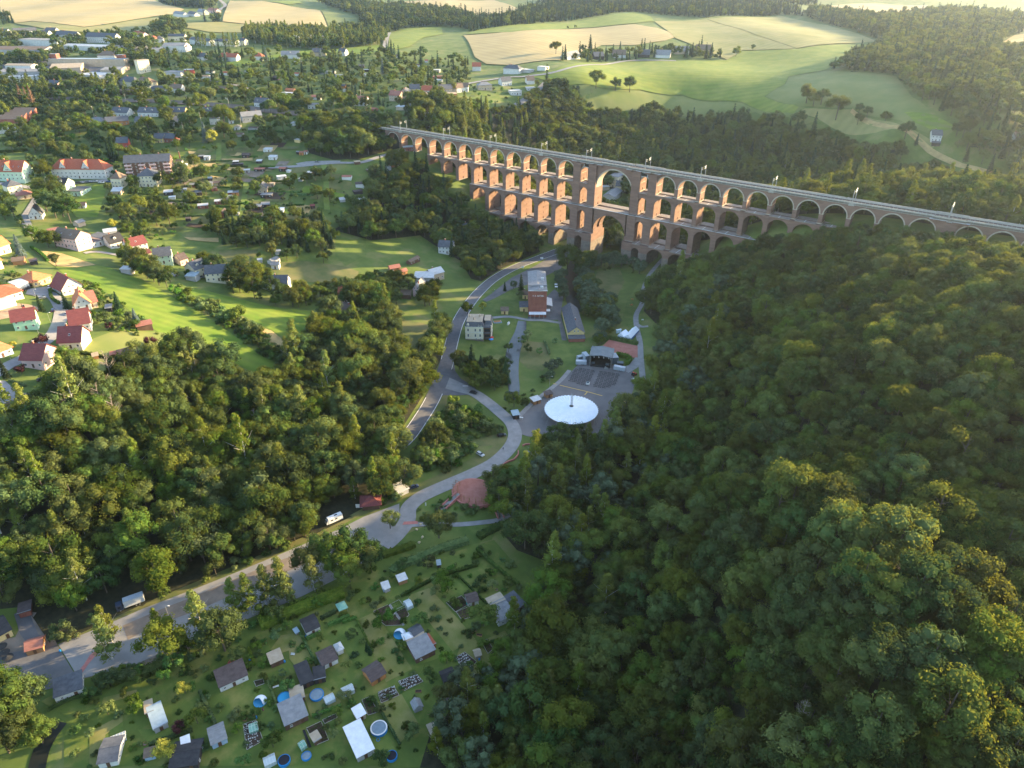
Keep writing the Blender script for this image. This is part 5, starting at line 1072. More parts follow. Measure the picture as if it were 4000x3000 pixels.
# garden colony on the slope (small sheds)
COLONY = [('T6',1275,680,1395,672,9,4.5,3.2,'tan','slate','tan gable fronted house in the middle of the colony','gabley'),
('T6',1310,738,1460,735,5,2.3,.4,'dark','grey','dark lean-to below the tan colony house','shed'),('T6',1390,595,1490,588,5,2.6,.5,'tan','tan','flat annex right of the tan colony house','flat'),
('T6',350,600,445,602,5,2.3,.8,'brick','grey','brick red shed with grey roof in the left colony','gable'),('T6',590,585,660,590,5,2.4,.6,'white','grey','white shed with terrace in the left colony','shed'),
('T6',600,510,655,512,4,2.3,.8,'dark','cyan','dark shed with blue grey roof above the white one','gable'),('T6',665,580,775,575,5,2.4,.8,'yellow','umber','yellow walled shed with dark roof in the colony','gable'),
('T6',650,655,730,650,5,2.4,.8,'brick','umber','brick shed with sunny side below the yellow one','gable'),('T6',235,665,315,662,4,2.3,.3,'grey','light','pale grey box shed in the left colony','flat'),
('T6',5,705,125,700,5,2.4,.7,'dark','light','dark shed with white posts at the left of the colony','shed'),('T6',70,760,158,755,4,1.6,.2,'white','white','white low roof beside the shed with white posts','flat'),
('T6',335,715,420,712,5,2.4,.9,'dark','umber','black shed joined to a second one, left half','gable'),('T6',415,708,520,705,5,2.3,.7,'dark','grey','black shed joined to a second one, right half','shed'),
('T6',870,705,930,708,4,2.3,.6,'brick','light','red walled half of the long colony shed','shed'),('T6',930,708,1015,710,4,2.4,.6,'orange','grey','orange walled half of the long colony shed','shed'),
('T6',840,770,930,772,5,2.3,1.0,'grey','cyan','grey shed with bright blue tarpaulin side','gable'),('T6',692,825,820,828,5,2.4,.8,'brick','light','brick shed with pale ribbed roof','gable'),
('T6',465,885,605,880,5,2.3,.9,'brick','light','brick shed with light roof and white windows lower left','gable'),('T6',745,1010,845,1015,9,3,2.2,'brick','umber','steep dark roofed brick hut above the tree belt','gabley'),
('T6',1190,895,1310,905,5,2.4,.7,'dark','grey','dark shed with wide grey porch roof','shed'),('T6',1315,870,1430,865,5,2.3,.7,'dark','grey','dark shed with long grey roof right of the porch','shed'),
('T6',1540,935,1615,940,4,2.0,.9,'white','white','white roofed shed on the colony slope','shed'),('T6',1545,515,1660,480,5,2.4,.4,'white','white','white flat topped garden house upper right','flat'),
('T6',1085,405,1165,400,5,2.4,.2,'grey','light','light grey flat garage at the colony lane','flat'),('T6',1225,385,1360,385,4,2.3,.7,'dark','rust','dark shed with reddish roof along the colony lane','gable'),
('T6',935,290,1010,288,5,2.5,.5,'dark','light','black shed with pale roof above the lane','flat'),('T6',925,312,1070,308,4,1.8,.2,'dark','umber','low dark carport in front of the black shed','flat'),
('T6',1060,198,1160,198,5,2.6,1.2,'dark','umber','dark barn like shed above the lane','gable'),('T6',545,235,620,235,6,3.2,.4,'white','light','tall white box hut beside the vegetable frames','flat'),
('T6',470,215,540,213,5,2.4,.4,'dark','grey','dark box hut left of the tall white one','flat'),('T6',168,280,248,280,5,2.4,.7,'white','umber','shed with white shutters at the upper left colony','gable'),
('T6',265,325,325,322,4,2.0,.6,'white','white','white polytunnel shaped store','hip'),('T6',1345,118,1445,125,5,2.6,.5,'white','light','white hut with red door in the upper colony','shed'),
('T6',1415,225,1520,225,5,2.5,.7,'white','light','white hut with round side in the upper colony','shed'),('T6',1830,160,1880,162,4,2.4,.5,'orange','rust','orange small hut in the upper colony','gable'),
('T6',1890,150,1938,150,4,2.3,.7,'white','rust','tiny white hut right of the orange one','gable'),('T6',1790,150,1826,150,3,2.2,.5,'dark','grey','tiny dark hut left of the orange one','gable'),
('T6',1250,272,1320,272,4,2.0,.6,'dark','light','low dark hut on the lane verge','shed'),('T6',1555,380,1640,382,5,2.4,.8,'dark','rust','dark shed with dull red roof beside the lane','gable'),
('T6',1655,395,1698,398,3,1.7,.2,'white','white','white caravan like box beside the lane','flat'),('T6',1935,440,2005,438,5,2.4,.7,'brown','light','brown shed with pale roof at the right of the colony','gable'),
('T6',1815,515,1875,515,4,2.0,.4,'grey','cyan','bluish roofed store among golden bushes','flat'),('T6',1985,890,2045,885,4,2.5,.8,'dark','maroon','narrow dark hut with red roof at the right','gable'),
('T6',1480,1655,1575,1600,5,2.6,1.5,'white','grey','white gabled hut above the terrace lawn','gable'),('T6',1510,1505,1585,1500,4,2.2,.3,'white','light','open white hut at the wood edge','flat'),
('T6',1270,1615,1335,1612,4,1.8,.2,'grey','light','low grey deck hut on the mown slope','flat'),('T6',300,1055,365,1058,3,2.2,.7,'dark','brown','tiny dark hut in front of the tree belt','gable'),
('T6',1295,1045,1365,1040,3,2.2,.6,'orange','tan','orange tool hut at the lower edge of the colony','shed'),('T6',970,975,1015,975,3,1.6,.2,'white','white','white toolbox hut by the grass track','flat'),
('T2',565,720,668,722,6,2.5,.8,'white','umber','white hut with wide windows in the upper colony left','gable'),('T2',760,740,870,745,6,2.6,1.5,'white','red','white hut with bright red hip roof in the upper colony','hip'),
('T2',1465,808,1540,812,6,3,1.8,'dark','umber','dark wooden hut with curved roof in the middle colony','gable'),('T2',1735,748,1820,750,6,2.5,1,'white','red','red roofed summer house below the blue spruce','gable'),
('T2',1590,1010,1725,1018,6,2.6,.5,'white','white','white caravan awning beside the orange roof hut','flat'),('T2',1640,968,1750,975,6,2.6,1.2,'wood','orange','wooden hut with orange roof in the colony','gable'),
('T2',1548,1072,1662,1078,6,2.6,1,'brown','rust','brown hut with dull roof right of the cutting house','gable'),('T2',1715,1425,1825,1428,7,2.8,.3,'white','light','white box hut above the dark wood','flat'),
('T2',1345,1335,1600,1340,7,2.6,.6,'brown','umber','long row of brown lock ups beside the grey house','flat'),('T2',1140,1485,1255,1488,6,2.5,.4,'grey','umber','grey bungalow with flat dark roof below the hedge','flat'),
('T2',965,1570,1065,1572,5,2.4,.8,'grey','umber','grey hut with carport in the lower row','gable'),('T2',1825,1600,1920,1602,5,2.4,.5,'white','umber','white caravan like hut above the lane car park','flat'),
('T2',1765,1645,1838,1655,5,2.5,.5,'yellow','light','pale yellow cube hut above the lane car park','flat'),('T2',1095,705,1170,710,6,2.6,1.5,'white','slate','white gabled hut with slate roof in the upper colony','gable'),
('T2',2000,1070,2118,1075,7,2.6,1.2,'white','rust','white hut with dusky red roof near the dark hedge','gable'),('T2',480,785,590,790,6,2.5,.6,'white','brown','white hut with brownish roof beside the path','shed'),
('T2',585,785,680,788,5,2.5,.3,'white','light','white flat hut among yellow bushes','flat'),('T2',1745,585,1860,588,6,2.4,.6,'pink','light','pinkish hut row below the wide white house','flat'),
('C',830,470,875,472,5,2.4,.7,'white','light','white hut among firs above the dense trees','gable'),('C',1235,240,1280,240,6,2.6,1.2,'white','umber','white hut near the green field edge','gable'),
('C',790,365,860,365,6,2.5,1.2,'dark','slate','dark hut with slate roof in the fir garden','gable'),('C',850,415,945,415,6,2.5,.6,'dark','light','dark hut with pale roof edge in the fir garden','flat'),
('C',565,620,630,622,6,2.8,1.5,'orange','slate','orange hut with slate roof left of the tree clump','gable'),('C',600,660,640,662,4,2.4,.4,'white','cyan','white hut below the orange one','flat'),
('C',1500,355,1550,355,6,2.5,.8,'white','umber','white hut with brown roof in the far gardens','gable'),('C',1615,300,1650,300,5,2.5,1.0,'white','maroon','white hut with red gable in the far gardens','gable'),
('C',1690,420,1790,425,8,2.8,.5,'tan','light','tan hut with bright pool house in the hamlet gardens','flat'),('C',1715,505,1855,500,7,2.8,.8,'brick','rust','low brick bungalow above the hamlet','flat'),
('C',1720,540,1810,545,6,2.6,.5,'white','cyan','white bungalow with bluish roof above the hamlet','flat'),('C',380,440,495,440,7,2.6,.4,'grey','light','grey flat hut in the sunny upper gardens','flat'),
('C',310,440,370,445,6,2.5,1.3,'grey','slate','grey gabled hut in the sunny upper gardens','gable'),('C',505,480,600,478,6,2.4,.4,'white','light','white tent like hut in the sunny upper gardens','flat'),
('R2',155,720,215,725,6,2.5,1,'brick','rust','brick hut below the lane',  'gable'),('R2',330,1085,385,1070,5,2.5,.7,'brick','light','brick hut with pale roof below the bridge wood','gable'),
('R2',380,1092,430,1085,5,2.5,.4,'white','light','white hut with open front below the bridge wood','flat'),('R2',95,1215,150,1222,6,2.6,1,'white','umber','white hut with dark gable roof in the shaded colony','gable'),
('R2',85,1262,140,1258,5,2.4,.6,'dark','umber','dark hut below the white gabled hut','gable'),('R2',120,1315,165,1312,5,2.4,.4,'grey','light','grey hut beside the shaded firs','shed'),
('R2',-5,1315,28,1312,5,2.4,.6,'grey','light','light roofed hut left in the shaded colony','shed'),('R2',5,1165,65,1170,5,2.4,.8,'white','rust','white hut with red roof in the shaded colony','gable'),
('R2',295,1105,325,1105,4,2.3,.5,'white','light','small white hut in the shaded colony','shed'),('R2',175,1120,205,1118,4,2.2,.5,'brown','light','small brown hut in the shaded colony','gable'),
('R2',90,1068,125,1065,4,2.3,.6,'brown','tan','brown hut beside the long lane','gable')]
for t, u1, v1, u2, v2, D, hw, hr, wl, rf_, lab, fm in COLONY:
    house(t, u1, v1, u2, v2, D, hw, hr, wl, rf_, lab, cat='garden shed', name='garden_shed', form=fm, chim=0, win=1 if hw > 2.2 and v1 > 0 and t in ('T6',) else 0, over=.25, side=False, group='garden sheds of the hillside colony')
# ---------------------------------------------------------------- vehicles
M_rub = mat('tyre rubber', (.02, .02, .02), rough=.8); M_rim = mat('alloy rim', (.45, .45, .46), rough=.4, metal=.6)
M_lamp = mat('headlight glass', (.75, .75, .72), rough=.2); M_tail = mat('tail light', (.45, .02, .02), rough=.3)
def paint(k, c): return mat('car paint '+k, c, rough=.28, spec=.6)
CARC = {'black': (.015, .016, .02), 'navy': (.02, .035, .09), 'silver': (.50, .51, .52), 'white': (.75, .75, .75), 'grey': (.16, .17, .18), 'blue': (.03, .10, .32), 'red': (.35, .02, .02)}
_cars = {}
def car_parts(c, estate):
    k = (c, estate)
    if k in _cars: return _cars[k]
    P = paint(c, CARC[c]); mb = MB()
    prof = [(-2.2, .38), (2.15, .38), (2.25, .62), (2.1, .86), (1.15, .98), (-2.05, 1.0), (-2.25, .75)]
    n = len(prof); v = [(x, -.88, z) for x, z in prof]+[(x, .88, z) for x, z in prof]; inset = [(x, -.78, z) for x, z in prof]
    mb.mesh(v, [tuple(range(n)), tuple(reversed(range(n, 2*n)))]+[((i+1) % n, i, n+i, n+(i+1) % n) for i in range(n)], P)
    body = mb.data('body'); mb = MB(); r0 = -1.95 if estate else -1.5
    mb.mesh([(-2.0, -.8, .99), (1.2, -.8, .97), (.35, -.66, 1.42), (r0+.15, -.66, 1.45), (-2.0, .8, .99), (1.2, .8, .97), (.35, .66, 1.42), (r0+.15, .66, 1.45)], [(0,1,2,3),(5,4,7,6),(1,5,6,2),(4,0,3,7)], M_glass)
    glass = mb.data('windows'); mb = MB(); mb.box(r0+.2, .3, -.62, .62, 1.435, 1.475, P); roof = mb.data('roof_panel')
    mb = MB(); mb.tube((0, -.11, 0), (0, .11, 0), .33, M_rub, 12); mb.tube((0, -.13, 0), (0, .13, 0), .2, M_rim, 8); wh = mb.data('wheel')
    mb = MB(); mb.box(-.04, .04, -.2, .2, -.08, .08, M_lamp); hl = mb.data('headlight')
    mb = MB(); mb.box(-.04, .04, -.16, .16, -.09, .09, M_tail); tl = mb.data('tail_light')
    _cars[k] = (body, glass, roof, wh, hl, tl); return _cars[k]
def car(t, u, v, u2, v2, c, label, estate=True, group=None, sc=1.0):
    a = gp(t, u, v); b = gp(t, u2, v2); ang = math.atan2(b.y-a.y, b.x-a.x); m = (a+b)/2
    z = float(H(m.x, m.y))+.28; r = empty('parked_car', (m.x, m.y, z), ang); r.scale = (sc, sc, sc); tag(r, label, 'car', group)
    bo, gl, ro, wh, hl, tl = car_parts(c, estate); link('body', bo, r); link('windows', gl, r); link('roof_panel', ro, r)
    for x in (-1.35, 1.4):
        for y in (-.8, .8): link('wheel', wh, r, (x, y, .33))
    for y in (-.6, .6): link('headlight', hl, r, (2.2, y, .68)); link('tail_light', tl, r, (-2.22, y, .8))
    return r
car('R5',1012,1175,1068,1165,'black','black estate car parked on the grass by the bend')
car('R5',875,1275,928,1310,'silver','silver estate car with roof rack on the verge below the bend')
car('R5',835,885,882,900,'black','black car waiting at the side road junction',False)
car('S',975,860,982,905,'silver','silver small van parked beside the path right of the stage',True)
car('R5',450,1510,492,1498,'navy','dark blue car parked on the verge above the road',False)
car('T4',235,428,282,415,'black','small black car in front of the white double garage',False)
car('T4',258,405,318,385,'black','black car at the door of the orange roofed bungalow')
car('T4',470,418,482,385,'white','white car at the turning circle hedge',False)
car('T4',370,512,422,508,'grey','grey car parked at the street corner below the lamp',False)
car('T4',508,645,512,605,'navy','dark blue estate car parked at the inside of the street bend')
car('T4',370,915,425,885,'grey','grey car parked on the strip beside the lower street',False)
car('T4',355,1300,458,1270,'black','dark estate car on the drive of the corner garden')
car('T4',640,665,660,650,'silver','silver car half hidden by a hedge',False)
car('T3',1025,545,1100,540,'black','black car in front of the white apartment house, first in the row',False)
car('T3',1140,540,1230,530,'grey','dark grey car second in the row before the apartment house')
car('T3',1240,528,1318,520,'silver','silver car third in the row before the apartment house',False)
car('T3',1330,543,1420,540,'white','white estate car fourth in the row before the apartment house')
car('T3',1440,533,1510,525,'blue','blue car at the end of the row before the apartment house',False)
car('T3',1770,470,1845,462,'white','white car before the brown apartment block',False)
car('T3',1140,1385,1190,1380,'white','white car under the carport by the long beige house',False)
car('C',1660,1105,1715,1098,'white','white car on the lane above the viaduct',False)
car('C',1840,1100,1895,1085,'grey','dark car on the lane above the viaduct',False)
car('T6',2035,262,2105,264,'grey','grey car on the car park of the colony lane',False)
car('R4',1290,140,1318,145,'grey','dark car between the two cream houses',False)
def boxy(name, cat, label, t, u, v, u2, v2, parts, z=.22):
    """things whose own x axis runs from the first pixel to the second; parts: name -> function(MB, L)"""
    a, b, L, ang = frame_of(t, u, v, u2, v2); r = empty(name, (a.x, a.y, a.z+z), ang); tag(r, label, cat)
    if name in ('lorry', 'camper_van'): m_ = (a+b)/2; KEEP.append([(m_.x+x, m_.y+y) for x, y in ((-9, -9), (9, -9), (9, 9), (-9, 9))])
    for pn, fn in parts:
        if pn == 'wheel':
            for x, y, rr in fn(L):
                q = MB(); q.tube((0, -.14, 0), (0, .14, 0), rr, M_rub, 12); q.tube((0, -.16, 0), (0, .16, 0), rr*.55, M_rim, 8); q.build('wheel', r, (x, y, rr))
        else: mb = MB(); fn(mb, L); mb.build(pn, r)
    return r
M_cargo = mat('cargo box', (.55, .55, .54), (.66, .66, .65), scale=1, rough=.5, stretch=(6, .3, 1)); M_cab = paint('cab', (.03, .045, .08)); M_trailer = mat('trailer skin', (.34, .38, .42), (.42, .46, .50), scale=2, rough=.4)
boxy('lorry','lorry','lorry with dark blue cab and long whitish cargo box on the parking lot','R6',762,658,945,590,[
    ('cab', lambda m, L: (m.taper(0, 2.3, 0, 2.5, .5, 3.1, .12, .08, M_cab), m.box(-.01, .3, .25, 2.25, 1.7, 2.6, M_glass), m.box(.6, 1.5, -.02, .05, 1.7, 2.5, M_glass))),
    ('cargo_box', lambda m, L: (m.box(2.7, L, 0, 2.5, 1.1, 3.9, M_cargo), m.box(2.7, L, 0, 2.5, 3.903, 3.98, M_trailer))),
    ('chassis', lambda m, L: m.box(.4, L-.3, .6, 1.9, .55, 1.05, M_steel)),
    ('wheel', lambda L: [(1.2, .15, .5), (1.2, 2.35, .5), (L*.68, .15, .5), (L*.68, 2.35, .5), (L*.80, .15, .5), (L*.80, 2.35, .5)])])
boxy('camper_van','camper','white camper van on the upper edge of the parking lot','R6',2120,95,2225,48,[
    ('body', lambda m, L: (m.taper(.9, L, 0, 2.2, .5, 3.0, .1, .1, paint('white', CARC['white'])), m.taper(0, 1.2, .05, 2.15, .5, 2.3, .5, .15, paint('white', CARC['white'])))),
    ('window', lambda m, L: m.box(2.0, 3.0, -.03, .04, 1.6, 2.2, M_glass)), ('window', lambda m, L: m.box(3.9, 4.9, -.03, .04, 1.6, 2.2, M_glass)), ('windscreen', lambda m, L: m.box(.12, .3, .3, 1.9, 1.5, 2.0, M_glass)),
    ('roof_hatch', lambda m, L: m.box(L*.55, L*.72, .8, 1.5, 3.003, 3.12, M_glass)),
    ('wheel', lambda L: [(1.1, .1, .34), (1.1, 2.1, .34), (L*.75, .1, .34), (L*.75, 2.1, .34)])])
for (t, a1, b1, a2, b2, nm) in (('S',300,688,425,688,'grey show trailer with silver top left of the stage'), ('S',740,745,872,765,'grey show trailer with silver top right of the stage')):
    boxy('show_trailer','trailer',nm,t,a1,b1,a2,b2,[('body', lambda m, L: (m.box(0, L, 0, 2.3, .45, 2.5, M_trailer), m.box(0, L, 0, 2.3, 2.503, 2.7, M_zinc))), ('wheel', lambda L: [(L*.55, .05, .35), (L*.72, .05, .35), (L*.55, 2.25, .35), (L*.72, 2.25, .35)])])
M_cblue = mat('container blue', (.02, .14, .42), (.03, .18, .48), scale=2, rough=.5, stretch=(8, .3, .3)); M_cgrey = mat('container grey', (.10, .13, .15), (.13, .16, .18), scale=2, rough=.6, stretch=(8, .3, .3))
def container(t, a1, b1, a2, b2, m, top, label, D=2.4, h=2.6, Lm=6.1):
    def body(mb, L):
        L = min(L, Lm); mb.box(0, L, 0, D, 0, h, m); mb.box(.05, L-.05, .05, D-.05, h+.003, h+.06, top)
        for k in range(int(L/.5)): mb.box(.2+k*.5, .35+k*.5, -.04, 0, .15, h-.15, m)
    return boxy('container','container',label,t,a1,b1,a2,b2,[('body', body), ('door', lambda mb, L: mb.box(-.05, -.003, .15, D-.15, .15, h-.15, top))])
container('S',578,415,652,382,M_cblue,mat('container top', (.08,.32,.66),rough=.5),'bright blue container on the lawn above the red court',Lm=12,D=4)
container('S',330,640,402,620,M_cgrey,M_trailer,'dark grey container behind the left show trailer',D=2.6)
container('S',410,665,462,655,M_cgrey,M_trailer,'tall dark container tower against the left side of the stage',D=6,h=4.6,Lm=5)
container('S',728,675,800,665,M_cgrey,M_trailer,'dark container tower against the right side of the stage',D=6,h=4.2,Lm=5)
container('S',785,700,858,700,mat('dark container',(.04,.035,.035),rough=.7),M_cgrey,'low dark container behind the right show trailer',D=3,h=2.0)
# open air stage
a, b, L, ang = frame_of('S', 462, 698, 712, 722); r = empty('open_air_stage', (a.x, a.y, a.z+.16), ang); tag(r, 'black open air stage with grey sloping roof facing the seating square', 'stage')
M_blk = mat('stage cloth', (.018, .018, .02), (.03, .03, .033), scale=.5); M_sroof = mat('stage roof sheet', (.13, .15, .165), (.18, .20, .215), scale=.3, rough=.6)
mb = MB(); mb.box(0, L, 0, 10, 0, 1.3, M_blk); mb.build('platform', r)
mb = MB(); mb.box(0, .25, 0, 10, 1.3, 7.4, M_blk); mb.box(L-.25, L, 0, 10, 1.3, 7.4, M_blk); mb.box(.25, L-.25, 9.7, 10, 1.3, 7.4, M_blk); mb.build('backdrop', r)
mb = MB(); q = [(-.6, -.8, 7.2), (L/2, -.8, 8.2), (L+.6, -.8, 7.2), (L+.6, 10.6, 7.5), (L/2, 10.6, 8.6), (-.6, 10.6, 7.5)]; k = [(x, y, z+.4) for x, y, z in q]
mb.mesh(q+k, [(1, 0, 5, 4), (2, 1, 4, 3), (6, 7, 10, 11), (7, 8, 9, 10), (0, 1, 7, 6), (1, 2, 8, 7), (2, 3, 9, 8), (3, 4, 10, 9), (4, 5, 11, 10), (5, 0, 6, 11)], M_sroof); mb.build('roof', r)
for x in (0.1, L-.1):
    for y in (-.3, 9.9):
        mb = MB()
        for dx, dy in ((-.2, -.2), (.2, -.2), (.2, .2), (-.2, .2)): mb.tube((x+dx, y+dy, 0), (x+dx, y+dy, 8.9), .05, M_steel, 4)
        for z in range(9): mb.tube((x-.2, y-.2, z), (x+.2, y+.2, z+1), .03, M_steel, 3); mb.tube((x+.2, y-.2, z), (x-.2, y+.2, z+1), .03, M_steel, 3)
        mb.build('truss_tower', r)
for i in range(4):
    x = L*(i+.7)/4.4; mb = MB(); mb.tube((x, 0, 6.8), (x, 9, 6.8), .12, M_steel, 5); mb.tube((x, 1, 6.7), (x+.3, .6, 5.9), .22, M_frame, 6); mb.tube((x, 4, 6.7), (x+.3, 3.6, 5.9), .22, M_frame, 6); mb.build('lighting_bar', r)
for x0_, x1_ in ((.8, 2.6), (L-3.4, L-1.2)):
    mb = MB(); mb.box(x0_, x1_, 1.2, 2.6, 1.303, 2.1, M_cgrey); mb.build('equipment_case', r)
mb = MB(); mb.prism([(L*.72, 1.3), (L*.9, .1), (L*.9, 0), (L*.7, 0)], -1.6, -.05, M_steel); mb.build('steps', r)
# rows of benches on the square
M_bench = mat('bench grey', (.035, .036, .045), rough=.7)
q = MB(); q.box(-.95, .95, -.2, .2, .40, .46, M_bench); q.box(-.8, -.7, -.12, .12, 0, .4, M_bench); q.box(.7, .8, -.12, .12, 0, .4, M_bench); bm_ = q.data('bench')
o_ = gp('S', 420, 745); e1 = gp('S', 800, 800)-o_; e1.z = 0; e1n = e1.normalized(); e2 = Vector((e1n.y, -e1n.x, 0)); ang = math.atan2(e1n.y, e1n.x)
nb = 0
for rw in range(18):
    for k in range(-5, 9):
        if k in (3,): continue
        p = o_+e1n*(k*2.45+(rw % 2)*.5-1.0)+e2*(rw*1.55-.5); P_ = proj(p.x, p.y, p.z); uu, vv = float(P_[0]), float(P_[1])
        if not inside([px('S', *c) for c in [(320,715),(520,735),(820,790),(800,900),(640,960),(480,930),(200,880),(215,830)]], np.array([uu]), np.array([vv]))[0]: continue
        ob = link('bench', bm_, None, (p.x, p.y, float(H(p.x, p.y))+.17), ang); tag(ob, 'grey backless bench in the staggered rows before the stage', 'bench', 'benches before the stage'); nb += 1
for i, (a1, b1, a2, b2) in enumerate(((110,922,440,1000),(440,1000,612,1048),(402,1038,436,1000),(818,1100,900,1120),(35,902,72,912),(-5,1035,30,1048))):
    a = gp('S', a1, b1); b = gp('S', a2, b2); d = (b-a).normalized(); n = Vector((-d.y, d.x, 0))*.28
    drape('road_marking', [a+n, a-n, b-n, b+n], mat('yellow cable ramp', (.62, .40, .10), rough=.6), .24, keep=False)
mb = MB(); mb.box(-1, 1, -.8, .8, 0, 1.0, M_frame); mb.box(-.7, .7, -.5, .5, 1.003, 1.8, M_cgrey); p = gp('S', 440, 910); tag(mb.build('mixing_desk', None, (p.x, p.y, p.z+.17), ang), 'small pale mixing desk at the edge of the benches', 'mixing desk')
# the round umbrella roof
c_ = G(2230, 1630); cx_, cy_ = c_.x, c_.y; zc_ = c_.z+.17; r = empty('umbrella_roof', (cx_, cy_, zc_)); tag(r, 'huge round white tent roof hung from one mast on the square', 'tent roof')
M_tent = mat('white tent cloth', (.72, .76, .82), (.80, .83, .88), scale=.4, rough=.7)
RR = 14.2; V = []; Fc = []; ns = 48; rings = [(1.1, 6.9), (2.2, 6.45), (5, 5.85), (9, 5.3), (RR, 5.0)]
for j, (rr, zz) in enumerate(rings):
    for i in range(ns*2):
        aa = math.pi*i/ns; sag = (0 if i % 2 == 0 else -.13*rr/6); edge = (-.35 if (j == len(rings)-1 and i % 2) else 0); V.append(((rr+edge)*math.cos(aa), (rr+edge)*math.sin(aa), zz+sag))
for j in range(len(rings)-1):
    for i in range(ns*2): Fc.append((j*2*ns+i, (j+1)*2*ns+i, (j+1)*2*ns+(i+1) % (2*ns), j*2*ns+(i+1) % (2*ns)))
mb = MB(); mb.mesh(V, Fc, M_tent); mb.build('canopy', r, smooth=False)
mb = MB(); mb.cyl(0, 0, 6.85, 7.05, 1.15, 1.0, M_blk, 20); mb.build('mast_ring', r)
mb = MB()
for dx, dy in ((-.35, -.35), (.35, -.35), (.35, .35), (-.35, .35)): mb.tube((dx, dy, 0), (dx, dy, 14.5), .09, M_steel, 5)
for z in range(14): mb.tube((-.35, -.35, z), (.35, -.35, z+1), .04, M_steel, 3); mb.tube((.35, .35, z), (-.35, .35, z+1), .04, M_steel, 3); mb.tube((.35, -.35, z), (.35, .35, z+1), .04, M_steel, 3)
mb.build('mast', r)
for i in range(16):
    aa = math.pi*2*i/16; mb = MB(); mb.tube((RR*math.cos(aa), RR*math.sin(aa), 5.0), ((RR+2.5)*math.cos(aa), (RR+2.5)*math.sin(aa), 0), .03, M_steel, 3); mb.build('guy_rope', r)
    if i % 2 == 0: mb = MB(); mb.tube(((RR-.3)*math.cos(aa), (RR-.3)*math.sin(aa), 0), ((RR-.3)*math.cos(aa), (RR-.3)*math.sin(aa), 4.95), .07, M_steel, 5); mb.build('post', r)
for i in range(9):                                        # beer tables under the tent
    aa = i*2.4; rr = 3+i*.9; mb = MB(); mb.box(-1.1, 1.1, -.35, .35, .70, .75, WALL['wood']); mb.box(-.9, -.8, -.3, .3, 0, .7, M_steel); mb.box(.8, .9, -.3, .3, 0, .7, M_steel); tag(mb.build('beer_table', None, (cx_+rr*math.cos(aa), cy_+rr*math.sin(aa), zc_), .6), 'wooden beer table in the shade under the white tent roof', 'table', 'beer tables under the tent roof')
# tents, toilets, kiosks
def marquee(t, u1, v1, u2, v2, D, label, n=1):
    a, b, L, ang = frame_of(t, u1, v1, u2, v2); r = empty('marquee', (a.x, a.y, a.z+.1), ang); tag(r, label, 'marquee', 'white marquees by the red court')
    M_st = mat('striped wall', (.75, .76, .78), (.06, .16, .40), scale=1.0, stretch=(2.2, 0, 0), contrast=(.49, .51), detail=0)
    mb = MB(); mb.box(0, L, 0, D, 0, 2.3, M_st); mb.build('wall', r)
    mb = MB(); mb.prism([(-.2, 2.303), (L+.2, 2.303), (L/2, 4.3)], -.1, D+.1, M_tent); mb.build('roof', r)
marquee('S',790,372,862,388,7,'shorter white marquee with blue striped walls beside the long one')
marquee('S',866,388,945,402,14,'longer white marquee with blue striped walls beside the path')
M_teal = mat('toilet teal', (.03, .36, .32), rough=.5)
for i, (u, v) in enumerate(((783,306),(803,303),(823,299))):
    p = gp('S', u, v); r = empty('portable_toilet', (p.x, p.y, p.z+.1), .6); tag(r, '%s of the three teal portable toilets' % ['leftmost', 'middle', 'rightmost'][i], 'toilet', 'portable toilets behind the red court')
    mb = MB(); mb.box(-.6, .6, -.6, .6, 0, 2.2, M_teal); mb.build('cabin', r); mb = MB(); mb.box(-.4, .4, -.64, -.603, .1, 2.0, M_tent); mb.build('door', r); mb = MB(); mb.taper(-.65, .65, -.65, .65, 2.203, 2.5, .2, .2, M_tent); mb.build('roof', r)
Hs('R5',1248,968,1292,955,3.5,2.5,.4,'wood','light','small wooden snack kiosk with pale roof at the tent roof',form='shed',cat='kiosk',name='kiosk',chim=0,win=1)
Hs('R5',1330,925,1368,915,3,2.4,.4,'wood','umber','brown snack hut half behind the tent roof',form='shed',cat='kiosk',name='kiosk',chim=0,win=1)
Hs('R5',1115,1062,1153,1058,4,2.8,.3,'dark','cyan','black ticket hut with green grey roof at the square entrance',form='shed',cat='hut',name='ticket_hut',chim=0,win=1)
for i, (u, v) in enumerate(((1160,1058),(1172,1060))):
    p = gp('R5', u, v); mb = MB(); mb.cyl(0, 0, 0, 1.1, .06, .06, M_steel, 6); mb.cyl(0, 0, 1.1, 1.15, .55, .55, M_frame, 14); mb.cyl(0, 0, 0, .05, .35, .35, M_steel, 10); tag(mb.build('bar_table', None, (p.x, p.y, p.z+.17)), 'white round bar table beside the black ticket hut', 'bar table', 'bar tables at the ticket hut')
# mill, villa, barn
a, b, L, ang = frame_of('M', 1303, 985, 1592, 1000); r = empty('mill_building', (a.x, a.y, a.z+.1), ang); tag(r, 'tall red brick mill with flat grey roof and white lettering on its end', 'mill')
KEEP.append([(a.x, a.y), (b.x, b.y), (b.x-math.sin(ang)*30, b.y+math.cos(ang)*30), (a.x-math.sin(ang)*30, a.y+math.cos(ang)*30)])
hM = 18.6; DM = 34.0
mb = MB(); mb.box(0, L, 0, DM, -1.5, hM, WALL['brick']); mb.build('wall', r)
mb = MB(); mb.mesh([(-.3, -.3, hM+.003), (L/2, -.3, hM+1.1), (L+.3, -.3, hM+.003), (L+.3, DM+.3, hM+.003), (L/2, DM+.3, hM+1.1), (-.3, DM+.3, hM+.003)], [(0, 2, 1), (3, 5, 4), (0, 1, 4, 5), (1, 2, 3, 4), (0, 5, 3, 2)], ROOF['grey'])
mb.box(-.35, L+.35, -.45, -.25, hM+.0, hM+.35, M_frame); rf = mb.build('roof', r)
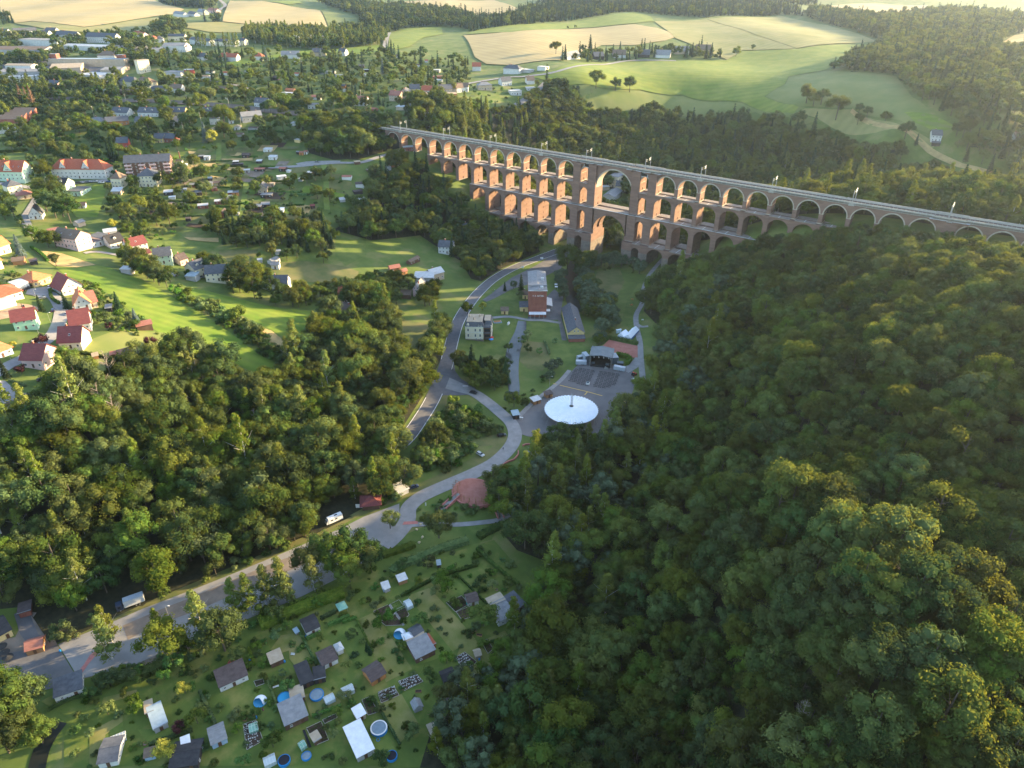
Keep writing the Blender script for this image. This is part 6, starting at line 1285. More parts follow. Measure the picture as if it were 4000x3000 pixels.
mb = MB(); mb.box(-.25, L+.25, 5.5, 6.1, hM+.9, hM+1.6, ROOF['grey']); mb.build('roof_step', rf)
for x, y in ((L*.8, 18), (L*.72, 3.5)): mb = MB(); mb.box(x-1, x+1, y-.8, y+.8, hM+.2, hM+1.9, ROOF['light']); mb.build('roof_vent', rf)
for kx in range(7):
    for kz in range(4): link('window', win_mesh(1.2, 1.5), r, (L+.01, 2+kx*3.8, 4.5+kz*3.0), math.pi/2)
mb = MB(); mb.prism([(0, 3.6), (-3.2, 3.1), (-3.2, 2.95), (0, 3.4)], .3, L-.3, ROOF['white'], axis='x'); mb.build('canopy', r)
for kx in (1, 4, 7, 10): mb = MB(); mb.box(kx, kx+.25, -3.0, -2.8, -.1, 2.98, M_steel); mb.build('canopy_post', r)
mb = MB(); mb.mesh([(L+.02, 7, 5.8), (L+4.4, 7, 4.6), (L+4.4, 20, 4.6), (L+.02, 20, 5.8), (L+.02, 7, 5.6), (L+4.4, 7, 4.4), (L+4.4, 20, 4.4), (L+.02, 20, 5.6)], [(0,1,2,3),(7,6,5,4),(0,4,5,1),(1,5,6,2),(2,6,7,3)], ROOF['light']); mb.build('side_canopy', r)
for y in (7.4, 13, 19.6): mb = MB(); mb.box(L+4.0, L+4.25, y, y+.25, -.2, 4.45, M_steel); mb.build('canopy_post', r)
mb = MB(); mb.box(L+.02, L+2.6, 2, 5.5, 3.0, 3.15, ROOF['white']); mb.build('porch_roof', r)
tc = bpy.data.curves.new('lettering', 'FONT'); tc.body = 'F. A. KETZEL'; tc.size = 1.35; tc.extrude = .05; tc.align_x = 'CENTER'; tob = bpy.data.objects.new('lettering', tc); COL.objects.link(tob); dg_ = bpy.context.evaluated_depsgraph_get(); tm = bpy.data.meshes.new_from_object(tob.evaluated_get(dg_)); bpy.data.objects.remove(tob)
tm.materials.clear(); tm.materials.append(mat('white lettering', (.75, .75, .72))); q = link('lettering', tm, r, (L*.53, -.08, 14.6)); q.rotation_euler = (math.pi/2, 0, 0)
Hs('M',1205,695,1298,700,7,3.2,1.5,'yellow','brown','small yellow outbuilding with brown roof against the mill',cat='outbuilding',name='outbuilding')
Hs('M',1165,900,1296,905,5,3.4,1.6,'yellow','slate','timber framed lean-to with dark roof left of the mill',form='shed',cat='annex',name='annex',chim=0)
Hs('M',862,945,975,950,4.2,2.7,1.7,'yellow','brown','tiny yellow pump house with brown door on the lawn',cat='hut',name='pump_house',chim=0,win=1,side=False)
mb = MB(); mb.box(0, 2.0, 0, 2.0, 2.4, 2.5, ROOF['white']); [mb.box(x, x+.1, y, y+.1, 0, 2.4, M_steel) for x in (.1, 1.8) for y in (.1, 1.8)]
for i, (u, v) in enumerate(((1725,515),(1730,555))):
    p = gp('M', u, v); o = link('awning', mb.data('awning') if i == 0 else o.data, None, (p.x, p.y, p.z), .5); tag(o, '%s small white awning behind the mill' % ['upper', 'lower'][i], 'awning', 'awnings behind the mill')
# villa
a, b, L, ang = frame_of('M', 284, 1350, 700, 1400); r = empty('villa', (a.x, a.y, a.z), ang); tag(r, 'cream two storey villa with blue grey mansard roof beside the road', 'villa'); D = 13.0
KEEP.append([(a.x, a.y), (b.x, b.y), (b.x-math.sin(ang)*D, b.y+math.cos(ang)*D), (a.x-math.sin(ang)*D, a.y+math.cos(ang)*D)])
Ls = L*.70; mb = MB(); mb.box(0, Ls, 0, D, -1.2, 9.0, WALL['cream']); mb.box(Ls, L, 3.0, D-.5, -1.2, 9.0, WALL['cream'])
for z in (1.1, 4.9, 8.6): mb.box(-.12, Ls+.12, -.12, D+.12, z, z+.22, M_frame); mb.box(Ls+.13, L+.12, 2.88, D-.4, z, z+.22, M_frame)
mb.box(-.15, Ls+.15, -.15, D+.15, -1.3, .25, M_stone); mb.box(Ls+.16, L+.15, 2.85, D-.35, -1.3, .25, M_stone); mb.build('wall', r)
mb = MB(); mb.taper(-.4, Ls+.4, -.4, D+.4, 9.02, 11.6, 1.1, 1.1, ROOF['slate']); mb.taper(Ls+.41, L+.4, 2.6, D-.1, 9.02, 11.3, .9, .9, ROOF['slate']); mb.box(.9, Ls-.5, .9, D-.9, 11.62, 11.9, ROOF['tan']); mb.box(Ls+.3, L-.7, 3.8, D-1.2, 11.32, 11.6, ROOF['tan']); rf = mb.build('roof', r)
for k, x in enumerate((1.8, Ls-2.8, Ls-1.2)):
    mb = MB(); mb.prism([(x-.75, 9.1), (x+.75, 9.1), (x+.75, 10.5), (x, 11.2), (x-.75, 10.5)], -.2, 1.6, WALL['cream'] if k == 0 else ROOF['slate']); d_ = mb.build('dormer', rf); link('window', win_mesh(.8, 1.0), d_, (x, -.23, 9.3), 0)
for x, y in ((Ls*.45, D*.3), (Ls*.75, D*.65), (Ls*.2, D*.6)): mb = MB(); mb.box(x-.4, x+.4, y-.4, y+.4, 11.9, 13.6, WALL['tan']); mb.build('chimney', rf)
for z in (1.9, 5.6):
    for x in (1.8, Ls*.56, Ls*.82): link('window', win_mesh(1.0, 1.9), r, (x, -.01, z), 0)
    for y in (5.0, 8.0, 11.0): link('window', win_mesh(1.0, 1.9), r, (L+.01, y, z), math.pi/2)
for x in (Ls*.6, Ls*.85): link('window', win_mesh(.7, .7), r, (x, -.01, .2), 0)
mb = MB(); mb.box(Ls+.3, L-.5, 0.6, 2.99, 1.2, 4.0, M_door); mb.box(Ls+.3, L-.5, .6, 2.99, 5.0, 7.8, M_door); mb.taper(Ls, L-.2, .3, 2.99, 4.05, 4.9, .4, .01, ROOF['slate']); mb.taper(Ls, L-.2, .3, 2.99, 7.85, 8.6, .4, .01, ROOF['slate']); mb.build('veranda', r)
for z in (1.6, 5.4): mb = MB(); mb.box(Ls+.6, L-.8, .55, .598, z, z+1.7, M_glass); mb.build('veranda_glass', r)
r_, L_, a_ = house('R5',1470,540,1580,525,37,4.8,3.6,'yellow','slate','long yellow brick barn with slate roof running away from the camera',form='gabley',cat='barn',name='long_barn',chim=1,win=1,Lmax=10,rot=38)
mb = MB(); mb.prism([(0, 3.2), (-4.2, 2.4), (-4.2, 2.2), (0, 3.0)], -.4, L_+.4, ROOF['slate'], axis='x'); mb.build('lean_to_roof', r_); mb = MB(); mb.box(0, L_, -4.0, -.02, -1, 2.15, WALL['brick']); mb.build('lean_to_wall', r_)
for i, (u, v) in enumerate(((800,1075),)):
    p = gp('M', u, v); mb = MB(); mb.box(-2.6, 2.6, -1.5, 1.5, 0, .7, WALL['blue']); mb.box(-2.4, 2.4, -1.3, 1.3, .703, .8, WALL['wood']); tag(mb.build('covered_boat', None, (p.x, p.y, p.z), .9), 'blue planked box boat lying on the villa lawn', 'boat')
p = gp('M', 980, 1110); mb = MB(); mb.box(-.5, .5, -1.2, 1.2, 0, 1.2, M_frame); mb.taper(-.5, .5, -1.2, 1.2, 1.203, 1.7, .15, .3, M_frame); tag(mb.build('small_boat', None, (p.x, p.y, p.z), .2), 'small white object standing upright on the villa lawn', 'white box')
def parasol(t, u, v, col, label, open_=True, rr=1.5, h=2.4):
    p = gp(t, u, v); r = empty('parasol', (p.x, p.y, p.z)); tag(r, label, 'parasol'); mb = MB(); mb.tube((0, 0, 0), (0, 0, h+.1), .04, M_steel, 5); mb.build('pole', r)
    m1 = mat('parasol '+str(col), col); m2 = mat('parasol b'+str(col), tuple(min(.8, c*2.0+.1) for c in col)); mb = MB()
    if open_:
        for k in range(12):
            a0, a1 = 2*math.pi*k/12, 2*math.pi*(k+1)/12; mb.mesh([(rr*math.cos(a0), rr*math.sin(a0), h-.5), (rr*math.cos(a1), rr*math.sin(a1), h-.5), (0, 0, h), (0, 0, h-.06)], [(0, 1, 2), (1, 0, 3)], m2 if (k % 2 and 'strip' in label) else m1)
    else: mb.cyl(0, 0, h-1.8, h-.2, .28, .06, m1, 8)
    mb.build('shade', r)
parasol('M',705,1360,(.5,.05,.04),'red parasol at the terrace of the villa'); parasol('M',700,1392,(.05,.25,.6),'blue parasol at the terrace of the villa')
# pools of the terrace: round gravel circle with pergola and stairs below the road
c_ = (gp('V', 370, 890)+gp('V', 800, 890))/2; cc = gp('V', 560, 905); Rc = (gp('V', 560, 905)-gp('V', 320, 880)).length
P_ = [(cc.x+Rc*math.cos(k*math.pi/20), cc.y+Rc*.86*math.sin(k*math.pi/20)) for k in range(40)]
drape('round_terrace', P_, M_red, .5)
r = empty('terrace_wall', (cc.x, cc.y, cc.z)); tag(r, 'curved red sandstone wall around the circular terrace', 'wall'); mb = MB()
for k in range(40):
    (ax, ay), (bx, by) = P_[k], P_[(k+1) % 40]; A = Vector((ax-cc.x, ay-cc.y, 0)); B = Vector((bx-cc.x, by-cc.y, 0)); nA = A.normalized()*.6; nB = B.normalized()*.6; z0 = -1.5; z1 = .95
    mb.mesh([tuple(A+Vector((0,0,z0))), tuple(B+Vector((0,0,z0))), tuple(B+Vector((0,0,z1))), tuple(A+Vector((0,0,z1))), tuple(A+nA+Vector((0,0,z0))), tuple(B+nB+Vector((0,0,z0))), tuple(B+nB+Vector((0,0,z1))), tuple(A+nA+Vector((0,0,z1)))], [(1,0,3,2),(4,5,6,7),(3,7,6,2)], M_redp)
mb.build('curved_wall', r)
r = empty('pergola', (cc.x, cc.y, cc.z)); tag(r, 'curved brown timber pergola along the circular terrace', 'pergola')
for k in range(17):
    aa = math.pi*(1.02+k*.058); x, y = Rc*math.cos(aa), Rc*.86*math.sin(aa); xi, yi = x*.78, y*.78
    for X, Y in ((x, y), (xi, yi)):
        if k % 2 == 0: mb = MB(); mb.box(X-.09, X+.09, Y-.09, Y+.09, .5, 3.1, WALL['wood']); mb.build('post', r)
    mb = MB(); mb.tube((x*1.06, y*1.06, 3.2), (xi*.94, yi*.94, 3.2), .09, WALL['wood'], 4); mb.build('beam', r)
def stairs(t, u1, v1, u2, v2, w, label):
    a = gp(t, u1, v1); b = gp(t, u2, v2); d = b-a; ln = math.hypot(d.x, d.y); ang = math.atan2(d.y, d.x); r = empty('stairway', (a.x, a.y, a.z), ang); tag(r, label, 'stairs'); dz = (b.z+.8)-a.z; n = int(ln/.55)
    mb = MB()
    for k in range(n): mb.box(ln*k/n, ln*(k+1)/n, -w/2, w/2, -.6, .15+dz*(k+1)/n, M_road2)
    mb.build('steps', r)
    for s in (-1, 1): mb = MB(); y0, y1 = sorted((s*w/2+s*.01, s*(w/2+.45))); mb.mesh([(0,y0,-.6),(ln,y0,-.6),(ln,y1,-.6),(0,y1,-.6),(0,y0,.8),(ln,y0,.8+dz),(ln,y1,.8+dz),(0,y1,.8)],[(0,3,2,1),(4,5,6,7),(0,1,5,4),(1,2,6,5),(2,3,7,6),(3,0,4,7)], M_redp); mb.build('side_wall', r)
stairs('V',205,1085,395,925,2.2,'red walled stairway climbing to the circular terrace'); stairs('V',850,1180,800,1060,2.2,'stairway on the far side of the circular terrace by the path')
def wall(t, pts, h, w, m, label, name='garden_wall', cat='wall', off=0):
    P = smooth_line([Vector((p.x, p.y)) for p in [gp(t, *q) for q in pts]], 5) if len(pts) > 2 else [Vector(gp(t, *q)[:2]) for q in pts]; mb = MB()
    for a, b in zip(P[:-1], P[1:]):
        d = (b-a).normalized(); n = Vector((-d.y, d.x))*w/2; za, zb = float(H(a.x, a.y)), float(H(b.x, b.y))
        mb.mesh([(a.x+n.x,a.y+n.y,za-.5),(a.x-n.x,a.y-n.y,za-.5),(b.x-n.x,b.y-n.y,zb-.5),(b.x+n.x,b.y+n.y,zb-.5),(a.x+n.x,a.y+n.y,za+h),(a.x-n.x,a.y-n.y,za+h),(b.x-n.x,b.y-n.y,zb+h),(b.x+n.x,b.y+n.y,zb+h)],[(4,5,6,7),(0,1,5,4),(2,3,7,6),(1,2,6,5),(3,0,4,7)],m)
    return tag(mb.build(name), label, cat)
wall('V',[(840,715),(845,660),(880,600),(930,570),(985,550),(1015,520),(1035,490),(1035,455)],1.0,.5,M_redp,'winding low red wall around the play lawn')
wall('V',[(1085,400),(1110,385),(1160,382)],.9,.5,M_redp,'short piece of low red wall behind the play lawn')
r = empty('play_tower', gp('V', 1155, 500)); tag(r, 'small play tower with blue roof and red posts on a sand patch', 'play tower')
for x in (-.7, .7):
    for y in (-.7, .7): mb = MB(); mb.box(x-.08, x+.08, y-.08, y+.08, 0, 2.6, WALL['red']); mb.build('post', r)
mb = MB(); mb.taper(-1, 1, -1, 1, 2.62, 3.4, .95, .95, M_cblue); mb.build('roof', r); mb = MB(); mb.box(-.8, .8, -.8, .8, 1.2, 1.3, WALL['blue']); mb.build('deck', r); mb = MB(); mb.prism([(-.8, 1.25), (-3.2, .1), (-3.2, 0), (-.8, 1.15)], -.3, .3, WALL['wood']); mb.build('slide', r)
# people
def person(t, u, v, ang, shirt, trouser, label, stride=.25):
    p = gp(t, u, v); V = {}; 
    pts = {'pel': (0, 0, .92), 'spine': (.0, 0, 1.2), 'chest': (.03, 0, 1.38), 'neck': (.03, 0, 1.50), 'head': (.05, 0, 1.62), 'top': (.04, 0, 1.74),
           'lh': (0, .1, .9), 'lk': (stride*.6, .11, .5), 'lf': (stride, .1, .06), 'lt': (stride+.16, .1, .03), 'rh': (0, -.1, .9), 'rk': (-stride*.3, -.11, .5), 'rf': (-stride, -.1, .1), 'rt': (-stride+.15, -.1, .03),
           'ls': (.02, .18, 1.4), 'le': (-.08, .25, 1.14), 'lw': (.08, .26, .92), 'lb': (.13, .26, .84), 'rs': (.02, -.18, 1.4), 're': (-.02, -.25, 1.14), 'rw': (.14, -.26, .95), 'rb': (.20, -.26, .88)}
    rad = dict(pel=.14, spine=.13, chest=.15, neck=.06, head=.10, top=.075, lh=.09, lk=.065, lf=.05, lt=.035, rh=.09, rk=.065, rf=.05, rt=.035, ls=.06, le=.045, lw=.035, lb=.04, rs=.06, re=.045, rw=.035, rb=.04)
    ed = [('pel','spine'),('spine','chest'),('chest','neck'),('neck','head'),('head','top'),('pel','lh'),('lh','lk'),('lk','lf'),('lf','lt'),('pel','rh'),('rh','rk'),('rk','rf'),('rf','rt'),('chest','ls'),('ls','le'),('le','lw'),('lw','lb'),('chest','rs'),('rs','re'),('re','rw'),('rw','rb')]
    ks = list(pts); me = bpy.data.meshes.new('person'); me.from_pydata([pts[k] for k in ks], [(ks.index(a), ks.index(b)) for a, b in ed], [])
    o = link('person', me, None, (p.x, p.y, p.z+.22), ang); md = o.modifiers.new('skin', 'SKIN'); 
    for i, k in enumerate(ks): me.skin_vertices[0].data[i].radius = (rad[k], rad[k]*(1.25 if k in ('chest', 'spine', 'pel') else 1)) 
    me.skin_vertices[0].data[0].use_root = True; o.modifiers.new('sub', 'SUBSURF').levels = 1; o.modifiers['sub'].render_levels = 1
    dg = bpy.context.evaluated_depsgraph_get(); m2 = bpy.data.meshes.new_from_object(o.evaluated_get(dg)); o.modifiers.clear(); o.data = m2
    m2.materials.clear()
    for m in (mat('cloth '+shirt, {'black': (.02,.02,.025), 'white': (.6,.6,.6), 'red': (.4,.05,.05), 'blue': (.05,.1,.3)}[shirt]), mat('cloth '+trouser, {'black': (.02,.02,.025), 'white': (.6,.6,.6), 'red': (.4,.05,.05), 'blue': (.05,.1,.3)}[trouser]), mat('skin', (.45,.27,.2)), mat('hair', (.05,.03,.02))): m2.materials.append(m)
    for f in m2.polygons:
        z = f.center.z; r_ = math.hypot(f.center.x, f.center.y); f.material_index = 3 if z > 1.68 else 2 if z > 1.48 or (z < .95 and abs(f.center.y) > .21) else 0 if z > .95 else 1
    return tag(o, label, 'person')
person('V',872,440,2.2,'black','black','person in black walking along the side road')
person('M',722,585,.8,'red','blue','person in red walking on the path by the road')
person('M',757,575,.8,'white','blue','person in white walking on the path by the road')
person('C',1290,880,1.0,'white','blue','person in white standing by the hamlet garage')
# street furniture
def lamp(t, u, v, h, label, arm=1.2, ang=.6, group=None):
    p = gp(t, u, v); r = empty('street_lamp', (p.x, p.y, p.z), ang); tag(r, label, 'street lamp', group); mb = MB(); mb.tube((0, 0, 0), (0, 0, h), .09, M_steel, 6, .05); mb.tube((0, 0, h), (arm, 0, h+.2), .04, M_steel, 5); mb.build('pole', r); mb = MB(); mb.box(arm-.3, arm+.35, -.16, .16, h+.12, h+.26, M_frame); mb.build('lamp_head', r)
lamp('R6',1105,710,8,'street lamp standing in the middle of the parking lot'); lamp('R5',1350,850,7,'street lamp beside the path left of the square')
lamp('T4',350,512,6,'street lamp at the corner of the turning circle'); lamp('T4',485,738,6,'street lamp beside the mint green house'); lamp('T4',385,880,6,'street lamp above the grey parked car'); lamp('T4',20,1405,6,'street lamp at the lower left lane'); lamp('T3',630,575,7,'street lamp at the road fork')
lamp('T4',110,1100,6,'street lamp by the pale blue bungalow')
def board(t, u, v, w, h, hz, m, label, ang=.6, name='sign_board', cat='sign'):
    p = gp(t, u, v); r = empty(name, (p.x, p.y, p.z), ang); tag(r, label, cat); mb = MB()
    for x in (-w*.4, w*.4): mb.tube((x, 0, 0), (x, 0, hz+h), .05, M_steel, 5)
    mb.build('post', r); mb = MB(); mb.box(-w/2, w/2, -.06, -.051+.03, hz, hz+h, m); mb.build('panel', r)
board('R5',120,1640,3.2,2.0,.8,M_frame,'white notice board beside the red pavilion roof'); board('R6',1580,258,1.4,1.2,1.0,M_frame,'square white sign at the wood edge above the lot'); board('R5',805,850,3.0,1.0,.4,mat('banner',(.6,.55,.58)),'pale banner on the fence near the junction')
board('R5',1175,78,2.2,1.2,.2,M_frame,'white construction sign on the yard by the road'); board('M',1517,52,2.4,1.5,.2,M_frame,'white boards at the upper yard entrance'); board('R5',1952,418,1.4,.8,.3,M_frame,'white orange sign on the lawn by the fork of the path'); board('R5',2020,135,2.4,1.0,.3,M_frame,'white board beside the path under the viaduct'); board('R5',548,1620,.5,1.8,.2,M_frame,'slim white post sign at the side road bend')
Hs('R5',140,1652,250,1640,6,2.8,2.4,'brown','maroon','open pavilion with dark red hip roof at the top of the lot',form='hip',cat='pavilion',name='pavilion',chim=0,win=0,over=1.0)
Hs('R5',375,1565,438,1535,6,2.6,.6,'grey','light','grey shed with pale roof edge in the wood above the road',form='shed',cat='shed',name='shed',chim=0,win=0)
for i, (u, v) in enumerate(((1610,2140),(1638,2120),(1650,2100),(1627,2070),(1642,2050))):
    p = G(u, v); iv = [(x*rr, y*rr*.8, z*.5) for (x, y, z), rr in zip([tuple(w) for w in _IV], [random.Random(i*50+j).uniform(.55, .9) for j in range(42)])]; mb = MB(); mb.mesh(iv, _IF, M_sand); tag(mb.build('boulder', None, (p.x, p.y, p.z+.3), i), 'pale sandstone boulder in the row along the road bend', 'boulder', 'boulders along the road bend')
for i, (u, v, c) in enumerate(((1885,285,'left'), (1880,320,'right'))):
    p = gp('R5', u, v); mb = MB(); mb.box(-.9, .9, -.35, .35, .72, .78, WALL['orange']); mb.box(-.9, .9, -.85, -.6, .42, .47, WALL['orange']); mb.box(-.9, .9, .6, .85, .42, .47, WALL['orange']); mb.box(-.7, -.6, -.8, .8, 0, .72, WALL['wood']); mb.box(.6, .7, -.8, .8, 0, .72, WALL['wood']); tag(mb.build('picnic_table', None, (p.x, p.y, p.z+.1), .4+i), '%s orange picnic table on the lawn below the viaduct' % ['upper', 'lower'][i], 'picnic table')
p = gp('S', 985, 805); r = empty('tractor', (p.x, p.y, p.z+.1), 1.2); tag(r, 'small red tractor on the grass right of the square', 'tractor')
mb = MB(); mb.box(-.2, 1.6, -.4, .4, .6, 1.3, WALL['red']); mb.box(-1.2, -.2, -.6, .6, .8, 2.2, M_glass); mb.box(-1.25, -.15, -.65, .65, 2.203, 2.3, WALL['red']); mb.build('body', r)
for x, y, rr in ((-.8, -.75, .7), (-.8, .75, .7), (1.2, -.6, .45), (1.2, .6, .45)): mb = MB(); mb.tube((0, -.18, 0), (0, .18, 0), rr, M_rub, 12); mb.tube((0, -.2, 0), (0, .2, 0), rr*.5, WALL['red'], 8); mb.build('wheel', r, (x, y, rr))
p = gp('T4', 230, 605); r = empty('excavator', (p.x, p.y, p.z+.1), 2.9); tag(r, 'orange red mini excavator on the bare soil plot', 'excavator')
mb = MB(); mb.box(-1, 1, -.7, -.35, 0, .5, M_rub); mb.box(-1, 1, .35, .7, 0, .5, M_rub); mb.build('tracks', r); mb = MB(); mb.taper(-1.1, .8, -.7, .7, .55, 1.4, .1, .1, WALL['red']); mb.box(-.4, .6, -.65, .1, 1.4, 2.3, M_glass); mb.build('cab', r); mb = MB(); mb.tube((.8, .3, 1.2), (2.2, .3, 2.6), .14, WALL['dark'], 5); mb.tube((2.2, .3, 2.6), (3.3, .3, 1.0), .11, WALL['dark'], 5); mb.build('arm', r); mb = MB(); mb.box(3.1, 3.7, 0, .6, .4, 1.0, WALL['dark']); mb.build('bucket', r)
F('bare_soil', [(0,1175+20),(60,1185),(110,1190),(150,1200),(150,1215),(95,1230),(0,1250)], mat('bare soil', (.30,.20,.13),(.40,.28,.19),scale=.4), .2)
# rail line masts in the town
for i, (t, u, v, h) in enumerate((('T1',1335,1070,11),('T1',1425,1065,11),('T1',1705,1110,9),('T1',1940,1120,11),('T2',325,1130,9),('T2',885,1180,10),('T2',1268,1050,9),('T1',1278,1320,12),('T2',510,1395,11),('T2',275,1530,11),('T1',60,1000,9),('T2',1050,1440,9),('T2',370,1270,8),('C',825,755,11),('C',1700,640,9),('T2',1395,1195,8))):
    p = gp(t, u, v); r = empty('line_mast', (p.x, p.y, p.z), i*.7); tag(r, 'mast of the overhead line, number %s from the left through the town' % (ORD+['seventeenth'])[i], 'mast', 'line masts in the town'); mb = MB(); mb.tube((0, 0, 0), (0, 0, h), .22, M_conc, 6, .14); mb.build('pole', r)
    if i in (0, 1, 3, 5, 10): mb = MB(); mb.tube((0, 0, h-.5), (3.2, 0, h-.2), .13, M_frame, 4); mb.tube((0, 0, h-2), (3.2, 0, h-.2), .13, M_frame, 4); mb.build('cantilever', r)
    else: mb = MB(); mb.box(-.9, .9, -.08, .08, h-.6, h-.45, M_steel); mb.build('crossarm', r)
for i, (u, v) in enumerate(((1780,350),(1805,360),(1845,375),(2003,350),(2165,360),(2440//1,250))):
    if i > 4: continue
    p = gp('T2', u, v); r = empty('floodlight_mast', (p.x, p.y, p.z)); tag(r, 'tall floodlight mast at the sports field, %s from the left' % ORD[i], 'floodlight', 'floodlight masts of the sports field'); mb = MB(); mb.tube((0, 0, 0), (0, 0, 15), .16, M_steel, 5, .1); mb.build('pole', r); mb = MB(); mb.box(-.8, .8, -.2, .2, 14.6, 15.4, M_frame); mb.build('lamp_head', r)
boxy('lorry','lorry','white lorry trailer on the far truck park','T1',1525,420,1640,405,[('body', lambda m, L: m.box(0, L, 0, 2.6, 1, 3.9, M_cargo)), ('wheel', lambda L: [(L*.2, .1, .5), (L*.8, .1, .5)])], .9)
boxy('lorry','lorry','blue lorry trailer on the far truck park','T1',1615,440,1720,425,[('body', lambda m, L: m.box(0, L, 0, 2.6, 1, 3.9, M_cblue)), ('wheel', lambda L: [(L*.2, .1, .5), (L*.8, .1, .5)])], .9)
# ---------------------------------------------------------------- allotments in the foreground
GS = dict(cat='garden house', name='garden_house', chim=0, over=.3)
F('garden_ground', [(310,2660),(450,2625),(640,2575),(830,2482),(1000,2412),(1180,2338),(1340,2262),(1440,2195),(1500,2150),(1600,2165),(1750,2165),(1930,2110),(1990,2180),(2120,2310),(2060,2420),(1960,2500),(1850,2640),(1700,2800),(1640,2999),(250,2999),(250,2900),(260,2800),(160,2740)], mat('allotment grass', (.080,.118,.020), (.215,.200,.052), scale=.14, detail=14, col3=(.105,.145,.024), contrast=(.3,.7)), .11, keep=False)
LB = lambda px_, m, off=.2, **k: drape('garden_lawn', pxpoly(px_), m, off, keep=False, **k)
C_ = lambda t, L: [px(t, *q) for q in L]
M_gl = mat('garden lawn', (.080, .130, .020), (.150, .190, .036), scale=.2, detail=10); M_gy = mat('yellowed garden lawn', (.150, .165, .034), (.260, .225, .080), scale=.16, detail=11)
LB(C_('R7', [(425,545),(570,495),(870,825),(720,905)]), M_gy); LB(C_('R7', [(105,700),(215,650),(460,1020),(290,1105)]), M_gy); LB(C_('R7', [(220,640),(430,550),(720,905),(600,960),(470,1000)]), M_gl, .16)
LB(C_('R7', [(245,1240),(390,1180),(500,1370),(380,1500)]), M_gy); LB(C_('R7', [(390,1180),(560,1120),(700,1290),(640,1390),(500,1370)]), M_gl); LB(C_('R7', [(480,1060),(760,960),(860,1110),(600,1200)]), M_gl)
LB(C_('R7', [(600,440),(780,420),(960,610),(760,540)]), M_gl); LB(C_('R7', [(780,850),(870,830),(960,930),(980,1000),(860,1110),(740,960)]), M_gy); LB(C_('R7', [(930,830),(1060,770),(1080,800),(990,850)]), M_gy)
LB(C_('T8', [(130,130),(330,60),(360,180),(200,280)]), M_gl); LB(C_('T8', [(290,460),(570,350),(615,440),(370,580)]), M_gl); LB(C_('T8', [(590,110),(850,60),(980,340),(700,380),(600,250)]), M_gy); LB(C_('T8', [(120,640),(350,560),(480,1000),(500,1190),(250,1290),(170,900)]), M_gl)
LB(C_('T8', [(790,720),(1080,620),(1270,800),(1230,860),(880,1010)]), M_gy); LB(C_('T8', [(1700,830),(1850,760),(2000,1100),(2020,1300),(1870,1000)]), M_gy); LB(C_('T8', [(1620,1250),(1860,1200),(1990,1450),(1760,1520)]), M_gl); LB(C_('T8', [(1050,1060),(1440,900),(1480,1090),(1200,1200)]), M_gl)
LB(C_('G', [(200,1290),(335,1200),(340,1330),(220,1380)]), M_gl); LB(C_('G', [(0,1300),(330,1130),(330,1200),(160,1330),(130,1650),(0,1650)]), M_gy); LB(C_('G', [(480,1280),(850,1260),(1030,1290),(600,1440)]), M_gl); LB(C_('G', [(140,960),(470,880),(480,930),(120,1030)]), M_gy)
LB(C_('T7', [(540,1230),(830,1180),(900,1300),(800,1400),(560,1480),(380,1450)]), M_gy); LB(C_('T7', [(1150,1060),(1300,940),(1500,930),(1380,1000)]), M_gl); LB(C_('T7', [(1330,1130),(1630,1000),(1700,1150),(1900,1500),(1600,1659),(1450,1400)]), M_gl)
def bed(t, pts, label, m=M_soil, board_=True, plants=14, green=M_bush, seed=1):
    P = [gp(t, *q) for q in pts]; c = sum(P, Vector())/len(P); r = empty('vegetable_bed', c); tag(r, label, 'vegetable bed'); mb = MB(); q = [(p.x-c.x, p.y-c.y, p.z-c.z+.32) for p in P]; n = len(q)
    mb.poly(q, m); mb.build('soil', r)
    if board_:
        mb = MB()
        for i in range(n): a, b = q[i], q[(i+1) % n]; mb.tube((a[0], a[1], a[2]-.02), (b[0], b[1], b[2]-.02), .10, M_conc, 4)
        mb.build('edging', r)
    if plants:
        rg = random.Random(seed); mb = MB(); x0, x1 = min(a[0] for a in q), max(a[0] for a in q); y0, y1 = min(a[1] for a in q), max(a[1] for a in q); k = 0; d = Vector(q[1])-Vector(q[0]); d2 = Vector(q[-1])-Vector(q[0])
        nr = max(2, int(d2.length/.9)); nc = max(2, int(d.length/.6))
        for i in range(nr):
            for j in range(nc):
                if rg.random() < .25: continue
                a = Vector(q[0])+d*((j+.5)/nc)+d2*((i+.5)/nr)
                if not inside(q, np.array([a.x]), np.array([a.y]))[0]: continue
                for _ in range(6): w = Vector((rg.gauss(0, .18), rg.gauss(0, .18), rg.uniform(.05, .35))); p = a+w; e = Vector((rg.uniform(-1, 1), rg.uniform(-1, 1), rg.uniform(-.5, .5))).normalized()*.2; f = e.orthogonal().normalized()*.15; mb.poly([p+e, p+f, p-e, p-f], green)
        if mb.f: mb.build('crop_rows', r)
    return r
bed('R7',[(210,645),(305,603),(345,665),(250,705)],'dark bed with white boards left of the stone path, upper half',plants=8,seed=3); bed('R7',[(255,712),(350,668),(400,735),(290,740)],'dark bed with white boards left of the stone path, lower half',plants=8,seed=4)
bed('R7',[(320,600),(375,572),(405,610),(345,640)],'bright green vegetable bed above the stone path',m=M_gl,seed=5); bed('R7',[(355,650),(415,620),(440,670),(395,710)],'vegetable rows between stone path and greenhouse',seed=6)
bed('R7',[(680,590),(780,545),(830,600),(740,650)],'long vegetable plot below the apple tree',seed=7); bed('R7',[(745,650),(830,615),(860,680),(780,700)],'vegetable plot with pale rows beside the dark hut',seed=8,green=M_birch)
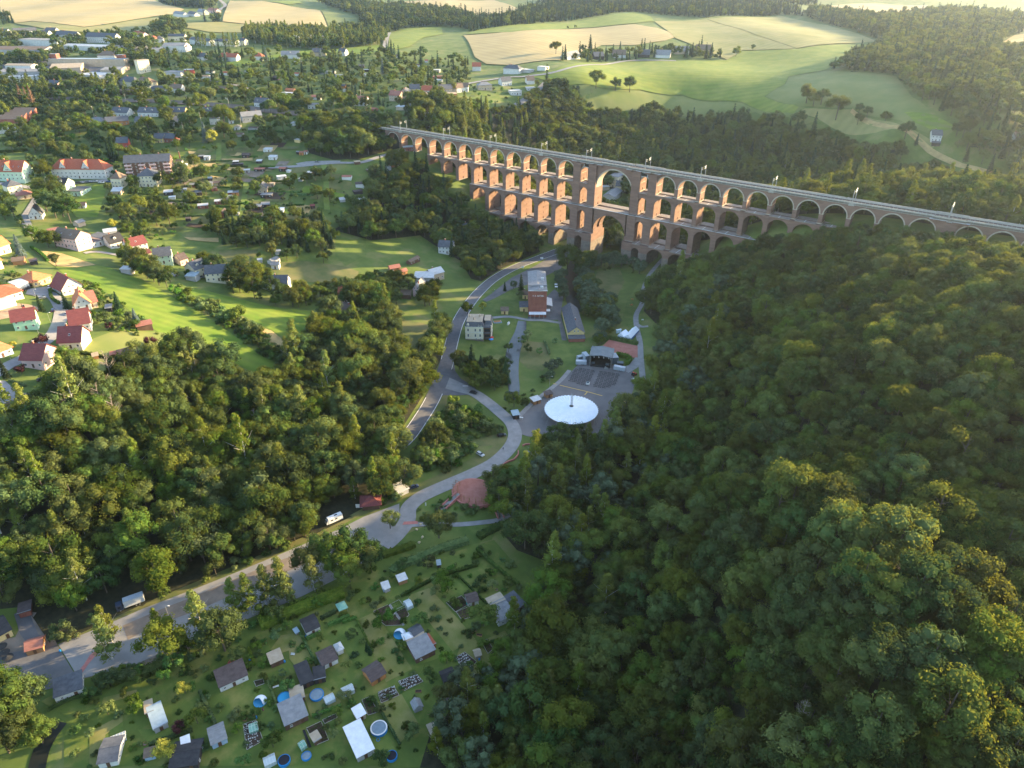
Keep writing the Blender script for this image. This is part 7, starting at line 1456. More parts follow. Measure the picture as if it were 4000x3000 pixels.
bed('R7',[(740,945),(800,910),(880,975),(800,1030)],'bed with white rows near the small hut',seed=9,green=M_frame); bed('R7',[(370,1100),(490,1055),(530,1100),(410,1160)],'flower bed with pale stones in the middle garden',seed=10,green=M_frame)
bed('R7',[(610,1190),(760,1120),(850,1140),(700,1240)],'large dark soil bed beside the purple parasol',plants=10,seed=11); bed('R7',[(240,1180),(340,1130),(375,1190),(260,1240)],'strawberry bed with pale markers',seed=12); bed('R7',[(905,840),(945,828),(985,890),(950,920)],'dark bed at the wood edge',seed=13)
bed('T8',[(0,1100),(165,1040),(260,1310),(50,1430)],'large bare soil bed with dotted white stones',plants=6,seed=14,green=M_frame); bed('T8',[(820,1150),(1010,1060),(1110,1300),(940,1370)],'dense potato bed beside the black strip',seed=15); bed('T8',[(1540,780),(1640,740),(1750,940),(1620,980)],'vegetable rows above the white roofed hut',seed=16)
bed('T8',[(1750,680),(1960,600),(1991,700),(1800,790)],'bed with white stones and shrubs',seed=17,green=M_frame); bed('T8',[(1030,1040),(1200,960),(1220,1010),(1060,1090)],'narrow flower bed between two lawns',seed=18); bed('T8',[(140,540),(260,510),(275,570),(170,610)],'small soil bed above the tent pool',seed=19)
bed('V',[(1445,1085),(1520,1030),(1600,1080),(1510,1145)],'bright green bed in the walled nursery garden',m=M_gl,seed=20); bed('V',[(1500,1145),(1600,1080),(1700,1130),(1620,1210)],'divided dark bed in the walled nursery garden',plants=8,seed=21); bed('V',[(1300,1165),(1360,1120),(1480,1190),(1420,1240)],'green cropped bed left of the nursery path',seed=22); bed('V',[(1500,960),(1600,890),(1680,960),(1600,1020)],'long bed in the upper nursery garden',seed=23); bed('V',[(1640,890),(1700,850),(1770,890),(1700,940)],'crosswise bed in the upper nursery garden',seed=24)
F('nursery_path', [px('V',*q) for q in [(1230,1100),(1330,1040),(1380,1060),(1560,1200),(1540,1215),(1350,1090),(1260,1130)]], M_road2, .2); F('nursery_path', [px('V',*q) for q in [(1485,930),(1620,810),(1650,820),(1530,960),(1800,1120),(1780,1135),(1490,970)]], M_yard, .2)
drape('stone_path', [gp('R7',*q) for q in [(303,605),(318,600),(412,735),(398,742)]], M_road2, .3)
drape('black_strip', [gp('T8',*q) for q in [(768,1175),(800,1165),(890,1395),(855,1405)]], M_blk, .3, keep=False)
# garden houses (own footprint from two base pixels, depth)
Hs('T8',770,650,925,580,8,2.6,.6,'dark','dark','long black roofed garden house with veranda',form='shed',**GS)
Hs('T8',935,580,1075,545,5,2.4,.3,'dark','dark','black flat annex with white furniture beside the long black house',form='flat',**GS)
Hs('T8',560,1180,850,1040,8,2.6,.7,'brown','grey','big garden house with grey felt roof near the blue pool',form='shed',**GS)
Hs('T8',640,855,805,800,5,2.4,.2,'brown','tan','tan flat roofed annex next to the blue pool',form='flat',**GS)
Hs('T8',1040,395,1235,300,6,2.5,1.3,'white','umber','garden house with dark brown roof above the round bush',form='gable',**GS)
Hs('T8',1675,605,1855,490,6,2.5,1.4,'orange','umber','garden house with dark brown roof and orange wall on the lawn strip',form='gable',**GS)
Hs('T8',1490,1075,1595,1015,3.5,2.4,.6,'tan','white','small hut with translucent white roof beside the shrubs',form='shed',**GS)
Hs('T8',1490,1590,1705,1480,11,2.6,.5,'grey','white','long garden house with patched white sheet roof',form='shed',**GS)
Hs('T8',935,1380,1020,1325,3,2.2,.2,'brown','tan','small tan roofed open shed at the potato bed',form='flat',**GS)
Hs('T8',375,370,530,300,4,2.4,.8,'brown','tan','garden pergola hut with tan roof and white ridge',form='shed',**GS)
Hs('T8',1235,205,1305,170,3,2.3,.7,'white','light','little chequered pavilion beside the dark brown roof',form='hip',**GS)
Hs('R6',1432,1170,1612,1088,6.5,2.6,1.0,'white','umber','garden house with brown roof and white veranda under the row of birches',form='shed',**GS)
Hs('R6',1010,1440,1095,1395,9,2.4,.3,'grey','cyan','long grey flat roofed garden house with pink chair',form='flat',**GS)
Hs('R6',955,1335,1003,1315,4.5,2.3,.2,'brown','tan','tan lean-to attached to the long grey garden house',form='flat',**GS)
Hs('R6',648,1665,772,1640,8,2.5,1,'white','slate','garden house with blue grey roof cut by the lower edge',form='gable',**GS)
Hs('R6',1382,1540,1478,1495,6,2.5,1.3,'blue','grey','pale blue garden house with half grey half brown roof',form='gable',**GS)
Hs('R6',1192,1555,1242,1535,3,2.3,.5,'blue','white','tiny shed with shining white roof',form='shed',**GS)
Hs('R6',945,1618,1012,1600,2.5,1.9,.5,'blue','brown','low firewood shed with brown roof',form='shed',**GS)
Hs('R6',1110,1690,1290,1665,8,2.5,1,'dark','dark','dark roofed garden house at the lower photo edge',form='gable',**GS)
Hs('T7',925,1255,1115,1165,6.5,2.6,1.1,'white','dark','garden house with big black roof at the hedge',form='gable',**GS)
Hs('T7',2050,620,2118,585,2.2,2.0,.4,'grey','light','small grey tool shed with glass roof at the grass track',form='shed',**GS)
Hs('T7',765,1225,808,1200,1.8,1.2,.3,'grey','cyan','little bee box with pale lid on the lawn',form='shed',**GS)
Hs('R7',488,985,610,925,7,2.7,1.0,'brown','grey','dark red boarded garden house with grey roof in the middle',form='shed',**GS)
Hs('R7',425,880,545,845,3,2.4,.2,'brown','tan','tan roof strip behind the dark red garden house',form='flat',**GS)
Hs('R7',575,900,612,880,5,2.2,.2,'red','red','red lean-to at the side of the dark red garden house',form='flat',**GS)
Hs('R7',478,838,535,800,4,2.3,1.1,'brown','slate','small slate roofed hut behind the white pavilion',form='gable',**GS)
Hs('R7',872,960,907,950,2.5,2.1,.8,'tan','tan','small beige tool hut with blue barrel',form='gable',**GS)
Hs('R7',1020,745,1125,700,8,2.7,.8,'white','grey','white garden house with grey roof among dark trees',form='shed',**GS)
Hs('R7',975,640,1062,605,4,2.5,.2,'tan','tan','pale beige roofed annex above the white garden house',form='flat',**GS)
Hs('R7',1132,665,1192,630,7,2.7,.7,'white','slate','white garden house with dark slate roof at the wood corner',form='shed',**GS)
Hs('R7',822,618,890,600,4,2.4,1.2,'grey','umber','grey gabled hut with teal barrels among vegetables',form='gable',**GS)
Hs('R7',668,1125,745,1095,4,2.2,.8,'dark','dark','black hut with white framed glass strips',form='gable',**GS)
Hs('R7',478,1305,528,1285,3,2.0,1.2,'grey','grey','small grey gabled greenhouse like hut on the open lawn',form='gabley',**GS)
Hs('R7',590,1480,662,1450,4,2.3,.3,'brown','tan','tan flat shed at the edge of the riverside trees',form='flat',**GS)
Hs('R7',90,1358,158,1335,3.2,2.3,.5,'tan','white','small hut with glassy white roof, left edge of the right half',form='shed',**GS) if False else None
Hs('R7',378,478,430,458,3,2.1,.4,'wood','light','small plank shed with pale roof by the flower bed',form='shed',**GS)
Hs('R7',275,522,316,508,2.5,2.0,.6,'blue','light','small bluish shed with pale roof at the grass track corner',form='shed',**GS)
Hs('R7',625,365,645,362,2.2,1.8,.3,'dark','cyan','tiny dark bin shed at the allotment hedge',form='shed',**GS)
Hs('R7',1495,175,1580,100,5,2.5,.5,'grey','grey','grey roofed shed at the end of the nursery garden',form='shed',**GS)
Hs('V',1690,1055,1800,1075,4,2.5,.4,'dark','slate','dark tool shed on the right of the nursery garden',form='flat',**GS)
Hs('R6',368,1240,545,1175,7,2.6,.8,'white','slate','white shed with blue grey roof below the lot',form='shed',**GS)
Hs('R6',180,935,290,905,5,2.6,1.6,'wood','rust','red roofed beer garden kiosk beside the lot',form='gable',**GS)
Hs('R6',-40,870,90,800,9,3.2,2.6,'yellow','dark','yellow inn with dark roof at the left photo edge',form='gable',cat='inn',name='inn',chim=0)
Hs('R6',135,690,210,670,5,2.6,.3,'brick','umber','dark store with red end wall behind the beer garden',form='flat',cat='store',name='store',chim=0,win=0)
Hs('P',395,2945,440,2935,5,2.4,.5,'white','grey','white hut beside the brook at the lower left',form='shed',**GS) if False else None
greenhouse('T8',1080,862,1202,800,2.6,1.6,.8,'glazed greenhouse beside the covered grey pool'); greenhouse('T8',1308,752,1450,690,2.8,1.7,.9,'longer greenhouse with blue tinted panes on the lawn'); greenhouse('T8',762,1450,832,1400,2.4,1.5,.9,'narrow green tinted greenhouse',ROOF['green'])
greenhouse('T8',90,1232,205,1190,3,1.3,.7,'green film covered cold frame on the bare soil bed',ROOF['green']); greenhouse('T8',290,1680,440,1610,3,1.7,.8,'greenhouse at the lower photo edge'); greenhouse('R7',432,640,468,622,3.6,1.7,.8,'greenhouse with grey ridge beside the vegetable rows'); greenhouse('R6',728,1520,822,1480,2.6,1.5,.6,'white framed greenhouse in the lower left garden')
def pavilion(t, u1, v1, u2, v2, D, m, label):
    a, b, L, ang = frame_of(t, u1, v1, u2, v2); r = empty('party_tent', (a.x, a.y, a.z), ang); tag(r, label, 'party tent'); mb = MB(); mb.taper(-.2, L+.2, -.2, D+.2, 2.2, 3.1, L*.42, D*.42, m); mb.box(-.2, L+.2, -.2, D+.2, 2.0, 2.197, m); mb.build('canopy', r)
    for x in (0, L-.08):
        for y in (0, D-.08): mb = MB(); mb.box(x, x+.08, y, y+.08, 0, 2.0, M_steel); mb.build('post', r)
pavilion('R7',415,870,482,845,3.6,ROOF['white'],'square white party tent beside the dark red garden house'); pavilion('T7',1395,930,1510,880,3.6,ROOF['green'],'green square party tent between hedges')
M_pool = mat('pool liner', (.02, .22, .55), rough=.4); M_pw = mat('pool water', (.06, .30, .50), rough=.08, spec=.6); M_pwl = mat('bright pool cover', (.06, .42, .72), rough=.5); M_pc = mat('grey pool cover', (.16, .22, .27), (.22, .28, .33), scale=1, rough=.5)
def pool(t, u, v, dia, h, label, surf, ring=M_pool, rim=.12):
    p = gp(t, u, v); r = empty('garden_pool', (p.x, p.y, p.z)); tag(r, label, 'pool'); R0 = dia/2; mb = MB(); mb.cyl(0, 0, -.2, h, R0*1.03, R0, ring, 32, cap=False); mb.build('pool_wall', r)
    mb = MB(); V = []; n = 32
    for j in range(n): a = 2*math.pi*j/n; V += [(math.cos(a)*(R0+.05), math.sin(a)*(R0+.05), h+.01), (math.cos(a)*(R0-rim), math.sin(a)*(R0-rim), h+.01)]
    mb.mesh(V, [(2*j, (2*j+2) % (2*n), (2*j+3) % (2*n), 2*j+1) for j in range(n)], M_frame if rim > .2 else ring); mb.build('pool_rim', r)
    mb = MB(); mb.poly([(math.cos(2*math.pi*j/n)*(R0-rim-.01), math.sin(2*math.pi*j/n)*(R0-rim-.01), h-.12) for j in range(n)], surf); mb.build('pool_water', r)
    KEEP.append([(p.x+R0*math.cos(k), p.y+R0*math.sin(k)) for k in range(6)]); return r
pool('T8',538,765,4.3,.9,'bright blue round pool beside the tan annex',M_pwl); pool('T8',958,728,4.4,1.0,'round blue pool with grey cover beside the black house',M_pc); pool('T8',1762,1165,5.2,1.2,'large round blue pool with thick white rim',M_pc,rim=.38); pool('T8',822,1515,2.9,.7,'small round blue pool standing on a square mat',M_pc); pool('T8',1750,1298,1.1,.25,'tiny blue paddling pool on the lawn',M_pwl); pool('T8',92,255,1.0,.25,'little blue paddling bowl beside the hut',M_pwl)
pool('T8',535,1578,3.6,1.0,'blue trampoline like pool with black cover',mat('black net',(.02,.02,.03))); pool('T8',1925,1520,3.4,1.0,'blue trampoline like pool half under the trees',mat('black net',(.02,.02,.03)))
def domepool(t, u, v, dia, label):
    r = pool(t, u, v, dia, .5, label, M_pw, ring=M_pwl, rim=.1); R0 = dia/2; mb = MB(); n = 24
    V = []
    for i in range(7):
        el = math.pi/2*i/6
        for j in range(n+1): a = math.pi*(-.05)+math.pi*1.25*j/n; V.append((math.cos(el)*R0*math.cos(a), math.cos(el)*R0*math.sin(a), .5+math.sin(el)*R0*.75))
    mb.mesh(V, [(i*(n+1)+j, i*(n+1)+j+1, (i+1)*(n+1)+j+1, (i+1)*(n+1)+j) for i in range(6) for j in range(n)], M_tent); mb.build('dome_cover', r)
domepool('T8',225,805,4.2,'pool under a white and blue pop up dome'); domepool('R7',380,795,4.3,'round pool under a translucent blue white dome')
parasol('T8',760,355,(.65,.42,.02),'closed yellow parasol on the lawn behind the black house',False); parasol('R7',693,1250,(.20,.12,.22),'striped purple parasol on the dark soil bed'); parasol('T8',262,925,(.22,.06,.10),'closed wine red parasol on the lawn near the dome pool',False)
parasol('R6',40,935,(.03,.03,.03),'black parasol in the beer garden, upper one',True,1.8); parasol('R6',62,965,(.03,.03,.03),'black parasol in the beer garden, lower one',True,1.8); parasol('R6',22,895,(.03,.03,.03),'black parasol near the yellow inn wall',True,1.8)
def prop(t, u, v, name, cat, label, fn, ang=.5):
    p = gp(t, u, v); mb = MB(); fn(mb); return tag(mb.build(name, None, (p.x, p.y, p.z), ang), label, cat)
prop('T8',775,95,'sun_lounger','lounger','white curved sun lounger on the upper lawn',lambda m: (m.prism([(-1.1,.35),(-.4,.2),(.4,.4),(1.0,.9),(1.05,.85),(.45,.3),(-.4,.1),(-1.1,.25)],-.35,.35,M_frame), m.box(-.5,-.4,-.3,.3,0,.15,M_frame), m.box(.4,.5,-.3,.3,0,.35,M_frame)))
prop('T8',425,610,'sun_lounger','lounger','white sun lounger beside the bright blue pool',lambda m: (m.box(-1,1,-.32,.32,.3,.38,M_frame), m.box(-.9,-.8,-.3,.3,0,.3,M_steel), m.box(.8,.9,-.3,.3,0,.3,M_steel)),1.0)
prop('T8',645,195,'garden_bench','bench','white garden bench on the lawn',lambda m: (m.box(-.7,.7,-.25,.25,.4,.46,M_frame), m.box(-.7,.7,.22,.27,.46,.9,M_frame), m.box(-.6,-.5,-.2,.2,0,.4,M_frame), m.box(.5,.6,-.2,.2,0,.4,M_frame)))
prop('R6',1500,985,'play_house','play house','red roofed yellow play house by the brown garden house',lambda m: (m.box(-.7,.7,-.6,.6,0,1.1,WALL['yellow']), m.prism([(-.9,1.103),(.9,1.103),(0,1.7)],-.8,.8,WALL['red'])))
prop('R6',1545,985,'sand_toy','toy','flat yellow plastic toy on the grass',lambda m: m.taper(-.6,.6,-.35,.35,0,.25,.1,.1,WALL['yellow']))
for i, (t, u, v, c, lab) in enumerate((('R7',1047,712,'blue','blue rain barrel at the white garden house'),('R7',815,600,'green','teal rain barrel at the grey hut'),('R7',895,962,'blue','blue rain barrel at the beige tool hut'),('T8',172,1015,'blue','blue rain barrel beside the compost frames'),('R7',1655,0,'blue','blue barrel'),('T8',540,290,'blue','blue rain barrel at the tan pergola hut'),('T7',910,1255,'blue','blue rain barrel at the black roofed house'),('R6',392,905,'blue','blue waste bin at the corner of the lot'))):
    if i == 4: continue
    prop(t, u, v, 'rain_barrel', 'barrel', lab, lambda m, c=c: (m.cyl(0, 0, 0, .5, .28, .34, M_pool if c == 'blue' else M_teal, 14), m.cyl(0, 0, .503, 1.0, .34, .28, M_pool if c == 'blue' else M_teal, 14)))
for i, (t, u, v, lab) in enumerate((('T7',1815,1065,'round brick fire ring on the yellowed lawn strip'),('R7',1005,505,'round white garden table with stones'),('R6',942,1502,'fire ring with pale stones on the lawn'),('R7',565,1305,'small stone ring on the open lawn'))):
    prop(t, u, v, 'fire_ring', 'fire ring', lab, lambda m: (m.cyl(0, 0, 0, .28, .65, .62, M_redp if True else None, 16, cap=False), m.cyl(0, 0, 0, .1, .6, .6, M_grav, 16)))
for i, (t, u, v, lab) in enumerate((('R7',895,800,'raised wooden planter at the lower lawn corner, left'),('R7',500,1165,'raised wooden planter on the middle lawn'),('R7',405,1145,'upright wooden planter beside the flower bed'),('R7',860,775,'small brick red planter near the walnut tree'),('R7',655,1345,'wooden planter at the edge of the trees'),('T8',100,1000,'compost frames of dark wood beside the bare bed'),('T8',30,1020,'wooden compost box at the left of the bare bed'))):
    prop(t, u, v, 'planter_box', 'planter', lab, lambda m: (m.box(-1.0,1.0,-.5,-.44,0,.5,WALL['wood']), m.box(-1.0,1.0,.44,.5,0,.5,WALL['wood']), m.box(-1.0,-.94,-.44,.44,0,.5,WALL['wood']), m.box(.94,1.0,-.44,.44,0,.5,WALL['wood']), m.box(-.93,.93,-.43,.43,.05,.42,M_soil)), .4+i*.3)
# hedges
HG = 'hedges of the allotments'
hedge('T7',[(250,1110),(420,1040),(600,960),(800,880),(1000,800),(1150,740),(1300,690),(1450,640)],4.5,3.2,'broad wild hedge between the lot and the allotments',rough=.9,name='hedgerow')
hedge('R7',[(330,400),(400,350),(480,320),(560,285),(640,250),(720,225),(820,195)],3.6,2.2,'long clipped hedge above the upper allotments',rough=.6,name='hedgerow')
hedge('R7',[(270,290),(340,265),(420,240),(475,220)],3.2,2.0,'hedge along the lower end of the side road',rough=.6,name='hedgerow')
hedge('R7',[(890,170),(940,140),(1000,110),(1060,85)],3.6,2.0,'hedge on the lawn below the circular terrace',rough=.6,name='hedgerow')
hedge('R6',[(650,1080),(700,1120),(760,1090),(860,1060),(980,1040),(1060,990)],4.5,2.6,'bushy hedge row below the parking lot trees',rough=.9,name='hedgerow')
for i, (t, pts, w, h) in enumerate((('T7',[(1120,1000),(1330,900)],1.2,1.6),('T7',[(1390,960),(1500,920)],1.2,1.6),('T7',[(1230,1100),(1530,960)],1.2,1.6),('T7',[(920,1290),(1120,1200)],1.1,1.5),('T7',[(820,1200),(980,1500),(1060,1659)],.9,1.2),('T7',[(80,1430),(170,1659)],.9,1.2),
    ('T8',[(290,490),(360,640),(440,860)],.8,1.2),('T8',[(900,1000),(1270,860)],1.0,1.1),('T8',[(270,1290),(500,1190)],.9,1.0),('G',[(600,1440),(1030,1290)],1.3,1.4),('G',[(1100,900),(1260,1230)],1.0,1.3),('R7',[(390,550),(600,440),(780,380),(880,350)],1.2,1.3),
    ('R7',[(880,245),(1010,370),(1150,480)],1.2,1.8),('R7',[(760,420),(960,620)],.7,1.0),('R7',[(100,690),(10,720)],1.2,1.3),('R7',[(210,1210),(380,1510)],.8,1.0),('R7',[(100,700),(205,905)],.6,.9),('R6',[(310,1290),(480,1210),(660,1180)],1.0,1.2))):
    hedge(t, pts, w, h, 'low clipped hedge dividing the allotments', group=HG)
for i, (t, pts, w, h, lab) in enumerate((('T4',[(470,985),(560,1010),(760,1035),(880,1045)],1.6,1.6,'dark clipped hedge below the plum roofed house'),('T4',[(880,1050),(1020,1075),(1150,1100),(1330,1098)],1.4,1.6,'long clipped hedge across the sloping lawn'),('T4',[(940,1250),(1100,1215),(1240,1205),(1400,1165)],2.2,2.0,'dark hedge at the lower end of the big lawn'),('T4',[(500,1370),(660,1345)],2.6,2.2,'massive block hedge by the lane end'),
    ('T4',[(90,1290),(250,1345)],1.0,1.2,'low hedge around the corner garden'),('T4',[(480,430),(500,510),(570,560)],1.5,1.8,'clipped hedge beside the dusky red house'),('T4',[(300,20),(400,90),(460,150)],1.8,1.8,'bright hedge behind the garden pavilion'),('T3',[(0,130),(190,120),(380,100)],2,2.2,'dark hedge above the lawn of the apartment houses'),
    ('S',[(640,405),(690,372),(800,392),(920,415),(1028,440)],1.8,2.2,'dark hedge along the upper side of the red court'),('S',[(470,530),(540,470),(640,405)],1.8,2.2,'hedge at the left corner of the red court'),('S',[(770,570),(880,590),(930,620),(900,680)],3,2.2,'thick hedge between stage and path'),
    ('M',[(1560,1390),(1600,1480),(1640,1600)],1.2,1.6,'clipped hedge beside the mill lawn'),('T2',[(1140,1510),(1300,1500),(1500,1505),(1700,1530)],2,1.8,'dark hedge below the grey bungalow'),('T2',[(0,1500),(150,1495),(270,1480)],2,1.6,'sunlit hedge along the lane'),('T2',[(1600,1180),(1750,1190),(1930,1200)],9,9,'tall dark hedge of conifers beside the railway cutting'))):
    hedge(t, pts, w, h, lab)
for i in range(15):                                       # hedges between the plots of the hillside colony
    rg = random.Random(i); u = [60,300,520,700,900,1150,1500,1650,1800,260,640,1000,1420,900,1300][i]; v = [790,800,600,860,830,620,660,850,700,1180 if False else 990,250,190,520,320,320][i]
    hedge('T6', [(u, v), (u+rg.uniform(180, 380), v+rg.uniform(-12, 12))], 1.5, 1.5, 'low dark hedge between plots of the hillside colony', group='hedges of the hillside colony')
M_track = mat('grass track', (.12, .18, .03), (.18, .22, .05), scale=.3)
for pts, lb in (([(1120,410),(1110,560),(1085,760),(1070,900),(1060,1035)],'track'), ([(2150,240),(2190,500),(2190,700),(2205,900)],'track'), ([(740,0),(745,120),(735,270)],'track')):
    drape('grass_track', ribbon(smooth_line([Vector((p.x, p.y)) for p in [gp('T6', *q) for q in pts]]), 4.5), M_track, .25)
F('colony_plot', [px('T6',*q) for q in [(770,215),(1200,200),(1200,240),(800,240)]], M_dry, .25); F('colony_plot', [px('T6',*q) for q in [(330,110),(520,120),(510,160),(340,150)]], M_dry, .25); F('colony_plot', [px('T6',*q) for q in [(360,290),(700,270),(720,310),(480,340),(380,330)]], M_dry, .25); F('colony_plot', [px('T6',*q) for q in [(340,360),(520,345),(520,390),(350,400)]], M_mead2, .25)
F('colony_plot', [px('T6',*q) for q in [(270,1270),(740,1280),(740,1340),(350,1310)]], M_dry, .25); F('colony_plot', [px('T6',*q) for q in [(740,1440),(1160,1440),(1100,1560),(760,1520)]], M_lawnb, .25); F('colony_plot', [px('T6',*q) for q in [(1140,590),(1250,590),(1290,680),(1150,700)]], M_mead2, .25)
# ---------------------------------------------------------------- trees of gardens and town
L1 = lambda k, t, u, v, s, lab: tree(k, *gp(t, u, v)[:2], s, lab) or None
def single(k, t, u, v, s, lab, flat=1.0, i=None, group=None):
    p = gp(t, u, v); s *= 1.35 if t[0] in 'TC' and t != 'T7' or t in ('R2', 'R3', 'R4') else 1.0
    return tree(k, p.x, p.y, s, lab, group, flat=flat, i=i)
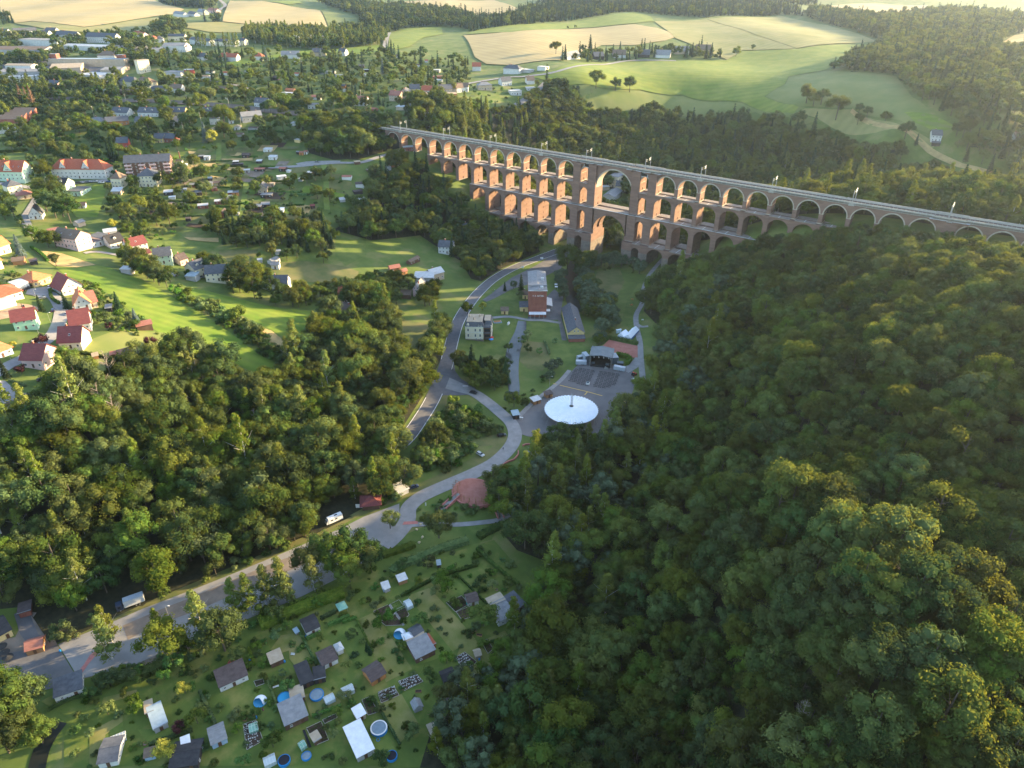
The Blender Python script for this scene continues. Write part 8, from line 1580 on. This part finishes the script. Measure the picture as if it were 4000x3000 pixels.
# birches and maples standing along the lot
for k, t, u, v, s, lab in (('T','R6',735,960,1.35,'lit birch on the lot beside the red stripe'),('T','R6',730,850,1.15,'slim green tree behind the lit birch on the lot'),('T','R6',1045,800,.85,'single young tree in the middle of the lot'),
    ('B','R6',1110,985,1.4,'broad round tree at the lower edge of the lot'),('T','R6',1330,820,1.5,'tall birch with golden top at the lot centre'),('B','R6',1460,900,1.4,'broad birch crown with golden top below the tall birch'),
    ('T','R6',1540,665,1.15,'first birch of the shaded group along the lot'),('T','R6',1640,665,1.3,'second birch of the shaded group along the lot'),('T','R6',1750,620,1.35,'third birch of the shaded group along the lot'),('T','R6',1850,580,1.4,'fourth birch of the shaded group along the lot'),
    ('B','R7',-170,410,1.15,'left tree of the dense clump at the upper lot end'),('B','R7',-90,360,1.25,'centre tree of the dense clump at the upper lot end'),('B','R7',-20,400,1.3,'lower tree of the dense clump at the upper lot end'),('B','R7',70,330,1.35,'tree with golden top in the dense clump'),('B','R7',130,400,1.1,'right tree of the dense clump at the upper lot end'),('B','R7',190,350,1.0,'rear tree of the dense clump at the upper lot end'),('B','R7',60,470,1.0,'lowest tree of the dense clump at the upper lot end'),
    ('B','P',1525,2065,.68,'round tree on the island where side road meets the lot'),('B','R7',635,170,1.15,'large round tree alone on the lawn below the terrace'),('F','R7',665,510,1.7,'spreading apple tree in the upper allotments'),('F','R7',920,740,2.0,'spreading walnut tree beside the white garden house'),
    ('B','P',2216,1075,1.85,'bright yellow green round tree in front of the great arch'),('B','P',2085,975,1.15,'golden tree in front of the left stone piers'),('B','R4',1200,665,.95,'grey green tree at the lower corner of the meadow'),('B','R4',2080,580,1.1,'pale birch like tree on the meadow edge'),('B','R4',2150,440,1.1,'tree behind the pale birch like tree'),('B','R4',1960,700,1.1,'pale crowned tree below the meadow hedge'),
    ('B','T4',690,1180,.75,'wide round tree beside the pink corner house'),('S','T4',640,600,.45,'small spruce between street and orange gabled house'),('S','T4',400,620,.4,'small spruce in the garden above the mint green house'),('S','T4',1140,620,.5,'spruce at the meadow edge'),('U','T4',1310,760,.62,'round blue spruce in the flower garden'),('F','T4',540,195,1.2,'round bush tree on the edge of the dry meadow'),('U','T4',210,110,.9,'pale blue spruce at the orange roofed house'),
    ('P','T4',1045,800,.55,'small copper red shrub in the flower garden'),('P','T4',1455,960,.8,'dark copper tree on the big lawn'),('P','T4',400,960,.9,'dark purple bush row behind the pink house'),('P','T4',210,1225,.7,'purple bush in the corner garden'),('S','T4',65,1260,.42,'dark conifer at the lane corner'),('Y','T4',135,985,.5,'small yellow bush on the lawn'),
    ('B','T3',610,490,1.0,'dark round tree between the red roofed apartment houses'),('B','T3',640,760,1.1,'big crown left above the white cottage'),('B','T3',760,780,1.2,'big crown above the white cottage'),('B','T3',860,990,1.25,'golden lit chestnut right of the white cottage'),('B','T3',960,1080,1.1,'golden lit chestnut at the grey garage'),('B','T3',760,1010,1.2,'big tree behind the white cottage'),('B','T3',640,930,1.0,'tree close behind the white cottage'),
    ('P','T3',975,880,.9,'dark purple tree beside the white garden hut'),('P','T3',1715,1080,1.1,'copper red tree on the slope lawn'),('Y','T3',1550,1180,1.1,'small golden tree on the slope lawn'),('S','T3',1565,240,.95,'tall dark spruce by the red house'),('S','T3',1500,230,.8,'spruce left of the tall dark one'),('P','T1',800,1380,1.5,'round copper beech in the gardens'),('U','T1',720,1310,.8,'blue spruce beside the copper beech'),
    ('R','T1',320,1160,1.0,'left rust brown withered spruce'),('R','T1',395,1170,.9,'middle rust brown withered spruce'),('R','T1',470,1200,1.05,'right rust brown withered spruce'),('B','T2',380,1500,1.25,'round yellowish tree in the railway row'),('B','T2',840,1520,1.5,'huge round yellow green tree between the white huts'),('U','T2',575,1640,1.1,'tall blue spruce below the white cube house'),('Y','T2',660,1670,1.6,'yellow green tree below the tall blue spruce'),
    ('U','T2',840,560,1.0,'blue spruce before the semi with two roof colours'),('U','T2',2130,600,1.2,'blue spruce before the tan house'),('U','T2',1390,560,1.1,'blue spruce beside the red roofed white house'),('S','T2',1720,900,1.0,'narrow dark spruce in the bright gardens'),('U','C',1095,440,1.1,'blue spruce above the dense trees'),
    ('B','R2',1650,575,1.2,'round tree alone on the green pasture, left one'),('B','R2',1775,590,.9,'smaller tree on the pasture hedge'),('B','R2',1868,600,1.1,'round tree alone on the green pasture, right one'),('B','R3',800,670,1.2,'tall tree of the group on the slope field'),('B','R3',845,690,.9,'middle tree of the group on the slope field'),('B','R3',895,680,1.0,'right tree of the group on the slope field'),('B','R3',990,780,1.5,'large oak on the track across the slope'),('B','R3',1130,812,.7,'little tree on the track across the slope'),
    ('F','R3',455,328,1.3,'single bush like tree on the field ridge'),('B','R3',345,370,.9,'round tree at the end of the farm hedge'),('B','R2',490,695,1.0,'round tree on the hamlet lawn'),('B','P',2310,620,.0,'') if False else ('B','R2',1390,355,1.0,'round tree at the left end of the farm hamlet'),('S','R2',1610,350,1.1,'tall spruce in the farm hamlet'),('S','R2',1450,385,.8,'spruce beside the leftmost farmhouse'),('S','R2',1805,345,.7,'spruce behind the brownish farm roof'),
    ('S','M',1185,560,.72,'tall spruce beside the mill'),('S','M',920,570,.42,'small spruce at the yard edge'),('W','M',1060,540,.55,'round willow beside the spruce'),('F','M',1165,690,1.2,'round bush tree left of the mill'),('B','M',320,945,.75,'pine standing at the road beside the villa'),('F','M',1200,1440,1.2,'bush at the pond bank'),('F','M',1290,1380,1.4,'larger bush at the pond bank'),('F','M',1295,1570,1.1,'small fruit tree on the mill lawn, left'),('F','M',1480,1600,.9,'small fruit tree on the mill lawn, right'),('F','M',1725,1430,.8,'round bush on the mill lawn'),('F','M',980,1560,1.3,'round bush on the left pond bank'),
    ('Y','M',560,880,1.0,'yellow green shrub at the villa drive'),('S','V',1870,760,.95,'tall spruce beside the nursery garden'),('U','V',1990,520,.9,'blue spruce among the riverside trees'),('F','V',1290,1290,2.2,'wide grey apple tree below the nursery garden'),('W','V',965,1210,.85,'round willow tree by the path stairs'),('Y','V',1250,1010,1.0,'bright green bush before the nursery garden'),
    ('S','T7',1790,1450,.28,'left of the two dark dwarf conifers'),('S','T7',1830,1500,.26,'right of the two dark dwarf conifers'),('P','G',915,1290,.8,'small purple plum tree in the lower left garden'),('Y','G',960,920,.9,'yellow shrub in the lower left garden'),('Y','G',780,1560,1.2,'sunlit golden tree in the lower left garden'),('B','R6',110,1330,1.35,'huge yellow green tree at the left photo edge'),('B','R6',220,1290,1.1,'yellow green tree beside the huge one at the left edge'),('B','R6',30,1240,1.2,'yellow green tree behind the huge one at the left edge'),('B','R6',60,1560,1.2,'dark tree by the brook in the lower left corner'),('B','R6',160,1480,1.0,'dark tree above the brook'),('B','R6',-20,1480,1.2,'dark tree at the very lower left edge'),('B','R6',280,1500,.8,'tree at the right bank of the brook'),
    ('D','R4',745,860,1.2,'bare dead tree with orange lit branches at the wood edge'),('D','R4',745,970,1.1,'white dead tree leaning in the wood'),('D','R4',690,1060,1.1,'pale dead tree in the wood, middle'),('D','R4',485,1110,1.0,'pale dead tree at the small meadow'),('D','R4',790,1160,1.2,'sunlit dead tree in the wood'),('D','R4',1670,1140,.9,'rusty dead tree in the right part of the wood'),('D','P',3500,2330,1.2,'bare dead tree on the right hill'),('D','P',3115,2850,.9,'reddish dead tree on the lower right hill'),('D','P',3090,2250,1.0,'grey dead tree on the right hill')):
    single(k, t, u, v, s, lab)
for i in range(8): single('T', 'T2', 460+[0, 55, 105, 205, 370, 440, 500, 545][i], 370-[0, 5, 0, -5, 5, 5, 0, 0][i], .75, '%s of the slim poplars before the terraces' % ORD[i], 1.25, group='poplars before the terraces')
for i, (u, v) in enumerate(((60,100),(20,110),(100,90),(150,120),(185,100))): single('S', 'R3', u+(0), v+260, .75, 'dark conifer of the clump behind the big barn', group='conifers behind the big barn')
# small parcels and hedges of the hillside colony
CP_ = pxpoly([(640,600),(1100,560),(1330,660),(1400,760),(1250,860),(900,850),(640,900),(440,830),(520,700)]); CP_ = [(p.x, p.y) for p in CP_]; rg = random.Random(77); nd = 0
PM = [M_lawn, M_lawnb, M_mead2, M_soil, M_grav, M_dry, M_lawnb]
while nd < 90:
    x = rg.uniform(min(p[0] for p in CP_), max(p[0] for p in CP_)); y = rg.uniform(min(p[1] for p in CP_), max(p[1] for p in CP_))
    if not inside(CP_, np.array([x]), np.array([y]))[0] or blocked(np.array([x]), np.array([y]))[0]: continue
    w, h = rg.uniform(4, 9), rg.uniform(3, 7); c_, s_ = math.cos(R(30)), math.sin(R(30)); nd += 1
    drape('colony_plot', [(x+c_*a-s_*b, y+s_*a+c_*b) for a, b in ((-w, -h), (w, -h), (w, h), (-w, h))], PM[nd % 7 if nd % 3 else 1], .2+.01*(nd % 9), keep=False)
# scattered garden trees
g = 'small trees of the allotments'
W([(320,2680),(450,2640),(640,2590),(830,2500),(1000,2430),(1200,2350),(1440,2210),(1600,2180),(1930,2130),(2100,2320),(1950,2500),(1850,2620),(1700,2780),(1630,2960),(1640,3010),(260,3010),(270,2800)], 'KKFKKKF', 5.2, .4, 1.05, 'small bush or fruit tree in the allotments', g)
W([(640,2570),(820,2490),(1000,2415),(1180,2340),(1200,2370),(1020,2450),(850,2520),(700,2600),(450,2690),(340,2720),(310,2680)], 'KFK', 4.5, .8, 1.4, 'bush of the hedge below the lot', g)
W([(1650,1985),(1780,1930),(1900,1870),(1990,1800),(2020,1860),(1960,1960),(1900,2020),(1700,2045),(1610,2045),(1600,2010)], 'KK', 4.2, .6, 1.1, 'rounded shrub on the bank around the circular terrace', 'shrubs around the circular terrace')
W([(1860,1905),(1960,1880),(2030,1860),(2080,1900),(2060,1990),(1970,2040),(1900,2030)], 'TB', 7.5, .8, 1.1, 'birch beside the circular terrace', 'birches beside the circular terrace')
W([(1960,1905),(2080,1850),(2100,1740),(2200,1730),(2350,1720),(2450,1650),(2520,1540),(2560,1560),(2500,1700),(2300,1900),(2150,1990),(2030,2040)], 'TWB', 7.5, .8, 1.15, 'tree between the play lawn and the white tent roof', 'trees below the white tent roof')
g = 'trees scattered over the hillside colony and town'
TL = 'garden tree among the houses and sheds of the hillside town'
W([(0,560),(220,540),(500,560),(640,580),(700,620),(800,640),(900,680),(1150,700),(1400,700),(1450,740),(1400,850),(1250,860),(1150,900),(1000,880),(850,880),(640,920),(560,960),(420,940),(380,860),(420,790),(300,720),(0,700)], 'FKBFKBF', 8.6, .6, 1.1, TL, g)
W([(850,870),(1000,885),(1150,905),(1250,870),(1320,920),(1300,1000),(1150,980),(1000,985),(870,960),(780,930)], 'BBS', 7.5, .6, .95, 'tree of the dark belt below the hillside colony', 'trees of the belt below the colony')
W([(1000,1000),(1300,1010),(1310,1060),(1200,1120),(1330,1150),(1500,1160),(1480,1200),(1350,1200),(1230,1200),(1100,1180),(1000,1150),(900,1120),(760,1110),(650,1080),(560,1050),(480,1000),(420,960),(560,960),(640,930),(780,1010)], 'FBKKF', 9, .6, 1.0, TL, g)
W([(0,360),(250,320),(640,330),(900,350),(1200,380),(1480,430),(1500,470),(1300,480),(1180,480),(1180,560),(900,600),(640,590),(500,565),(220,545),(0,560)], 'FBKFBB', 10.5, .65, 1.1, TL, g)
W([(150,345),(420,345),(560,340),(640,370),(560,400),(350,400),(180,395),(60,400)], 'BTB', 9, .8, 1.2, 'tall tree along the railway in the town', g)
W([(0,330),(100,300),(250,340),(160,420),(150,470),(0,480)], 'BBS', 9, .8, 1.1, 'big tree at the left edge of the town', g)
W([(620,235),(900,215),(1200,210),(1500,200),(1700,230),(1830,250),(1840,330),(1700,400),(1640,430),(1500,430),(1200,375),(900,345),(640,325)], 'BFBKFBFS', 11.5, .6, 1.05, TL, g)
W([(200,215),(250,190),(640,190),(700,220),(640,235),(500,225),(440,230)], 'B', 15, .7, 1.0, TL, g)
W([(0,140),(700,130),(870,165),(960,180),(700,190),(600,170),(0,175)], 'B', 17, .6, .85, 'tree between the housing blocks', g)
W([(0,150),(480,150),(620,180),(480,230),(480,330),(0,320)], 'B', 13, .7, 1.1, 'tree between the halls of the works', g)
W([(0,225),(180,215),(190,235),(240,250),(0,260)], 'B', 10, .8, 1.1, TL, g); W([(480,225),(640,240),(640,265),(520,270)], 'BS', 10, .8, 1.1, TL, g)
W([(1830,330),(1960,330),(2100,335),(2060,400),(1960,420),(1850,415),(1760,430)], 'FKF', 14, .7, 1.0, TL, g)
W([(2150,205),(2250,205),(2420,205),(2620,200),(2760,190),(2870,215),(2790,240),(2620,222),(2420,238),(2250,245),(2160,232)], 'BS', 12, .7, 1.0, 'tree around the farm hamlet on the ridge', 'trees around the farm hamlet')
W([(2060,345),(2120,335),(2300,350),(2340,355),(2300,362),(2150,352)], 'B', 9, .5, .8, 'bush of the field hedge', 'bushes of the field hedges'); W([(2130,118),(2300,105),(2450,90),(2460,84),(2300,98),(2130,112)], 'B', 9, .5, .8, 'tree of the hedge between the far fields', 'bushes of the field hedges')
W([(3280,385),(3500,465),(3620,540),(3560,545),(3440,480),(3300,430)], 'B', 9, .9, 1.3, 'tree of the hedge belt running down the slope field', 'trees of the slope hedge'); W([(3520,500),(3640,560),(3760,610),(3990,690),(3999,780),(3800,700),(3620,600),(3530,560)], 'BBS', 11, .8, 1.2, 'tree around the white villa on the right slope', 'trees around the right villa')
W([(690,1130),(760,1160),(850,1195),(960,1245),(980,1290),(1040,1335),(1130,1400),(1200,1440),(1130,1450),(1010,1380),(900,1295),(760,1205),(680,1160)], 'KKF', 3.6, .9, 1.7, 'bush of the hedge belt between the two meadows', 'hedge belt between the meadows')
W([(470,1010),(560,1040),(680,1110),(640,1150),(560,1100),(470,1050)], 'BT', 7, .8, 1.1, 'tree of the row above the meadow', 'row above the meadow'); W([(880,1090),(1010,1090),(1080,1140),(1120,1180),(1200,1195),(1200,1215),(1100,1200),(940,1160),(870,1130)], 'BF', 7.5, .75, 1.15, 'tree behind the second meadow', 'trees behind the second meadow')
W([(1130,1110),(1180,1120),(1400,1120),(1500,1100),(1600,1130),(1700,1150),(1700,1200),(1560,1190),(1480,1240),(1330,1210),(1180,1180)], 'BB', 7, .7, 1.1, 'dark tree on the slope above the main road', g)
W([(1790,1435),(1900,1440),(1975,1450),(1980,1530),(1930,1560),(1880,1535),(1810,1490)], 'BBS', 6.5, .65, .9, 'tree of the grove between villa and junction', 'grove below the villa')
W([(1990,1560),(2070,1520),(2150,1440),(2200,1400),(2220,1420),(2140,1500),(2060,1580),(1990,1640),(1930,1600)], 'WKB', 5, .55, .9, 'willow on the pond bank', 'willows on the pond bank')
W([(2250,1100),(2300,1090),(2330,1150),(2420,1230),(2400,1300),(2340,1360),(2280,1390),(2240,1350),(2250,1260)], 'WBW', 5.6, .6, .95, 'bush at the river below the viaduct', 'river bushes below the viaduct')
W([(2330,1010),(2440,1030),(2560,1020),(2500,1090),(2450,1050),(2330,1060)], 'WWK', 5.5, .6, .9, 'bush at the river below the viaduct', 'river bushes below the viaduct')
W([(2150,1080),(2230,1080),(2230,1200),(2200,1180),(2180,1120)], 'W', 5, .5, .75, 'bush beside the mill', 'bushes beside the mill')
W([(1700,1610),(1770,1580),(1870,1620),(1950,1690),(1870,1750),(1780,1830),(1640,1850),(1610,1790)], 'KKFK', 3.8, .9, 1.7, 'bushy tree on the bank inside the side road', 'bushes inside the side road bend')
W([(225,1150),(330,1090),(420,1150),(540,1240),(640,1310),(560,1320),(420,1290),(350,1250),(380,1180)], 'KKFK', 3.6, .5, 1.2, 'shrub in the flower gardens behind the plum roofed houses', 'shrubs behind the plum roofed houses')
W([(0,960),(60,970),(120,1010),(90,1060),(60,1200),(100,1290),(60,1330),(0,1340)], 'KFK', 6, .6, 1.2, 'shrub in the gardens at the left photo edge', 'shrubs at the left photo edge')
W([(60,820),(110,860),(120,900),(200,950),(260,990),(150,960),(60,880),(0,850),(0,790)], 'FKB', 6.5, .6, .9, 'bush on the dry bank above the orange roofs', 'bushes on the dry bank')
W([(1620,1780),(1690,1700),(1740,1700),(1700,1790),(1640,1860)], 'TB', 7, .7, .95, 'bright tree on the bank inside the side road', 'bushes inside the side road bend')
# ---------------------------------------------------------------- scatter the woods
RN = np.random.RandomState(5)
ALL = {k: [] for k in 'BTWSKF'}
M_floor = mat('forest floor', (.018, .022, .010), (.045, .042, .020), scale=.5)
for world_, mix, sp, s0, s1, label, group, hold in WOODS:
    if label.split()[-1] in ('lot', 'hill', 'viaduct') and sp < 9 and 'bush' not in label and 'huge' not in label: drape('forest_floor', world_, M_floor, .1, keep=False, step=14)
    bx = [p[0] for p in world_]; by = [p[1] for p in world_]
    gx, gy = np.meshgrid(np.arange(min(bx), max(bx), sp), np.arange(min(by), max(by), sp*.87), indexing='ij')
    gx = gx+(np.arange(gx.shape[1]) % 2)[None, :]*sp*.5
    gx = (gx+RN.uniform(-.38, .38, gx.shape)*sp).ravel(); gy = (gy+RN.uniform(-.38, .38, gy.shape)*sp).ravel()
    k = inside(world_, gx, gy); gx, gy = gx[k], gy[k]
    k = ~blocked(gx, gy); gx, gy = gx[k], gy[k]
    k = ~((np.abs(gy) < 11.5) & (gx > -370) & (gx < 230) & ((gx < -35) | (np.abs(gy) < 8))); gx, gy = gx[k], gy[k]
    if 'town' in group or 'belt' not in label and 'wood' not in label:   # keep the sight of each house from across the valley clear
        for bx_, by_, _, br in BLD:
            ex, ey = CAM[0]-bx_, CAM[1]-by_; el_ = math.hypot(ex, ey); ex /= el_; ey /= el_; t_ = np.clip((gx-bx_)*ex+(gy-by_)*ey, 0, 13 if el_ > 350 else 3)
            k = np.hypot(gx-bx_-ex*t_, gy-by_-ey*t_) > br*.8+1.5; gx, gy = gx[k], gy[k]
    z = H(gx, gy); s = RN.uniform(s0, s1, len(gx))*(.85+.3*(RN.rand(len(gx)) > .6)); pick = RN.randint(0, len(mix), len(gx))
    n1 = np.sin(gx/23.0)*np.cos(gy/19.0)
    s *= 1+.12*n1; near_b = (gy < -8) & (gx > -235) & (gy > -70)
    cap = (np.interp(gx, [-235, -165, -140, -60, -50, -8, 10, 34, 55, 80], [24, 14, 12, 14, 20, 43, 50, 59, 66, 71])+(-gy-12)*.3-z)/13.0; s = np.where(near_b, np.minimum(s, cap), s)
    k = s > .28; gx, gy, z, s, pick = gx[k], gy[k], z[k], s[k], pick[k]
    for i in range(len(gx)): ALL[mix[pick[i]]].append((gx[i], gy[i], z[i], s[i], label, group))
NTREES = {k: len(v) for k, v in ALL.items()}
def instancer(name, arr, protos, label, cat):
    """one woodland object: points with a tree instanced on each"""
    if not len(arr): return
    a = np.array([(t[0], t[1], t[2]-.4) for t in arr]); n = len(a)
    me = bpy.data.meshes.new(name); me.vertices.add(n); me.vertices.foreach_set('co', a.ravel())
    def attr(nm, ty, key, val): me.attributes.new(nm, ty, 'POINT').data.foreach_set(key, val)
    sc = np.array([t[3] for t in arr]); hs = RN.uniform(.85, 1.2, n)
    attr('scl', 'FLOAT_VECTOR', 'vector', np.stack([sc, sc, sc*hs], -1).ravel())
    attr('rot', 'FLOAT', 'value', RN.uniform(0, 6.28, n)); attr('idx', 'INT', 'value', RN.randint(0, len(protos), n))
    o = link(name, me); c = bpy.data.collections.new(name+' kinds')
    for i, p in enumerate(protos):
        q = bpy.data.objects.new('%s_%02d' % (name, i), p); c.objects.link(q)
    ng = bpy.data.node_groups.new(name, 'GeometryNodeTree'); ng.interface.new_socket('Geometry', in_out='INPUT', socket_type='NodeSocketGeometry'); ng.interface.new_socket('Geometry', in_out='OUTPUT', socket_type='NodeSocketGeometry')
    N = ng.nodes; L = ng.links; gi = N.new('NodeGroupInput'); go = N.new('NodeGroupOutput'); ci = N.new('GeometryNodeCollectionInfo'); ci.inputs['Collection'].default_value = c
    ci.inputs['Separate Children'].default_value = True; ci.inputs['Reset Children'].default_value = True
    ip = N.new('GeometryNodeInstanceOnPoints'); ip.inputs['Pick Instance'].default_value = True
    def na(nm, ty):
        q = N.new('GeometryNodeInputNamedAttribute'); q.data_type = ty; q.inputs['Name'].default_value = nm; return q.outputs['Attribute']
    cx = N.new('ShaderNodeCombineXYZ'); L.new(na('rot', 'FLOAT'), cx.inputs[2])
    L.new(gi.outputs[0], ip.inputs['Points']); L.new(ci.outputs[0], ip.inputs['Instance']); L.new(na('idx', 'INT'), ip.inputs['Instance Index'])
    L.new(cx.outputs[0], ip.inputs['Rotation']); L.new(na('scl', 'FLOAT_VECTOR'), ip.inputs['Scale']); L.new(ip.outputs[0], go.inputs[0])
    md = o.modifiers.new('trees', 'NODES'); md.node_group = ng
    return tag(o, label, cat, None, 'stuff')
def fullmesh(pair):                                        # crown and trunk in one mesh for the far woodland
    c, t = pair
    if t is None: return c
    bm = bmesh.new(); bm.from_mesh(c); n = len(bm.faces); bm.from_mesh(t); bm.faces.ensure_lookup_table()
    for i in range(n, len(bm.faces)): bm.faces[i].material_index = 1
    me = bpy.data.meshes.new('tree'); bm.to_mesh(me); bm.free(); me.materials.append(c.materials[0]); me.materials.append(t.materials[0]); return me
def split(k, nmax, rmax=900):
    A = ALL[k]
    if not A: return [], [], []
    X = np.array([(t[0], t[1], t[2]+8*t[3], t[3]) for t in A]); u, v, w = proj(X[:, 0], X[:, 1], X[:, 2])
    size = X[:, 3]/w; vis = (w > 0) & (u > 20) & (u < 3980) & (v > 20) & (v < 2980)
    out_ = (w < 0) | (u < -1200) | (u > 5200) | (v > 4200)
    d = np.hypot(X[:, 0]-CAM[0], X[:, 1]-CAM[1])
    order = np.argsort(-np.where(vis, size, -1)); near = [i for i in order[:nmax] if vis[i]]; ns = set(near)
    rest = [i for i in range(len(A)) if i not in ns]
    return [A[i] for i in near], [A[i] for i in rest if d[i] < rmax], [A[i] for i in rest if d[i] >= rmax]
g_town = 'trees scattered over the hillside colony and town'; g_allot = 'small trees of the allotments'; BX = np.array([(b[0], b[1], b[3]) for b in BLD])
nmax = {'B': 250, 'T': 120, 'W': 120, 'S': 120, 'K': 240, 'F': 240}
cnt = {}
for k, name, pr, pr1, lab in (('B', 'broadleaf_woodland', PB, PB1, 'closed green broadleaf wood filling the slopes beyond the nearest trees'), ('T', 'birch_woodland', PT, None, 'birches and other slim trees mixed into the woods'),
                        ('W', 'willow_woodland', PW, None, 'grey green willows along the river'), ('S', 'spruce_woodland', PS, PS1, 'dark spruces mixed into the far woods'), ('K', 'shrubbery', PK, None, 'low shrubs spread through gardens and banks'), ('F', 'orchard_trees', PF, None, 'small fruit trees spread through the gardens of the town')):
    near, mid, far = split(k, nmax[k])
    for t in near:
        if len(BLD) and t[5] in (g_town, g_allot):           # name the tree by the building it stands next to
            d = np.hypot(BX[:, 0]-t[0], BX[:, 1]-t[1])-BX[:, 2]; j = int(d.argmin()); q = np.array([t[0]-BX[j, 0], t[1]-BX[j, 1]]); sr = q@RT[:2]/.9; sf = q@FW[:2]
            if d[j] < 16:
                rel = ('right of', 'left of')[sr < 0] if abs(sr) > abs(sf) else ('behind', 'in front of')[sf < 0]
                short = BLD[j][2].split(' with ')[0].split(',')[0].split(' beside ')[0]
                t = t[:4]+(' '.join(('%s %s %s the %s' % ('large' if t[3] > .85 else 'medium' if t[3] > .65 else 'small', {'B': 'tree', 'F': 'garden tree', 'K': 'shrub', 'S': 'spruce', 'T': 'birch', 'W': 'willow'}[k], rel, short)).split()[:16]),)+t[5:]
        tree(k, t[0], t[1], t[3], t[4], t[5], flat=RG.uniform(.85, 1.2), z=t[2]-.3)
    protos = [fullmesh(p) for p in pr]
    if pr1:
        # far trees are lighter meshes of the same kind, in the same woodland object
        arr = mid+far; n0 = len(protos)
        o = instancer(name, arr, protos+pr1, lab, 'woodland')
        if o:
            idx = np.concatenate([RN.randint(0, n0, len(mid)), RN.randint(n0, n0+len(pr1), len(far))]).astype(np.int32)
            o.data.attributes['idx'].data.foreach_set('value', idx)
    else: instancer(name, mid+far, protos, lab, 'woodland')
print('TREES', NTREES)
# ---------------------------------------------------------------- haze
hz = MB(); mh = bpy.data.materials.new('haze'); mh.use_nodes = True; nt = mh.node_tree
for n_ in list(nt.nodes):
    if n_.type != 'OUTPUT_MATERIAL': nt.nodes.remove(n_)
pv = nt.nodes.new('ShaderNodeVolumePrincipled'); pv.inputs['Color'].default_value = (.66, .80, 1.0, 1); pv.inputs['Density'].default_value = HAZE; pv.inputs['Anisotropy'].default_value = .72
nt.links.new(pv.outputs[0], nt.nodes['Material Output'].inputs['Volume'])
x0, x1 = GX[0]-60, GX[-1]+60; y0, y1 = GY[0]-60, GY[-1]+60
hz.box(x0, x1, y0, y1, float(GZ.min())-4, max(float(GZ.max())+30, 260.0), mh)
tag(hz.build('haze'), kind='stuff')
